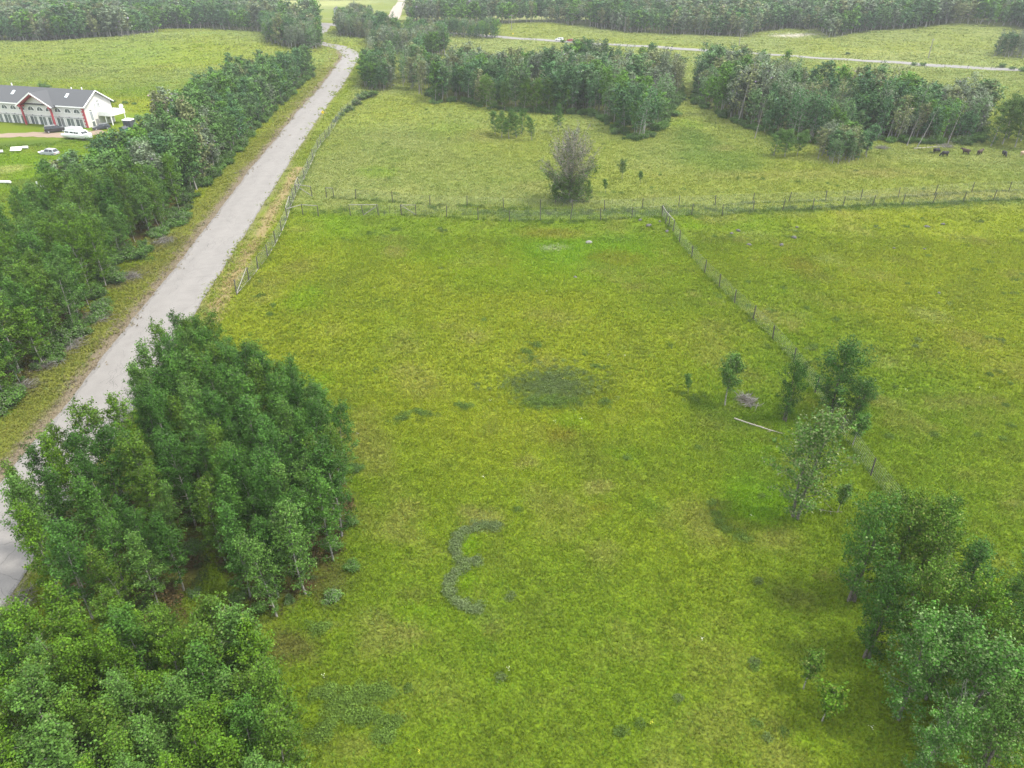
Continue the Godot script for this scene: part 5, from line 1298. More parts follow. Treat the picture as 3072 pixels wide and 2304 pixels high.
func build_variants() -> void:
	var bark := Color(.36, .345, .30)
	var asp := []
	for i in 7:
		asp.push_back(make_tree(100 + i, {"h": 10.0, "r": [1.85, 2.0, 1.6, 2.15, 1.75, 1.7, 1.95][i], "r0": .085, "nb": 42, "leaves": 5900, "ls": .105, "clump": .31, "base": [.11, .06, .17, .08, .13, .18, .05][i], "el0": 24.0, "el1": 68.0, "form": ["oval", "oval", "spire", "oval", "spire", "round", "oval"][i], "pale": .05, "pale_col": Vector3(.115, .165, .055), "bark": Color(.46, .45, .40), "lean": .04, "inner": .32, "twigs": 1}))
	variants.asp = asp
	var pop := []
	for i in 4:
		pop.push_back(make_tree(200 + i, {"h": 10.0, "r": 2.7, "r0": .15, "nb": 46, "leaves": 7400, "ls": .125, "clump": .42, "base": [.12, .1, .16, .08][i], "el0": 10.0, "el1": 58.0, "form": "cone" if i == 0 else "oval", "pale": .10, "bark": Color(.19, .165, .135), "lean": .04, "stems": 2 if i > 1 else 1}))
	variants.pop = pop
	var pale := []
	for i in 3:
		pale.push_back(make_tree(300 + i, {"h": 10.0, "r": 2.7, "r0": .12, "nb": 46, "leaves": 7400, "ls": .12, "clump": .36, "base": .08, "el0": 12.0, "el1": 60.0, "form": "oval", "pale": .34, "bark": Color(.27, .25, .21), "lean": .07, "stems": 2 if i == 1 else 1}))
	variants.pale = pale
	var sap := []
	for i in 3:
		sap.push_back(make_tree(400 + i, {"h": 4.0, "r": .95, "r0": .05, "nb": 18, "leaves": 1500, "ls": .12, "clump": .28, "base": .32, "el0": 25.0, "el1": 60.0, "form": "oval", "pale": .15, "bark": Color(.42, .40, .35), "lean": .10}))
	variants.sap = sap
	variants.lolly = [make_tree(450, {"h": 6.4, "r": 1.75, "r0": .09, "nb": 30, "leaves": 4200, "ls": .125, "clump": .36, "base": .34, "el0": 5.0, "el1": 60.0, "form": "round", "pale": .1, "bark": Color(.42, .40, .36), "lean": .02})]
	variants.grey = [make_tree(460, {"h": 13.4, "r": 6.2, "r0": .22, "nb": 80, "pale_col": Vector3(.165, .166, .112), "leaves": 30000, "ls": .18, "clump": .6, "base": .03, "el0": 4.0, "el1": 60.0, "form": "round", "pale": .75, "pale_low": .12, "bark": Color(.44, .42, .39), "lean": .02, "stems": 3, "twigs": 20, "twig_r": .030, "bare_top": .45, "bare_keep": .28})]
	var far := []
	for i in 5:
		far.push_back(joined(make_tree(500 + i, {"h": 10.0, "r": 2.1, "r0": .10, "nb": 22, "leaves": 1500, "ls": .23, "clump": .40, "base": [.2, .12, .24, .1, .16][i], "el0": 15.0, "el1": 60.0, "form": ["oval", "round", "oval", "spire", "round"][i], "pale": .03, "bark": bark * .9, "lean": .03})))
	for i in 2:
		far.push_back(joined(make_tree(540 + i, {"h": 10.0, "r": 2.0, "r0": .12, "nb": 24, "leaves": 620, "ls": .20, "clump": .45, "base": .2, "el0": 20.0, "el1": 66.0, "form": "oval", "pale": 0.0, "bark": bark, "lean": .05, "twigs": 5, "twig_r": .03})))
	variants.mid_far = far
	var far2 := []
	for i in 4:
		far2.push_back(joined(make_tree(600 + i, {"h": 10.0, "r": 2.1, "r0": .12, "nb": 13, "leaves": 420, "ls": .46, "clump": .5, "base": .2, "el0": 15.0, "el1": 60.0, "form": "oval", "pale": .02, "bark": bark * .9, "lean": .03})))
	variants.far = far2
	variants.bush = [make_bush(701, 2400, .085, .35), make_bush(702, 2400, .085, .12), make_bush(703, 2000, .09, .2)]

func grow_trees() -> void:
	for g in ASPENS:
		for t in g[3]:
			var root := thing(g[0], g[1], "aspen", on(t[0], t[1], 0), rng.randf() * TAU, g[2])
			root.scale = Vector3(t[2] / 10.0 * t[5], t[2] / 10.0, t[2] / 10.0 * t[5])
			plant_parts(root, variants.asp[t[3]], t[4])
	for s in SINGLES:
		var k: String = s[6]
		var pool: Array = variants[k]
		var nom: float = {"asp": 10.0, "pop": 10.0, "pale": 10.0, "sap": 4.0, "lolly": 6.4, "grey": 13.4}[k]
		var root := thing(s[0], s[1], {"pale_poplar": "poplar", "poplar_tree": "poplar", "leaning_poplar": "poplar", "poplar_sapling": "sapling", "aspen_sapling": "sapling", "silver_willow": "willow"}.get(s[0], "young tree"), on(s[3], s[4], 0), rng.randf() * TAU, s[2])
		var f: float = s[5] / nom
		root.scale = Vector3(f * s[7], f, f * s[7])
		plant_parts(root, pool[rng.randi() % pool.size()], s[8])
	for s in SNAGS:
		var root := thing("dead_tree", s[0], "dead tree", on(s[1], s[2], 0), rng.randf() * .4)
		var t := make_tree(800 + int(absf(s[1])), {"h": s[3], "r": 1.7, "r0": .13, "nb": 16, "leaves": 0, "ls": .1, "clump": .3, "base": .45, "el0": 10.0, "el1": 55.0, "form": "oval", "pale": 0.0, "bark": Color(.46, .43, .40), "lean": .02, "twigs": 7})
		root.rotation.z = -s[4]
		part("trunk", t.trunk, root)
	for b in BUSHES:
		for q in b[2]:
			var root := thing("bush", b[0], "bush", on(q[0], q[1], 0), rng.randf() * TAU, b[1])
			root.scale = Vector3(q[2], q[2] * .8, q[2])
			var t: Dictionary = variants.bush[rng.randi() % 3]
			part("stems", t.trunk, root)
			part("foliage", t.crown, root, leaf_tones[7 if b[1].begins_with("willow") else 1])
	# woods whose trees cannot be counted
	var rest := []
	for i in range(0, BELT_REST.size(), 2):
		var lift := n_mid.get_noise_2d(BELT_REST[i] * .9, BELT_REST[i + 1] * .9)
		if lift < -.34: continue
		rest.push_back(tree_place(BELT_REST[i], BELT_REST[i + 1], rng.randf_range(7.6, 11.8) * (1.0 + .45 * lift), 10.0, rng.randf_range(1.0, 1.6), belt_tone(BELT_REST[i], BELT_REST[i + 1]), rng.randi() % 5))
	mass("tree_belt", "long belt of aspens running up the far side of the road to the bend", "woodland", variants.mid_far, rest)
	mass("middle_wood", "grey green wood across the middle pasture, behind the bright aspens", "woodland", variants.mid_far, fill_wood("mid", 3.5, 7.5, 12.5, 5))
	var right := fill_wood("midr", 3.2, 7.5, 12.0, 5)
	right.append_array(fill_wood("midr_front", 2.4, 5.5, 7.5, 5))
	mass("cattle_wood", "dense dark wood on the right hand side, above the grazing cattle", "woodland", variants.mid_far, right)
	mass("roadside_wood", "dark green copse beside the road below the bend", "woodland", variants.mid_far, fill_wood("roadside", 2.6, 7.5, 10.0, 5))
	var bend := []
	for k in ["bend", "bend_far", "bend_right", "bend_left", "hwy_row", "bend_gap"]:
		bend.append_array(fill_wood(k, 3.0 if k != "bend_gap" else 4.4, 8.5 if k != "hwy_row" else 6.0, 11.5 if k != "hwy_row" else 8.5, 5))
	mass("bend_woods", "copses on both sides of the road bend in front of the highway", "woodland", variants.mid_far, bend)
	mass("hill_copse", "small dark copse on the slope at the frame edge above the highway", "woodland", variants.mid_far, fill_wood("hill_clump", 3.0, 8.0, 10.0, 5))
	mass("left_forest", "forest above the white house along the top of the picture", "forest", variants.far, fill_wood("left_wood", 3.6, 9.0, 13.0, 4))
	mass("right_forest", "wide forest beyond the highway along the top of the picture", "forest", variants.far, fill_wood("right_wood", 3.7, 9.0, 13.0, 4) + fill_wood("top_wood", 3.9, 8.0, 11.0, 4))

func clump_mesh(sd: int, blades: int, spread: float, hlo: float, hhi: float, wide: float) -> ArrayMesh:
	var r := RandomNumberGenerator.new()
	r.seed = sd
	var sh := Shape.new()
	# tufts of a few blades each, every tuft of its own height, lean and tone
	var per := 8
	for q in int(blades / per):
		var c := Vector3(r.randfn(0, spread), -.02, r.randfn(0, spread))
		var tall := r.randf_range(hlo, hhi)
		var lean := Vector3(r.randfn(.06, .10), 0, r.randfn(.04, .10))
		var tone := exp(r.randfn(-.03, .19 if sd < 4 else .08))
		var dry := r.randf()
		var tint := Color(tone, tone, tone)
		if dry < .10: tint = Color(tone * 1.25, tone * 1.05, tone * 1.6)
		elif dry > .80: tint = Color(tone * .72, tone * .88, tone * 1.1)
		for i in per:
			var a := r.randf() * TAU
			var out := Vector3(cos(a), 0, sin(a))
			var p := c + out * r.randf() * spread * .16
			var h := tall * r.randf_range(.6, 1.1)
			var bend := (lean + out * r.randf_range(.02, .22)) * (h / .25)
			var side := Vector3(-sin(a), 0, cos(a)) * wide * r.randf_range(.7, 1.3)
			var tip := p + Vector3(0, h, 0) + bend
			var mid2 := p + Vector3(0, h * .6, 0) + bend * .35
			var nn := (tip - p).cross(side).normalized()
			if nn.y < 0.0: nn = -nn
			var g := r.randf_range(.82, 1.18)
			sh.tint = Color(tint.r * g, tint.g * g, tint.b * g)
			sh.tri(p - side, p + side, mid2 + side * .8, nn)
			sh.tri(p - side, mid2 + side * .8, mid2 - side * .8, nn)
			sh.tri(mid2 - side * .8, mid2 + side * .8, tip, nn)
	return sh.mesh(M.grass)

func weed_mesh(sd: int, leaves: int, ls: float, hh: float) -> ArrayMesh:
	var r := RandomNumberGenerator.new()
	r.seed = sd
	var sh := Shape.new()
	for i in leaves:
		var a := r.randf() * TAU
		var q := sqrt(r.randf()) * .32
		var g := r.randf_range(.7, 1.3)
		sh.tint = Color(g, g, g)
		leaf(sh, Vector3(cos(a) * q, r.randf_range(.04, hh) * (1.15 - q), sin(a) * q), Vector3(r.randfn(0, .6), r.randfn(.8, .5), r.randfn(0, .6)).normalized(), ls * r.randf_range(.7, 1.3), r)
	return sh.mesh(M.grass)

func grow_grass() -> void:
	var kinds := [clump_mesh(1, 160, .34, .10, .30, .012), clump_mesh(2, 160, .38, .08, .26, .012), clump_mesh(3, 160, .34, .12, .36, .012), clump_mesh(4, 144, .62, .12, .34, .022), clump_mesh(5, 144, .70, .12, .36, .024)]
	var places := []
	for band in [[-21.0, -72.0, .60, 0], [-72.0, -125.0, .86, 1], [-125.0, -215.0, 1.35, 2], [-205.0, -340.0, 2.6, 3], [-330.0, -560.0, 4.6, 4]]:
		var step: float = band[2]
		var z: float = band[0]
		while z > band[1]:
			var x0 := maxf(road_x(z) - (14.0 if z > -130.0 else 130.0), -(.78 * absf(z) + 24.0))
			if z < -200.0: x0 = -(.80 * absf(z) + 24.0)
			var x := x0
			var x1 := .78 * absf(z) + 24.0
			while x < x1:
				var px := x + rng.randf_range(-.5, .5) * step
				var pz := z + rng.randf_range(-.5, .5) * step
				x += step
				var dx := px - road_x(pz)
				if absf(dx) < 4.5: continue
				var p := Vector2(px, pz)
				var dens := 1.0
				for k in ["grove", "road_grove", "corner_grove", "belt"]:
					if in_poly(k, p): dens = .35
				if band[3] > 2:
					for k in ["mid", "midr", "left_wood", "right_wood"]:
						if in_poly(k, p): dens = 0.0
				if p.distance_to(AT.house + Vector2(-14, -5)) < 26.0 or off_path(p, drive_pts) < 3.2: continue
				if absf(pz - (-463.4 + .59 * px)) < 8.0 or (pz < -480.0 and absf(px - gravel_x(pz)) < 7.0): continue
				if rng.randf() > dens: continue
				var c := soil(px, pz)
				# bare or sandy ground carries less grass
				if c.x > c.y * 1.08 and rng.randf() < .55: continue
				var g := rng.randf_range(.9, 1.14) if band[3] == 0 else rng.randf_range(.95, 1.07)
				var warm := rng.randf_range(.95, 1.05)
				var s: float = rng.randf_range(.8, 1.25) * [1.0, 1.05, 1.05, 2.1, 3.6][band[3]]
				var sy: float = s / [1.0, 1.0, 1.0, 1.6, 2.2][band[3]]
				var t := Transform3D(Basis(Vector3.UP, rng.randf() * TAU if band[3] > 1 else rng.randfn(0, 1.3)).scaled(Vector3(s, sy * rng.randf_range(.75, 1.2), s)), on(px, pz))
				places.push_back([t, Color(c.x * g * warm * 1.12, c.y * g * 1.12, c.z * g * 1.12), (rng.randi() % 3) if band[3] == 0 else 3 + rng.randi() % 2])
			z -= step
	# ungrazed grass stands taller along the wire
	for line in [F_ROAD, F_FRONT_C, F_DIV, F_BACK_B]:
		var f := two(line)
		for i in f.size() - 1:
			for q in int(f[i].distance_to(f[i + 1]) / .7):
				var p: Vector2 = f[i].lerp(f[i + 1], rng.randf()) + Vector2(rng.randfn(0, .35), rng.randfn(0, .35))
				if p.y < -260.0: continue
				var c := soil(p.x, p.y)
				var s := rng.randf_range(.7, 1.1)
				var g := rng.randf_range(.75, 1.05)
				places.push_back([Transform3D(Basis(Vector3.UP, rng.randf() * TAU).scaled(Vector3(s, s * rng.randf_range(1.4, 2.6), s)), on(p.x, p.y)), Color(c.x * g * .85, c.y * g, c.z * g), rng.randi() % 3])
	mass("pasture_grass", "short yellow green pasture grass covering the fenced fields", "grass", kinds, places)
	var wk := [weed_mesh(11, 90, .060, .24), weed_mesh(12, 80, .075, .34), weed_mesh(13, 90, .055, .20)]
	var wp := []
	var cols := [Color(.118, .155, .070), Color(.095, .128, .048), Color(.082, .135, .026), Color(.098, .165, .028)]
	for w in WEEDS:
		for i in w[4]:
			var a := rng.randf() * TAU
			var q := minf(absf(rng.randfn(0, .62)), 1.7)
			var x: float = w[0] + cos(a) * q * w[2]
			var z: float = w[1] + sin(a) * q * w[3]
			var g := rng.randf_range(.75, 1.3)
			var cc: Color = cols[w[5]].lerp(cols[2], rng.randf() * .6)
			var s := rng.randf_range(.7, 1.5)
			wp.push_back([Transform3D(Basis(Vector3.UP, rng.randf() * TAU).scaled(Vector3(s, s, s)), on(x, z, -.02)), Color(cc.r * g, cc.g * g, cc.b * g), rng.randi() % 3])
	mass("weeds", "darker bluish weeds growing in patches and curls through the pasture", "weeds", wk, wp)
	# white flower heads dotted through the grass
	var fl := Shape.new()
	for i in 7:
		leaf(fl, Vector3(rng.randfn(0, .10), rng.randf_range(.22, .36), rng.randfn(0, .10)), Vector3(rng.randfn(0, .3), 1, rng.randfn(0, .3)).normalized(), .05, rng)
	var fp := []
	for i in 110:
		var z := rng.randf_range(-150, -24)
		var x := rng.randf_range(-28.0 + z * .1, 10.0 - z * .7)
		if n_mid.get_noise_2d(x * 2.0, z * 2.0) < .05: continue
		fp.push_back([Transform3D(Basis(Vector3.UP, rng.randf() * TAU), on(x, z)), Color(.62, .62, .52) if rng.randf() < .7 else Color(.62, .56, .08), 0])
	mass("wildflowers", "tiny white and yellow flower heads sprinkled through the pasture", "flowers", [fl.mesh(M.grass)], fp)
	# leaf litter and low growth under the groves
	var up := []
	for k in ["grove", "road_grove", "corner_grove", "belt"]:
		var b: Rect2 = boxes[k]
		var count := int(b.get_area() * (.7 if k != "belt" else .12))
		for i in count:
			var p := b.position + Vector2(rng.randf(), rng.randf()) * b.size
			if not Geometry2D.is_point_in_polygon(p, polys[k]): continue
			var g := rng.randf_range(.6, 1.3)
			var s := rng.randf_range(.8, 2.4)
			up.push_back([Transform3D(Basis(Vector3.UP, rng.randf() * TAU).scaled(Vector3(s, s, s)), on(p.x, p.y, -.02)), Color(.055 * g, .085 * g, .028 * g) if rng.randf() < .6 else Color(.10 * g, .075 * g, .035 * g), rng.randi() % 3])
	var shrubs := []
	for b in variants.bush: shrubs.push_back(joined(b))
	var sp := []
	for k in ["grove", "road_grove", "belt", "mid", "midr"]:
		var pv: PackedVector2Array = polys[k]
		for i in pv.size():
			var a := pv[i]
			var b2 := pv[(i + 1) % pv.size()]
			var near: bool = k in ["grove", "road_grove"]
			for q in int(a.distance_to(b2) / (2.0 if near else 1.15)):
				if near and rng.randf() < .2: continue
				var p := a.lerp(b2, rng.randf()) + Vector2(rng.randfn(0, .9), rng.randfn(0, .9))
				if absf(p.x - road_x(p.y)) < 6.5: continue
				var s := rng.randf_range(.5, 1.1) if near else rng.randf_range(.8, 2.2)
				var g := rng.randf_range(.75, 1.3)
				sp.push_back([Transform3D(Basis(Vector3.UP, rng.randf() * TAU).scaled(Vector3(s, s * rng.randf_range(.7, 1.3), s)), on(p.x, p.y, -.04)), Color(g, g, g), rng.randi() % 3])
	mass("edge_shrubs", "leafy shrubs filling the feet of the tree belt and wood edges", "shrubs", shrubs, sp)
	mass("undergrowth", "low dark undergrowth on the brown floor beneath the groves", "undergrowth", wk, up)

# ------------------------------------------------------------------ fences
func two(l: Array) -> Array:
	var out := []
	for i in range(0, l.size(), 2):
		out.push_back(Vector2(l[i], l[i + 1]))
	return out

func fence(called: String, label: String, feet: Array, high: float, wires: bool, rails: Array, ground_rail := false) -> Node3D:
	# rails: pairs [i, j, y at i, y at j] of round poles between posts
	var p0: Vector2 = feet[0]
	var o := thing(called, label, "fence", on(p0.x, p0.y))
	var base := o.position
	var post := Shape.new()
	post.tube(PackedVector3Array([Vector3(0, -.3, 0), Vector3(0, high, 0)]), PackedFloat32Array([.085, .075]), 7)
	var pm := post.mesh(M.post)
	for f in feet:
		var e := part("post", pm, o)
		e.position = on(f.x, f.y) - base
		e.rotation = Vector3(rng.randfn(0, .045), rng.randf() * TAU, rng.randfn(0, .045))
		e.scale.y = rng.randf_range(.94, 1.06)
	if wires:
		var w := Shape.new()
		for i in feet.size() - 1:
			var a := on(feet[i].x, feet[i].y) - base
			var b := on(feet[i + 1].x, feet[i + 1].y) - base
			var len2 := a.distance_to(b)
			for k in 9:
				var y := .08 + k * (high - .2) / 8.0
				w.rod(a + Vector3(0, y, 0), b + Vector3(0, y, 0), .006, 3)
			var nv := int(len2 / .45)
			for k in range(1, nv):
				var q := a.lerp(b, float(k) / nv)
				q.y = hgt(q.x + base.x, q.z + base.z) - base.y
				w.rod(q + Vector3(0, .06, 0), q + Vector3(0, high - .1, 0), .005, 3)
		part("wire_mesh", w.mesh(M.wire), o)
	for rl in rails:
		var a := on(feet[rl[0]].x, feet[rl[0]].y, rl[2]) - base
		var b := on(feet[rl[1]].x, feet[rl[1]].y, rl[3]) - base
		var s := Shape.new()
		s.rod(a, b, .065, 6)
		part("rail", s.mesh(M.pole), o)
	if ground_rail:
		for i in feet.size() - 1:
			var s := Shape.new()
			var a := on(feet[i].x, feet[i].y, .14) - base
			var b := on(feet[i + 1].x, feet[i + 1].y, .14) - base
			s.tube(PackedVector3Array([a, (a + b) * .5 + Vector3(0, -.03, 0), b]), PackedFloat32Array([.075, .065, .06]), 6)
			part("ground_rail", s.mesh(M.pole), o)
	return o

func gate(label: String, a2: Vector2, b2: Vector2, high: float) -> void:
	var o := thing("wire_gate", label, "gate", on(a2.x, a2.y))
	var a := Vector3.ZERO
	var b := on(b2.x, b2.y) - o.position
	var d := (b - a).normalized() * .15
	a += d
	b -= d
	for k in 5:
		var s := Shape.new()
		var q := a.lerp(b, k / 4.0)
		s.rod(q + Vector3(0, .05, 0), q + Vector3(0, high, 0), .03, 5)
		part("stave", s.mesh(M.post), o)
	var w := Shape.new()
	for k in 7:
		w.rod(a + Vector3(0, .1 + k * (high - .2) / 6.0, 0), b + Vector3(0, .1 + k * (high - .2) / 6.0, 0), .006, 3)
	part("wire_mesh", w.mesh(M.wire), o)

func build_fences() -> void:
	var road := two(F_ROAD)
	fence("roadside_fence", "tall wire fence with pale ground rail running along the road verge", road, 2.35, true, [[0, 1, .2, 2.2], [6, 7, 2.25, 2.25], [9, 10, 2.25, 2.25]], true)
	fence("fence_corner", "short pole railed fence piece joining the road fence at the field corner", two(F_FRONT_A), 2.2, false, [[0, 1, 2.0, 2.15], [1, 2, 2.15, 2.1]])
	var fb := two(F_FRONT_B)
	var fc := two(F_FRONT_C)
	fence("gate_frame_fence", "pole framed fence bay with a diagonal brace beside the wire gate", fb, 2.25, true, [[0, 2, 2.2, 2.2], [1, 2, .15, 2.1]])
	gate("wire gate hung between the two braced pole frames", fb[2], fc[0], 2.1)
	fence("cross_fence", "nearer wire fence of the double line across the pastures", fc, 2.3, true, [[0, 1, 2.15, 2.15], [0, 1, 2.1, .2]])
	fence("corner_brace", "braced pole frame of the farther fence at the roadside", two(F_BACK_A), 2.25, false, [[0, 1, 2.2, 2.2], [0, 1, 2.1, .15]])
	var bb := two(F_BACK_B)
	fence("back_fence", "farther wire fence of the double line across the pastures", bb, 2.2, true, [[0, 1, 2.1, 2.1]])
	var dv := two(F_DIV)
	fence("dividing_fence", "wire fence between the mown field and the right hand pasture", dv, 2.3, true, [[0, 1, 2.2, 2.2], [1, 2, 2.2, 2.2], [2, 3, 2.2, 2.2]])
	fence("highway_fence", "thin distant wire fence below the highway", two(F_HWY), 1.4, true, [])

# ------------------------------------------------------------------ house and yard
func window(o: Node3D, at: Vector3, w: float, h: float, turn: float, arched: bool, split: int, glass: Material) -> void:
	# frame proud of the wall by 6 cm, panes set back in it
	var f := Shape.new()
	var t := .10
	if arched:
		var steps := 10
		for k in steps:
			var a0 := PI * k / steps
			var a1 := PI * (k + 1) / steps
			f.bar(Vector3(cos(a0) * w / 2, sin(a0) * w / 2, 0), Vector3(cos(a1) * w / 2, sin(a1) * w / 2, 0), t, t)
		f.box(Vector3(0, -.05, 0), Vector3(w + t, t, t))
		f.box(Vector3(0, w * .22, 0), Vector3(.06, w * .44, .08))
	else:
		f.box(Vector3(0, h / 2, 0), Vector3(w + t, t, t + .02))
		f.box(Vector3(0, -h / 2, 0), Vector3(w + t, t, t + .02))
		for k in split + 1:
			f.box(Vector3(-w / 2 + w * k / split, 0, 0), Vector3(t, h - t, t))
	var fr := part("window", f.mesh(M.trim), o)
	fr.position = at
	fr.rotation.y = turn
	if arched:
		var g := Shape.new()
		for k in 12:
			g.tri(Vector3(0, 0, -.01), Vector3(cos(PI * k / 12) * w / 2, sin(PI * k / 12) * w / 2, -.01), Vector3(cos(PI * (k + 1) / 12) * w / 2, sin(PI * (k + 1) / 12) * w / 2, -.01), Vector3(0, 0, 1))
		part("pane", g.mesh(glass), fr)
	else:
		for k in split:
			var g := Shape.new()
			g.box(Vector3(-w / 2 + w * (k + .5) / split, 0, -.01), Vector3(w / split - t, h - t, .02))
			part("pane", g.mesh(glass if k % 2 == 0 else M.glass_light), fr)

func build_house() -> void:
	var o := thing("white_house", "long two storey white house with dark roof, red gable trim and corner quoins", "house", spot("house", -.3), deg_to_rad(-16.3))
	var L := 38.0
	var dp := 10.6
	var ev := 6.3
	var rg := 9.7
	var s := Shape.new()
	s.prism(PackedVector2Array([Vector2(0, -.4), Vector2(0, ev), Vector2(-dp / 2, rg - .15), Vector2(-dp, ev), Vector2(-dp, -.4)]), -L, 0)
	part("wall", s.mesh(M.stucco), o)
	# front gable wall and porch
	s = Shape.new()
	s.prism(PackedVector2Array([Vector2(-1.5, ev - .4), Vector2(.25, ev - .4), Vector2(.25, ev), Vector2(-1.5, ev)]), -21.6, -10.8)
	var gx := -16.2
	for k in 1:
		for zz in [.25]:
			s.tri(Vector3(-21.6, ev, zz), Vector3(-10.8, ev, zz), Vector3(gx, ev + 2.9, zz), Vector3(0, 0, 1))
	part("gable_wall", s.mesh(M.stucco), o)
	s = Shape.new()
	var ov := .55
	for sd in [0, 1]:
		# the two long roof slopes, 16 cm thick
		var z0 := ov if sd == 0 else -dp - ov
		var y0 := ev - ov * (rg - ev) / (dp / 2)
		var a := Vector3(-L - .5, y0, z0)
		var b := Vector3(.75, y0, z0)
		var c := Vector3(.75, rg, -dp / 2)
		var d := Vector3(-L - .5, rg, -dp / 2)
		var up := Vector3(0, .17, 0)
		var cen := (a + b + c + d) * .25 + up * .5
		s.quad_out(a + up, b + up, c + up, d + up, cen)
		s.quad_out(a, b, c, d, cen)
		s.quad_out(a, b, b + up, a + up, cen)
		s.quad_out(b, c, c + up, b + up, cen)
		s.quad_out(a, d, d + up, a + up, cen)
	var roof := part("roof", s.mesh(M.roof), o)
	s = Shape.new()
	for sd in [-1.0, 1.0]:
		var e := Vector3(gx + sd * 6.6, ev - .75, 1.9)
		var e2 := Vector3(gx + sd * 6.6, ev - .75, -1.0)
		var p := Vector3(gx, ev + 3.0, 1.9)
		var p2 := Vector3(gx, ev + 3.0, -5.2)
		var up := Vector3(0, .16, 0)
		var cen := (e + e2 + p + p2) * .25 + up * .5
		s.quad_out(e + up, p + up, p2 + up, e2 + up, cen)
		s.quad_out(e, p, p2, e2, cen)
		s.quad_out(e, e2, e2 + up, e + up, cen)
	part("gable_roof", s.mesh(M.roof), o)
	s = Shape.new()
	for sd in [-1.0, 1.0]:
		s.bar(Vector3(gx + sd * 6.65, ev - .66, 1.98), Vector3(gx, ev + 3.1, 1.98), .12, .34)
	part("gable_fascia", s.mesh(M.trim), o)
	s = Shape.new()
	for sd in [-1.0, 1.0]:
		s.bar(Vector3(gx + sd * 6.1, ev - .72, 1.1), Vector3(gx, ev + 2.7, 1.1), 1.5, .22)
	part("red_soffit", s.mesh(M.red), o)
	for px in [-21.6, -10.8]:
		s = Shape.new()
		s.box(Vector3(px, (ev - .9) / 2, 1.3), Vector3(.42, ev - .9, .42))
		s.box(Vector3(px, ev - .75, 1.1), Vector3(.62, .5, 1.6))
		part("red_pillar", s.mesh(M.red), o)
	for q in [[Vector3(.78, ev - .3, ov), Vector3(.78, rg + .06, -dp / 2)], [Vector3(.78, rg + .06, -dp / 2), Vector3(.78, ev - .3, -dp - ov)], [Vector3(.7, ev - .32, ov + .06), Vector3(-9.4, ev - .32, ov + .06)], [Vector3(-23.0, ev - .32, ov + .06), Vector3(-38.0, ev - .32, ov + .06)]]:
		s = Shape.new()
		s.bar(q[0], q[1], .1, .28)
		part("fascia", s.mesh(M.trim), o)
	var quoin := Shape.new()
	quoin.box(Vector3.ZERO, Vector3(1, 1, 1))
	var qm := quoin.mesh(M.red)
	for k in 14:
		var q := part("quoin", qm, o)
		var wide := .95 if k % 2 == 0 else .6
		q.scale = Vector3(wide, .42, .22)
		q.position = Vector3(.05 - wide / 2, .25 + k * .445, .06)
	for x in [-2.7, -6.0, -9.6, -12.9, -16.2, -19.5, -23.0, -26.2, -29.5, -32.8]:
		var zz: float = .06 if x > -10.8 or x < -21.6 else .06
		window(o, Vector3(x, 1.35, zz), 2.65, 2.5, 0, false, 2, M.glass)
		window(o, Vector3(x, 4.2, zz), 2.35, 0, 0, true, 1, M.glass)
		s = Shape.new()
		s.box(Vector3(x, 2.78, .14), Vector3(2.8, .12, .2))
		s.box(Vector3(x, 2.95, .14), Vector3(.22, .26, .16))
		part("lintel", s.mesh(M.grey), o)
	# end wall
	window(o, Vector3(.06, 3.2, -2.2), 1.1, 2.6, PI / 2, false, 1, M.curtain)
	window(o, Vector3(.06, 4.55, -2.2), 1.1, 0, PI / 2, true, 1, M.glass)
	window(o, Vector3(.06, 1.0, -2.2), 1.2, 1.5, PI / 2, false, 1, M.glass)
	window(o, Vector3(.06, 5.6, -5.6), 1.0, 1.6, PI / 2, false, 2, M.curtain)
	window(o, Vector3(.06, 5.6, -4.4), .5, 1.3, PI / 2, false, 1, M.curtain)
	window(o, Vector3(.06, 5.6, -6.8), .5, 1.3, PI / 2, false, 1, M.curtain)
	window(o, Vector3(.06, 6.6, -5.6), 1.1, 0, PI / 2, true, 1, M.glass)
	s = Shape.new()
	s.box(Vector3(.05, 1.05, -3.8), Vector3(.1, 2.1, 1.0))
	var door := part("door", s.mesh(M.grey), o)
	s = Shape.new()
	s.rod(Vector3(.1, 1.0, -3.45), Vector3(.2, 1.0, -3.45), .04, 6)
	part("handle", s.mesh(M.steel), door)
	for sx in [-7.6, -27.6]:
		s = Shape.new()
		var sl := Basis(Vector3(1, 0, 0), atan2(rg - ev, dp / 2))
		s.box(Vector3(sx, 8.42, -2.9), Vector3(.75, .22, 1.6), sl)
		part("skylight", s.mesh(M.skylight), roof)
	for v in [[-8.2, .5], [-4.4, .7], [-30.5, .8]]:
		s = Shape.new()
		s.rod(Vector3(v[0], rg - .3, -dp / 2 - .5), Vector3(v[0], rg + v[1], -dp / 2 - .5), .16, 8)
		part("vent_pipe", s.mesh(M.trim), roof)
	# deck on the end wall
	s = Shape.new()
	s.box(Vector3(2.3, 3.0, -7.7), Vector3(4.3, .3, 6.0))
	var deck := part("deck", s.mesh(M.trim), o)
	s = Shape.new()
	s.box(Vector3(2.3, 3.62, -4.78), Vector3(4.3, .94, .12))
	s.box(Vector3(2.3, 3.62, -10.62), Vector3(4.3, .94, .12))
	s.box(Vector3(4.39, 3.62, -7.7), Vector3(.12, .94, 5.7))
	part("parapet", s.mesh(M.trim), deck)
	for q in [[4.2, -5.0], [4.2, -10.4], [2.2, -5.0]]:
		s = Shape.new()
		s.box(Vector3(q[0], 1.3, q[1]), Vector3(.22, 3.2, .22))
		part("deck_post", s.mesh(M.trim), deck)
	s = Shape.new()
	s.box(Vector3(3.0, -.05, -7.7), Vector3(5.8, .3, 6.6))
	part("patio", s.mesh(M.concrete), o)
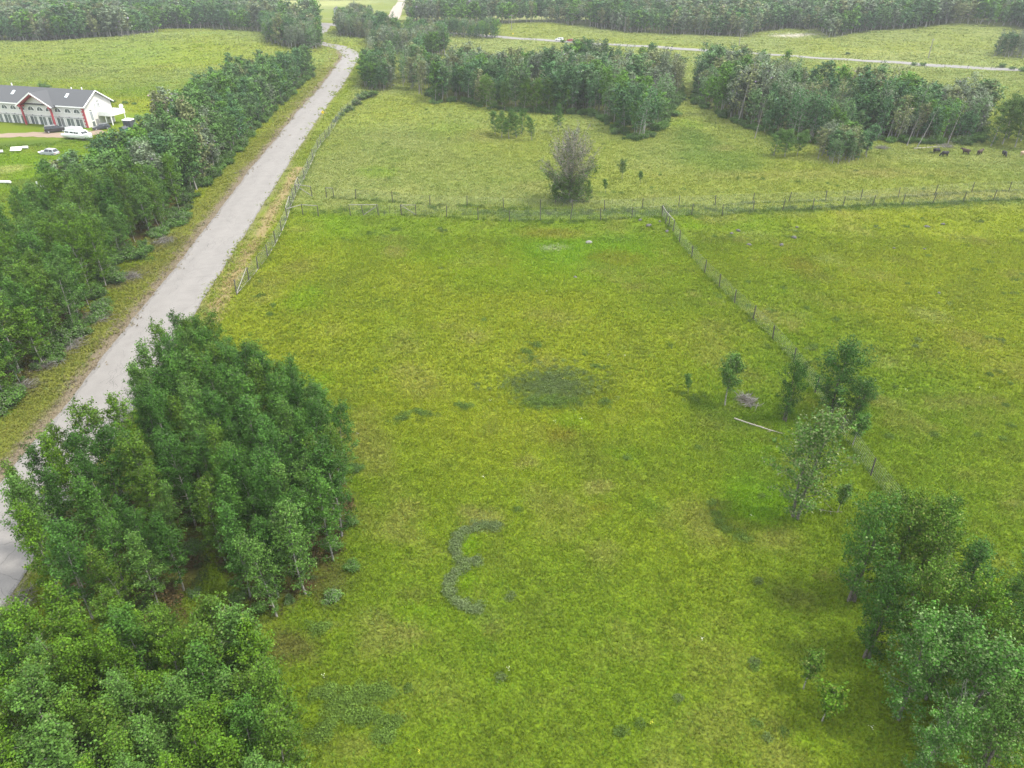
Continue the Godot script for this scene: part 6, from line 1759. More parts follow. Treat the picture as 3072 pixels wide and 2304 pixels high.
	s = Shape.new()
	s.box(Vector3(-15.5, -.12, 1.7), Vector3(13.0, .5, 3.2))
	part("front_terrace", s.mesh(M.concrete), o)
	# dish on the deck corner
	var d := thing("satellite_dish", "white satellite dish standing on the corner of the house deck", "dish", o.position + Basis(Vector3.UP, o.rotation.y) * Vector3(4.1, 4.1, -10.3))
	s = Shape.new()
	s.rod(Vector3(0, -.02, 0), Vector3(0, .7, 0), .05, 6)
	part("mast", s.mesh(M.steel), d)
	s = Shape.new()
	for ring in 3:
		for k in 14:
			var a0 := TAU * k / 14
			var a1 := TAU * (k + 1) / 14
			var r0 := ring * .22
			var r1 := (ring + 1) * .22
			var pt := func(r2: float, a: float) -> Vector3: return Vector3(cos(a) * r2, .8 + sin(a) * r2 * .9, .12 + r2 * r2 * .5 + sin(a) * r2 * -.35)
			s.quad_out(pt.call(r0, a0), pt.call(r1, a0), pt.call(r1, a1), pt.call(r0, a1), Vector3(0, .8, -5))
	part("reflector", s.mesh(M.trim), d)

func wheel(o: Node3D, at: Vector3, r: float) -> void:
	var s := Shape.new()
	s.rod(at - Vector3(.11, 0, 0), at + Vector3(.11, 0, 0), r, 14)
	var w := part("wheel", s.mesh(M.tyre), o)
	s = Shape.new()
	s.rod(at - Vector3(.118, 0, 0), at + Vector3(.118, 0, 0), r * .58, 12)
	part("rim", s.mesh(M.steel), w)

func car(called: String, label: String, at: Vector3, turn: float, body: Material, kind: String) -> Node3D:
	# local: front towards -z, wheels on the ground
	var o := thing(called, label, {"pickup": "truck", "wagon": "car", "sedan": "car", "suv": "car", "wreck": "truck"}[kind], at, turn)
	var lo := {"pickup": 5.4, "wagon": 4.7, "sedan": 4.5, "suv": 4.7, "wreck": 4.9}
	var l: float = lo[kind]
	var w := 1.84
	var f := -l / 2
	var b := l / 2
	var belt := 1.0 if kind != "pickup" and kind != "suv" else 1.12
	var top := {"pickup": 1.85, "wagon": 1.52, "sedan": 1.42, "suv": 1.72, "wreck": 1.7}[kind] as float
	var s := Shape.new()
	var side := PackedVector2Array([Vector2(f, .42), Vector2(f + .02, .72), Vector2(f + .25, belt - .14), Vector2(f + 1.25, belt), Vector2(b - .12, belt + .02), Vector2(b, belt - .2), Vector2(b, .42), Vector2(b - .25, .30), Vector2(f + .25, .28)])
	s.prism(side, -w / 2 + .06, w / 2 - .06)
	for sg in [-1.0, 1.0]:
		# rounded flank: a slightly narrower slab outside the main one
		var in2 := PackedVector2Array()
		for q in side:
			in2.push_back(Vector2(q.x * .985, lerpf(q.y, .7, .16)))
		s.prism(in2, sg * (w / 2 - .06), sg * w / 2)
	part("body", s.mesh(body), o)
	# cabin: lofted frustum
	var spans := {"pickup": [f + 1.35, b - .08, f + 2.05, b - .18], "wagon": [f + 1.15, b - .12, f + 1.95, b - .75], "sedan": [f + 1.15, b - .55, f + 1.95, b - 1.25], "suv": [f + 1.15, b - .06, f + 1.9, b - .38], "wreck": [f + 1.35, b - .25, f + 1.95, b - .7]}
	var sp: Array = spans[kind]
	var bw := w / 2 - .08
	var tw := w / 2 - .24
	var c := [Vector3(-bw, belt, sp[0]), Vector3(bw, belt, sp[0]), Vector3(bw, belt, sp[1]), Vector3(-bw, belt, sp[1]), Vector3(-tw, top, sp[2]), Vector3(tw, top, sp[2]), Vector3(tw, top, sp[3]), Vector3(-tw, top, sp[3])]
	var cen := Vector3(0, (belt + top) / 2, (sp[0] + sp[1]) / 2)
	s = Shape.new()
	for q in [[0, 1, 5, 4], [1, 2, 6, 5], [2, 3, 7, 6], [3, 0, 4, 7], [4, 5, 6, 7]]:
		s.quad_out(c[q[0]], c[q[1]], c[q[2]], c[q[3]], cen)
	part("cabin", s.mesh(body), o)
	var names := ["windscreen", "side_window", "rear_window", "side_window"]
	var k := 0
	for q in [[0, 1, 5, 4], [1, 2, 6, 5], [2, 3, 7, 6], [3, 0, 4, 7]]:
		var a: Vector3 = c[q[0]]
		var bb: Vector3 = c[q[1]]
		var d: Vector3 = c[q[2]]
		var e: Vector3 = c[q[3]]
		var mid2 := (a + bb + d + e) * .25
		var out := ((bb - a).cross(e - a)).normalized()
		if out.dot(mid2 - cen) < 0: out = -out
		var cuts := [[.06, .94]] if k % 2 == 0 else [[.10, .46], [.52, .92]]
		for cut in cuts:
			s = Shape.new()
			var lo1 := a.lerp(bb, cut[0])
			var lo2 := a.lerp(bb, cut[1])
			var hi1 := e.lerp(d, cut[0])
			var hi2 := e.lerp(d, cut[1])
			s.quad(lo1.lerp(hi1, .1) + out * .012, lo2.lerp(hi2, .1) + out * .012, lo2.lerp(hi2, .88) + out * .012, lo1.lerp(hi1, .88) + out * .012, out)
			part(names[k], s.mesh(M.car_glass), o)
		k += 1
	for zz in [f + .85, b - .95]:
		for sg in [-1.0, 1.0]:
			if kind == "wreck" and zz < 0: continue
			wheel(o, Vector3(sg * (w / 2 - .06), .33, zz), .34)
	for sg in [-1.0, 1.0]:
		s = Shape.new()
		s.box(Vector3(sg * .62, belt - .28, f + .1), Vector3(.36, .16, .14))
		part("headlight", s.mesh(M.lamp), o)
		s = Shape.new()
		s.box(Vector3(sg * .72, belt - .2, b - .01), Vector3(.2, .26, .06))
		part("tail_light", s.mesh(M.red_lamp), o)
	for zz in [f - .03, b + .03]:
		s = Shape.new()
		s.box(Vector3(0, .5, zz), Vector3(w - .2, .2, .14))
		part("bumper", s.mesh(M.chrome if kind in ["pickup", "wreck"] else M.dark), o)
	if kind == "pickup":
		for sg in [-1.0, 1.0]:
			s = Shape.new()
			s.rod(Vector3(sg * .7, top + .07, sp[2] + .3), Vector3(sg * .7, top + .07, sp[3] - .1), .04, 6)
			part("roof_rail", s.mesh(M.chrome), o)
	if kind == "wreck":
		s = Shape.new()
		s.box(Vector3(.3, .62, f - .35), Vector3(1.7, .07, .9), Basis(Vector3(1, 0, 0), .3))
		part("loose_hood", s.mesh(M.trim), o)
	return o

func build_boat() -> void:
	var o := thing("cabin_cruiser", "white cabin cruiser boat standing on the grass before the house", "boat", spot("boat", -.1), deg_to_rad(-112))
	o.scale = Vector3.ONE * .94
	# local: bow towards -z
	var s := Shape.new()
	var rows := []
	var secs := 12
	for i in secs + 1:
		var t := i / float(secs)
		var z := lerpf(5.2, -5.6, t)
		var half := 1.7 * pow(1.0 - pow(t, 3.2), .6)
		var sheer := 1.55 + .75 * t * t
		var keel := .25 + .95 * pow(t, 5.0)
		rows.push_back([Vector3(0, keel, z), Vector3(half * .62, keel + .32, z), Vector3(half * .92, lerpf(keel, sheer, .62), z), Vector3(half, sheer, z)])
	for i in secs:
		for k in 3:
			for sg in [-1.0, 1.0]:
				var f := Vector3(sg, 1, 1)
				s.quad_out(rows[i][k] * f, rows[i + 1][k] * f, rows[i + 1][k + 1] * f, rows[i][k + 1] * f, Vector3(0, 1.2, (rows[i][0].z + rows[i + 1][0].z) / 2))
		s.quad(rows[i][3], rows[i + 1][3], rows[i + 1][3] * Vector3(-1, 1, 1), rows[i][3] * Vector3(-1, 1, 1), Vector3.UP)
	s.quad(rows[0][3], rows[0][3] * Vector3(-1, 1, 1), rows[0][1] * Vector3(-1, 1, 1), rows[0][1], Vector3(0, 0, 1))
	part("hull", s.mesh(M.gel), o)
	var loft := func(called: String, y0: float, y1: float, z0: float, z1: float, z2: float, z3: float, w0: float, w1: float, m: Material) -> MeshInstance3D:
		var q := Shape.new()
		var c := [Vector3(-w0, y0, z0), Vector3(w0, y0, z0), Vector3(w0, y0, z1), Vector3(-w0, y0, z1), Vector3(-w1, y1, z2), Vector3(w1, y1, z2), Vector3(w1, y1, z3), Vector3(-w1, y1, z3)]
		var cen := Vector3(0, (y0 + y1) / 2, (z0 + z1) / 2)
		for e in [[0, 1, 5, 4], [1, 2, 6, 5], [2, 3, 7, 6], [3, 0, 4, 7], [4, 5, 6, 7]]:
			q.quad_out(c[e[0]], c[e[1]], c[e[2]], c[e[3]], cen)
		return part(called, q.mesh(m), o)
	var cab: MeshInstance3D = loft.call("cabin", 1.6, 2.75, -3.2, 3.9, -2.2, 3.6, 1.42, 1.25, M.gel)
	for sg in [-1.0, 1.0]:
		for zz in [-1.4, -.4, .9, 2.4, 3.1]:
			s = Shape.new()
			s.box(Vector3(sg * 1.35, 2.25, zz), Vector3(.06, .42, .8 if zz != .9 else 1.3), Basis(Vector3(0, 0, 1), sg * .14))
			part("window", s.mesh(M.car_glass), cab)
	s = Shape.new()
	s.quad_out(Vector3(-1.1, 1.85, -3.02), Vector3(1.1, 1.85, -3.02), Vector3(1.0, 2.6, -2.36), Vector3(-1.0, 2.6, -2.36), Vector3(0, 2, 0))
	part("windscreen", s.mesh(M.car_glass), cab)
	loft.call("flybridge", 2.75, 3.45, -1.2, 3.2, -.7, 3.2, 1.2, 1.3, M.gel)
	loft.call("flybridge_seat", 3.45, 3.62, .4, 3.0, .5, 2.9, .9, .8, M.grey)
	for sg in [-1.0, 1.0]:
		var tops := PackedVector3Array()
		var rail := Shape.new()
		for zz in [-5.0, -4.0, -3.0, -1.8]:
			var t2: float = (5.2 - zz) / 10.8
			var hw: float = 1.7 * pow(1.0 - pow(minf(t2, .97), 3.2), .6) - .06
			tops.push_back(Vector3(sg * hw, 2.35 + .6 * t2 * t2, zz))
			s = Shape.new()
			s.rod(Vector3(sg * hw, 1.5 + .75 * t2 * t2, zz), tops[tops.size() - 1], .025, 4)
			part("stanchion", s.mesh(M.chrome), o)
		rail.tube(tops, PackedFloat32Array([.025, .025, .025, .025]), 4)
		part("bow_rail", rail.mesh(M.chrome), o)
	for zz in [-2.5, 2.5]:
		s = Shape.new()
		s.box(Vector3(0, .12, zz), Vector3(2.0, .5, .35))
		part("cradle", s.mesh(M.post), o)

func build_yard() -> void:
	build_house()
	car("black_suv", "black van like truck with roof rails parked before the house front", spot("suv"), deg_to_rad(-62), M.car_black, "pickup")
	car("dark_wagon", "dark grey wagon parked at the red quoined corner of the house", spot("wagon"), deg_to_rad(122), M.car_dark, "wagon")
	build_boat()
	car("wrecked_pickup", "derelict silver grey car sunk in the bright yard grass", spot("wreck", -.28), deg_to_rad(75), M.car_silver, "wreck")
	var o := thing("tool_shed", "tall dark grey shed with white flat roof behind the boat", "shed", spot("shed"), deg_to_rad(-16))
	var s := Shape.new()
	s.box(Vector3(0, 1.3, 0), Vector3(2.6, 2.7, 2.2))
	part("wall", s.mesh(M.slate), o)
	s = Shape.new()
	s.box(Vector3(0, 2.73, 0), Vector3(2.8, .14, 2.4), Basis(Vector3(1, 0, 0), .06))
	part("roof", s.mesh(M.trim), o)
	s = Shape.new()
	s.box(Vector3(-.4, 1.05, 1.12), Vector3(.9, 2.0, .05))
	part("door", s.mesh(M.dark), o)
	o = thing("green_dumpster", "green metal dumpster with dark lid beside the grey shed", "dumpster", spot("dumpster"), deg_to_rad(-10))
	s = Shape.new()
	s.prism(PackedVector2Array([Vector2(-.8, .12), Vector2(.8, .12), Vector2(.9, 1.25), Vector2(-.9, 1.5)]), -.95, .95)
	part("bin", s.mesh(M.green), o)
	s = Shape.new()
	s.box(Vector3(0, 1.44, 0), Vector3(2.0, .08, 1.95), Basis(Vector3(1, 0, 0), .137))
	part("lid", s.mesh(M.slate), o)
	for sg in [-1.0, 1.0]:
		s = Shape.new()
		s.box(Vector3(sg * 1.0, .95, 0), Vector3(.12, .16, 1.1))
		part("lift_pocket", s.mesh(M.green), o)
	o = thing("yard_post", "slim white post with bracket standing at the end of the tree belt", "post", spot("postw"))
	s = Shape.new()
	s.box(Vector3(0, 1.6, 0), Vector3(.26, 3.4, .26))
	part("pole", s.mesh(M.trim), o)
	s = Shape.new()
	s.box(Vector3(.25, 3.2, 0), Vector3(.8, .22, .22))
	part("bracket", s.mesh(M.trim), o)
	var lab := {"board_a": "large white board lying in the yard grass left of the wreck", "board_b": "small white board lying between the large board and the wreck", "board_c": "white scrap lying at the frame edge in the yard grass"}
	for k in lab:
		var w := 2.6 if k == "board_a" else 1.5
		s = Shape.new()
		s.box(Vector3(0, .55, 0), Vector3(w, .07, 1.5 if k == "board_a" else .7), Basis(Vector3(1, 0, 0), .45))
		s.box(Vector3(0, .2, -.35), Vector3(w * .9, .5, .06))
		var b := solo("white_board", s.mesh(M.trim))
		b.position = spot(k)
		b.rotation.y = .2
		tag(b, lab[k], "board")
	o = thing("plank_fence", "broken white and grey plank fence end at the yard side of the belt", "fence", spot("yard_fence"), deg_to_rad(-20))
	for k in 7:
		s = Shape.new()
		s.box(Vector3(-3.0 + k * .95, .6, rng.randfn(0, .08)), Vector3(.5, 1.3 + rng.randfn(0, .15), .06), Basis(Vector3(0, 0, 1), rng.randfn(0, .12)))
		part("plank", s.mesh(M.trim if k < 3 else M.post), o)
	s = Shape.new()
	s.bar(Vector3(-3.4, .75, .06), Vector3(2.9, .6, .06), .05, .14)
	part("rail", s.mesh(M.post), o)
	s = Shape.new()
	s.rod(Vector3(-2.4, .25, 0), Vector3(2.2, .35, .5), .28, 10)
	var pipe := solo("white_pipe", s.mesh(M.trim))
	pipe.position = spot("yard_pipe")
	tag(pipe, "white culvert pipe lying in the grass at the frame edge", "pipe")

# ------------------------------------------------------------------ animals
func net(bones: Array, cell: float, m: Material) -> ArrayMesh:
	# bones: [a, b, ra, rb]; smooth union of tapered capsules, meshed as surface nets
	var lo := Vector3.ONE * 1e9
	var hi := -lo
	for b in bones:
		var rr := Vector3.ONE * (maxf(b[2], b[3]) + cell * 2)
		lo = lo.min(b[0] - rr).min(b[1] - rr)
		hi = hi.max(b[0] + rr).max(b[1] + rr)
	var nx := int((hi.x - lo.x) / cell) + 2
	var ny := int((hi.y - lo.y) / cell) + 2
	var nz := int((hi.z - lo.z) / cell) + 2
	var f := PackedFloat32Array()
	f.resize(nx * ny * nz)
	for k in nz:
		for j in ny:
			for i in nx:
				var p := lo + Vector3(i, j, k) * cell
				var acc := 0.0
				for b in bones:
					var a: Vector3 = b[0]
					var d: Vector3 = b[1] - a
					var t := clampf((p - a).dot(d) / maxf(d.length_squared(), 1e-6), 0, 1)
					acc += exp(-22.0 * (p.distance_to(a + d * t) - lerpf(b[2], b[3], t)))
				f[(k * ny + j) * nx + i] = -log(maxf(acc, 1e-30)) / 22.0
	var vid := {}
	var pts := PackedVector3Array()
	var nrm := PackedVector3Array()
	for k in nz - 1:
		for j in ny - 1:
			for i in nx - 1:
				var at := (k * ny + j) * nx + i
				var inside := 0
				var sum := Vector3.ZERO
				var cnt := 0
				var cor := []
				for q in 8:
					cor.push_back(f[at + (q & 1) + ((q >> 1) & 1) * nx + (q >> 2) * nx * ny])
					if cor[q] < 0: inside += 1
				if inside == 0 or inside == 8: continue
				for e in [[0, 1], [2, 3], [4, 5], [6, 7], [0, 2], [1, 3], [4, 6], [5, 7], [0, 4], [1, 5], [2, 6], [3, 7]]:
					var a: float = cor[e[0]]
					var b: float = cor[e[1]]
					if (a < 0) != (b < 0):
						var t := a / (a - b)
						var pa := Vector3(e[0] & 1, (e[0] >> 1) & 1, e[0] >> 2)
						var pb := Vector3(e[1] & 1, (e[1] >> 1) & 1, e[1] >> 2)
						sum += pa.lerp(pb, t)
						cnt += 1
				vid[at] = pts.size()
				pts.push_back(lo + (Vector3(i, j, k) + sum / cnt) * cell)
				nrm.push_back(Vector3(cor[1] - cor[0] + cor[7] - cor[6], cor[2] - cor[0] + cor[7] - cor[5], cor[4] - cor[0] + cor[7] - cor[3]).normalized())
	var sh := Shape.new()
	var strides := [1, nx, nx * ny]
	for at in vid:
		for ax in 3:
			var s1: int = strides[(ax + 1) % 3]
			var s2: int = strides[(ax + 2) % 3]
			if (f[at] < 0) == (f[at + strides[ax]] < 0): continue
			if not (vid.has(at - s1) and vid.has(at - s2) and vid.has(at - s1 - s2)): continue
			var q := [vid[at], vid[at - s1], vid[at - s1 - s2], vid[at - s2]]
			sh.tri3(pts[q[0]], pts[q[1]], pts[q[2]], nrm[q[0]], nrm[q[1]], nrm[q[2]])
			sh.tri3(pts[q[0]], pts[q[2]], pts[q[3]], nrm[q[0]], nrm[q[2]], nrm[q[3]])
	return sh.mesh(m)

func cow_mesh(grazing: bool) -> ArrayMesh:
	# head towards -z; deep chest, level back, jointed legs
	var b := [[Vector3(0, 1.0, -.45), Vector3(0, 1.02, .55), .37, .34], [Vector3(0, .92, -.3), Vector3(0, .88, .35), .36, .36], [Vector3(0, 1.12, .5), Vector3(0, 1.08, .78), .26, .22], [Vector3(0, 1.15, -.5), Vector3(0, 1.05, -.7), .27, .24]]
	var neck := Vector3(0, .75, -1.05) if grazing else Vector3(0, 1.32, -1.05)
	var muz := Vector3(0, .18, -1.38) if grazing else Vector3(0, 1.12, -1.5)
	var poll := Vector3(0, .52, -1.22) if grazing else Vector3(0, 1.38, -1.18)
	b.append([Vector3(0, 1.05, -.65), neck, .25, .17])
	b.append([neck, poll, .17, .14])
	b.append([poll, muz, .14, .085])
	for sg in [-1.0, 1.0]:
		b.append([poll, poll + Vector3(sg * .24, .02, .06), .05, .03])
		b.append([Vector3(sg * .2, .85, -.5), Vector3(sg * .19, .45, -.54), .14, .075])
		b.append([Vector3(sg * .19, .45, -.54), Vector3(sg * .19, .05, -.5), .065, .055])
		b.append([Vector3(sg * .2, .95, .58), Vector3(sg * .2, .68, .46), .19, .13])
		b.append([Vector3(sg * .2, .68, .46), Vector3(sg * .19, .45, .72), .11, .075])
		b.append([Vector3(sg * .19, .45, .72), Vector3(sg * .19, .05, .64), .07, .055])
	b.append([Vector3(0, 1.15, .95), Vector3(0, .55, 1.02), .045, .03])
	return net(b, .06, null)

func build_cattle() -> void:
	var g := cow_mesh(true)
	var u := cow_mesh(false)
	for e in [["cow_a", -70.0, g, M.hide_black, "black cow grazing beside the fallen limbs, left of a pair"], ["cow_b", 95.0, g, M.hide_black, "black cow grazing in the open, right and nearer of a pair"], ["cow_c", 40.0, u, M.hide_brown, "dark brown cow in the shade behind the white stems"], ["cow_d", -60.0, u, M.hide_brown, "brown cow standing behind a leaning white stem"], ["cow_e", 170.0, g, M.hide_black, "lone black cow half hidden by the grassy rise"], ["cow_f", -100.0, u, M.hide_tan, "tan and white cow at the frame edge of the pasture"]]:
		var m := MeshInstance3D.new()
		m.name = numbered("cow")
		m.mesh = e[2]
		m.material_override = e[3]
		add_child(m)
		m.position = spot(e[0], -.02)
		m.rotation.y = deg_to_rad(e[1])
		tag(m, e[4], "cow", "cattle grazing below the dense wood")

# ------------------------------------------------------------------ small things
func build_small() -> void:
	for b in BRUSH:
		var o := thing("brush_pile", b[0], "brush pile", on(b[1], b[2]), rng.randf() * TAU)
		for layer in 2:
			var s := Shape.new()
			for i in 90:
				var q: Vector3 = Vector3(rng.randfn(0, .38), 0, rng.randfn(0, .26)) * float(b[3])
				var hh := absf(rng.randfn(0, .28)) + .05
				var d := Vector3(rng.randfn(0, 1), rng.randfn(0, .22), rng.randfn(0, 1)).normalized() * rng.randf_range(.3, 1.1)
				s.tint = Color.WHITE * rng.randf_range(.6, 1.3)
				s.rod(q + Vector3(0, hh, 0) - d, q + Vector3(0, hh, 0) + d, rng.randf_range(.012, .04), 4, .008)
			part("sticks", s.mesh(M.stick if layer == 0 else M.stick_brown), o).set_meta("kind", "stuff")
	var n := 0
	for i in range(0, ROCKS.size(), 2):
		var s := Shape.new()
		var r := RandomNumberGenerator.new()
		r.seed = 40 + i
		var bumps := []
		for k in 5:
			bumps.push_back([Vector3(r.randfn(0, 1), r.randfn(0, 1), r.randfn(0, 1)).normalized(), r.randf_range(-.25, .25)])
		var at := func(a: float, e: float) -> Vector3:
			var d := Vector3(cos(a) * cos(e), sin(e), sin(a) * cos(e))
			var q := 1.0
			for bb in bumps:
				q += bb[1] * maxf(0, d.dot(bb[0]))
			return d * q * Vector3(.5, .3, .38)
		for a in 9:
			for e in 5:
				var a0 := TAU * a / 9
				var a1 := TAU * (a + 1) / 9
				var e0 := -PI / 2 + PI * e / 5
				var e1 := -PI / 2 + PI * (e + 1) / 5
				s.quad_out(at.call(a0, e0), at.call(a1, e0), at.call(a1, e1), at.call(a0, e1), Vector3.ZERO)
		var big := i == ROCKS.size() - 4
		var o := solo("field_stone", s.mesh(M.rock_pale if big else M.rock))
		o.position = on(ROCKS[i], ROCKS[i + 1], .06)
		o.rotation.y = r.randf() * TAU
		o.scale = Vector3.ONE * (1.3 if big else r.randf_range(.6, 1.1))
		tag(o, "pale round boulder standing in the dry pond hollow" if big else "small dark stone lying loose in the pasture grass", "stone", "" if big else "dark stones scattered in the pastures")
		n += 1
	# logs
	for e in [["log_a", "log_b", .10, "fallen pale log lying on the grass under the narrow aspen", "fallen_log"], ["branch_a", "branch_b", .05, "thin fallen branch on the grass at the foot of the pale poplar", "fallen_branch"], ["flog_a", "flog_b", .16, "long pale fallen trunk at the edge of the wood by the cattle", "fallen_log"]]:
		var o := thing(e[4], e[3], "log", spot(e[0]))
		var a := Vector3(0, e[2], 0)
		var b: Vector3 = spot(e[1], e[2] * .6) - o.position
		var s := Shape.new()
		s.tube(PackedVector3Array([a, a.lerp(b, .35) + Vector3(.1, -.02, .12), a.lerp(b, .7) + Vector3(0, .02, .15), b]), PackedFloat32Array([e[2], e[2] * .85, e[2] * .6, e[2] * .3]), 7)
		part("trunk", s.mesh(M.log), o)
		for k in 3:
			s = Shape.new()
			var q := a.lerp(b, .45 + k * .18)
			s.rod(q, q + Vector3(rng.randfn(0, .5), .25, rng.randfn(0, .6)), e[2] * .3, 4, .01)
			part("limb_stub", s.mesh(M.log), o)
	# signs
	for e in [["sign", "yellow diamond road sign standing on the verge beside the road", .75], ["hsign", "small yellow sign beside the highway", .75]]:
		var o := thing("road_sign", e[1], "sign", spot(e[0]))
		var s := Shape.new()
		s.box(Vector3(0, .9, 0), Vector3(.09, 2.2, .09))
		part("sign_post", s.mesh(M.post), o)
		s = Shape.new()
		s.box(Vector3(0, 1.9, .07), Vector3(e[2], e[2], .03), Basis(Vector3(0, 0, 1), PI / 4))
		part("panel", s.mesh(M.yellow), o)
	# poles along the highway
	for e in [["pole_a", "pale wooden power pole above the highway, before the forest"], ["pole_b", "pale leaning power pole on the slope beyond the highway"], ["pole_c", "power pole beside the trees at the forest edge"], ["pole_d", "power pole right of the middle of the highway"]]:
		var o := thing("power_pole", e[1], "pole", spot(e[0]), .5)
		var s := Shape.new()
		s.tube(PackedVector3Array([Vector3(0, -.3, 0), Vector3(0, 8.6, 0)]), PackedFloat32Array([.19, .13]), 8)
		part("shaft", s.mesh(M.pole), o)
		s = Shape.new()
		s.box(Vector3(0, 8.0, .16), Vector3(2.4, .16, .14))
		part("crossarm", s.mesh(M.pole), o)
		for x in [-1.0, 0.0, 1.0]:
			s = Shape.new()
			s.rod(Vector3(x, 8.08, .16), Vector3(x, 8.32, .16), .06, 6)
			part("insulator", s.mesh(M.grey), o)
	# grain bin far away
	var o := thing("grain_bin", "small round grey grain bin in the pale far field", "grain bin", spot("bin"))
	var s := Shape.new()
	s.rod(Vector3(0, -.2, 0), Vector3(0, 4.4, 0), 2.6, 18)
	part("wall", s.mesh(M.steel), o)
	s = Shape.new()
	s.rod(Vector3(0, 4.4, 0), Vector3(0, 6.0, 0), 2.75, 18, .25)
	part("roof", s.mesh(M.grey), o)
	car("white_suv", "white sport utility car driving on the far highway, ahead of the red car", spot("van", .12), deg_to_rad(59.5), M.car_white, "suv")
	car("red_car", "small red car driving on the far highway behind the white one", spot("redcar", .12), deg_to_rad(59.5), M.car_red, "sedan")
	car("white_car", "white car on the highway mostly hidden behind the wood", spot("wcar", .12), deg_to_rad(59.5), M.car_white, "sedan")

func noise_tex(sd: int, freq: float, lo: float, hi: float, size: int, oct := 4) -> Texture2D:
	var n := FastNoiseLite.new()
	n.seed = sd
	n.frequency = freq
	n.fractal_octaves = oct
	var im := n.get_seamless_image(size, size)
	im.convert(Image.FORMAT_RGB8)
	var d := im.get_data()
	for i in d.size():
		d[i] = int(255.0 * lerpf(lo, hi, d[i] / 255.0))
	return ImageTexture.create_from_image(Image.create_from_data(size, size, false, Image.FORMAT_RGB8, d))

func build_materials() -> void:
	M.grain = noise_tex(3, .05, .78, 1.0, 256)
	M.turf = noise_tex(4, .06, .55, 1.0, 512, 5)
	M.bark = paint(Color.WHITE, .9)
	M.bark.vertex_color_use_as_albedo = true
	M.bark.albedo_texture = noise_tex(8, .06, .45, 1.0, 128)
	M.bark.uv1_triplanar = true
	M.bark.uv1_scale = Vector3(.9, .5, .9)
	M.bark_many = grained(lin(.27, .26, .235), .9, 1.2)
	for c in [Color(.88, .94, .84), Color(1, 1, 1), Color(.84, .92, .88), Color(1.0, .98, .78), Color(1, 1, .66), Color(1, 1, .98), Color(.90, 1.0, .90), Color(1, .96, 1), Color(.72, .80, .72), Color(.97, .94, .74)]:
		leaf_tones.push_back(leafy(c))
	M.leaf_many = leafy(Color.WHITE)
	M.grass = paint(Color.WHITE, .7)
	M.grass.vertex_color_use_as_albedo = true
	M.grass.cull_mode = BaseMaterial3D.CULL_DISABLED
	M.grass.backlight_enabled = true
	M.grass.backlight = Color(.5, .5, .2)
	M.grass.metallic_specular = .12
	M.post = grained(lin(.075, .068, .06), .95, .6)
	M.pole = grained(lin(.27, .255, .235), .9, .6)
	M.wire = paint(lin(.30, .32, .31), .5, .3)
	M.stick = paint(lin(.185, .182, .168), .95)
	M.stick.vertex_color_use_as_albedo = true
	M.stick_brown = paint(lin(.115, .10, .08), .95)
	M.stick_brown.vertex_color_use_as_albedo = true
	M.log = grained(lin(.34, .31, .27), .9, .5)
	M.rock = grained(lin(.09, .085, .085), .95, .5)
	M.rock_pale = grained(lin(.20, .195, .18), .95, .5)
	M.stucco = grained(lin(.68, .665, .64), .9, 3.0)
	M.trim = paint(lin(.78, .78, .77), .6)
	M.roof = grained(lin(.082, .086, .094), .95, 1.4)
	M.red = paint(lin(.33, .045, .06), .7)
	M.grey = paint(lin(.20, .20, .21), .7)
	M.concrete = grained(lin(.38, .36, .34), .95, 2.0)
	M.glass = paint(lin(.10, .115, .12), .1)
	M.glass_light = paint(lin(.15, .165, .17), .1)
	M.curtain = paint(lin(.26, .28, .30), .15)
	M.skylight = paint(lin(.62, .68, .72), .15)
	M.steel = paint(lin(.38, .39, .41), .45, .5)
	M.chrome = paint(lin(.6, .6, .6), .25, .8)
	M.tyre = paint(lin(.02, .02, .02), .9)
	M.car_glass = paint(lin(.025, .03, .035), .06)
	M.lamp = paint(lin(.6, .62, .62), .15)
	M.red_lamp = paint(lin(.3, .02, .02), .3)
	M.dark = paint(lin(.03, .03, .033), .7)
	M.slate = grained(lin(.06, .07, .085), .85, 1.0)
	M.green = paint(lin(.02, .13, .085), .6)
	M.yellow = paint(lin(.75, .55, .02), .5)
	M.gel = paint(lin(.80, .80, .80), .3)
	for e in [["car_black", .012, .013, .016], ["car_dark", .045, .052, .07], ["car_silver", .30, .32, .34], ["car_white", .80, .80, .80], ["car_red", .34, .03, .035]]:
		var m := paint(lin(e[1], e[2], e[3]), .35)
		m.clearcoat_enabled = true
		m.clearcoat = .8
		m.clearcoat_roughness = .08
		M[e[0]] = m
	M.hide_black = grained(lin(.012, .011, .012), .85, .4)
	M.hide_brown = grained(lin(.05, .028, .02), .85, .4)
	M.hide_tan = grained(lin(.45, .33, .22), .85, .4)

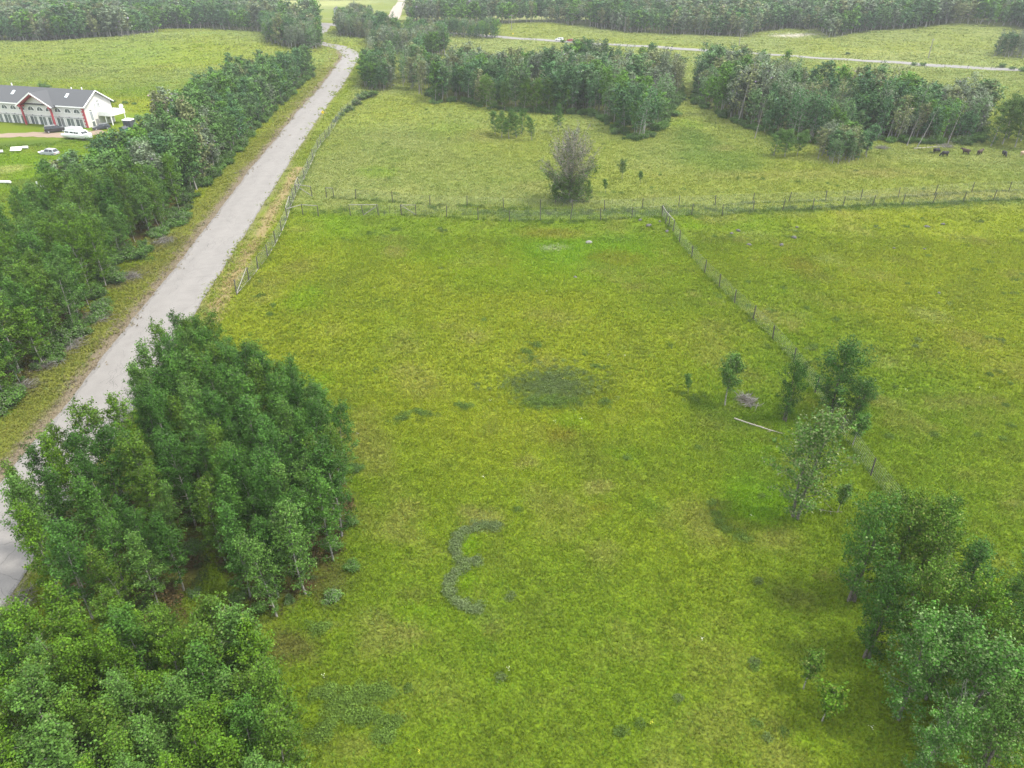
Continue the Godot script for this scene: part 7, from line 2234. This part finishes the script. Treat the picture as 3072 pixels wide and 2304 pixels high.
func _ready() -> void:
	rng.seed = 2024
	var cam := Camera3D.new()
	cam.name = "camera"
	cam.fov = 56.82
	cam.near = .2
	cam.far = 6000.0
	add_child(cam)
	cam.position = Vector3(0, 45, 0)
	cam.rotation_degrees = Vector3(-31.5, 0, 0)
	cam.current = true
	var sky_mat := ProceduralSkyMaterial.new()
	sky_mat.sky_top_color = Color(.86, .87, .88)
	sky_mat.sky_horizon_color = Color(.66, .69, .72)
	sky_mat.sky_curve = .45
	sky_mat.ground_bottom_color = Color(.35, .38, .28)
	sky_mat.ground_horizon_color = Color(.80, .83, .82)
	sky_mat.sun_angle_max = 0.0
	var sky := Sky.new()
	sky.sky_material = sky_mat
	var env := Environment.new()
	env.background_mode = Environment.BG_SKY
	env.sky = sky
	env.ambient_light_source = Environment.AMBIENT_SOURCE_SKY
	env.tonemap_mode = Environment.TONE_MAPPER_LINEAR
	env.tonemap_exposure = 4.15
	env.sdfgi_enabled = true
	env.ssao_enabled = true
	env.ssil_enabled = true
	env.fog_enabled = true
	env.fog_density = .00016
	env.fog_light_color = Color(.88, .90, .92)
	var we := WorldEnvironment.new()
	we.name = "environment"
	we.environment = env
	add_child(we)
	var sun := DirectionalLight3D.new()
	sun.name = "sun"
	sun.light_energy = .5
	sun.light_angular_distance = 10.0
	sun.light_color = Color(1, .97, .92)
	sun.shadow_enabled = true
	add_child(sun)
	sun.look_at_from_position(Vector3(50, 80, 6), Vector3.ZERO)

	n_big.seed = 11
	n_big.frequency = .011
	n_big.fractal_octaves = 3
	n_mid.seed = 12
	n_mid.frequency = .06
	n_mid.fractal_octaves = 4
	n_fine.seed = 13
	n_fine.frequency = .35
	n_fine.fractal_octaves = 3
	for k in POLYS:
		var pv := PackedVector2Array()
		var l: Array = POLYS[k]
		for i in range(0, l.size(), 2):
			pv.push_back(Vector2(l[i], l[i + 1]))
		polys[k] = pv
		var b := Rect2(pv[0], Vector2.ZERO)
		for p in pv: b = b.expand(p)
		boxes[k] = b
	for k in ["drive_a", "drive_b", "drive_c", "drive_d", "drive_e"]:
		drive_pts.push_back(AT[k])
	build_materials()
	build_ground()
	var road := ribbon(ROAD_LINE, 4.1, .05, 60.0, .2)
	solo("road", road.mesh(asphalt(Vector3(.210, .200, .191), 80, 5)), "structure")
	var hwy := []
	for i in 14:
		var x := -330.0 + i * 60.0
		hwy.push_back([x, -463.4 + .59 * x])
	var hs := ribbon(hwy, 3.9, .12, 60.0, .2, 4.0)
	solo("highway", hs.mesh(asphalt(Vector3(.205, .197, .19), 40, 6)), "structure")
	var gr := []
	for k in ["gravel_a", "gravel_b", "gravel_c", "gravel_d"]:
		gr.push_back([AT[k].x, AT[k].y])
	gr.insert(0, [gr[0][0] - 2.0, gr[0][1] + 45.0])
	gr.push_back([gr[4][0] + 20.0, gr[4][1] - 160.0])
	solo("gravel_road", ribbon(gr, 4.6, .12, 60.0, .5, 4.0).mesh(asphalt(Vector3(.32, .275, .24), 0, 7)), "structure")
	var dr := []
	for k in ["drive_a", "drive_b", "drive_c", "drive_d", "drive_e"]:
		dr.push_back([AT[k].x, AT[k].y])
	dr.insert(0, [dr[0][0] - 40.0, dr[0][1] - 4.0])
	solo("driveway", ribbon(dr, 2.6, .05, 50.0, .9).mesh(asphalt(Vector3(.25, .19, .145), 0, 9)), "structure")
	build_variants()
	build_yard()
	grow_trees()
	build_fences()
	grow_grass()
	build_cattle()
	build_small()
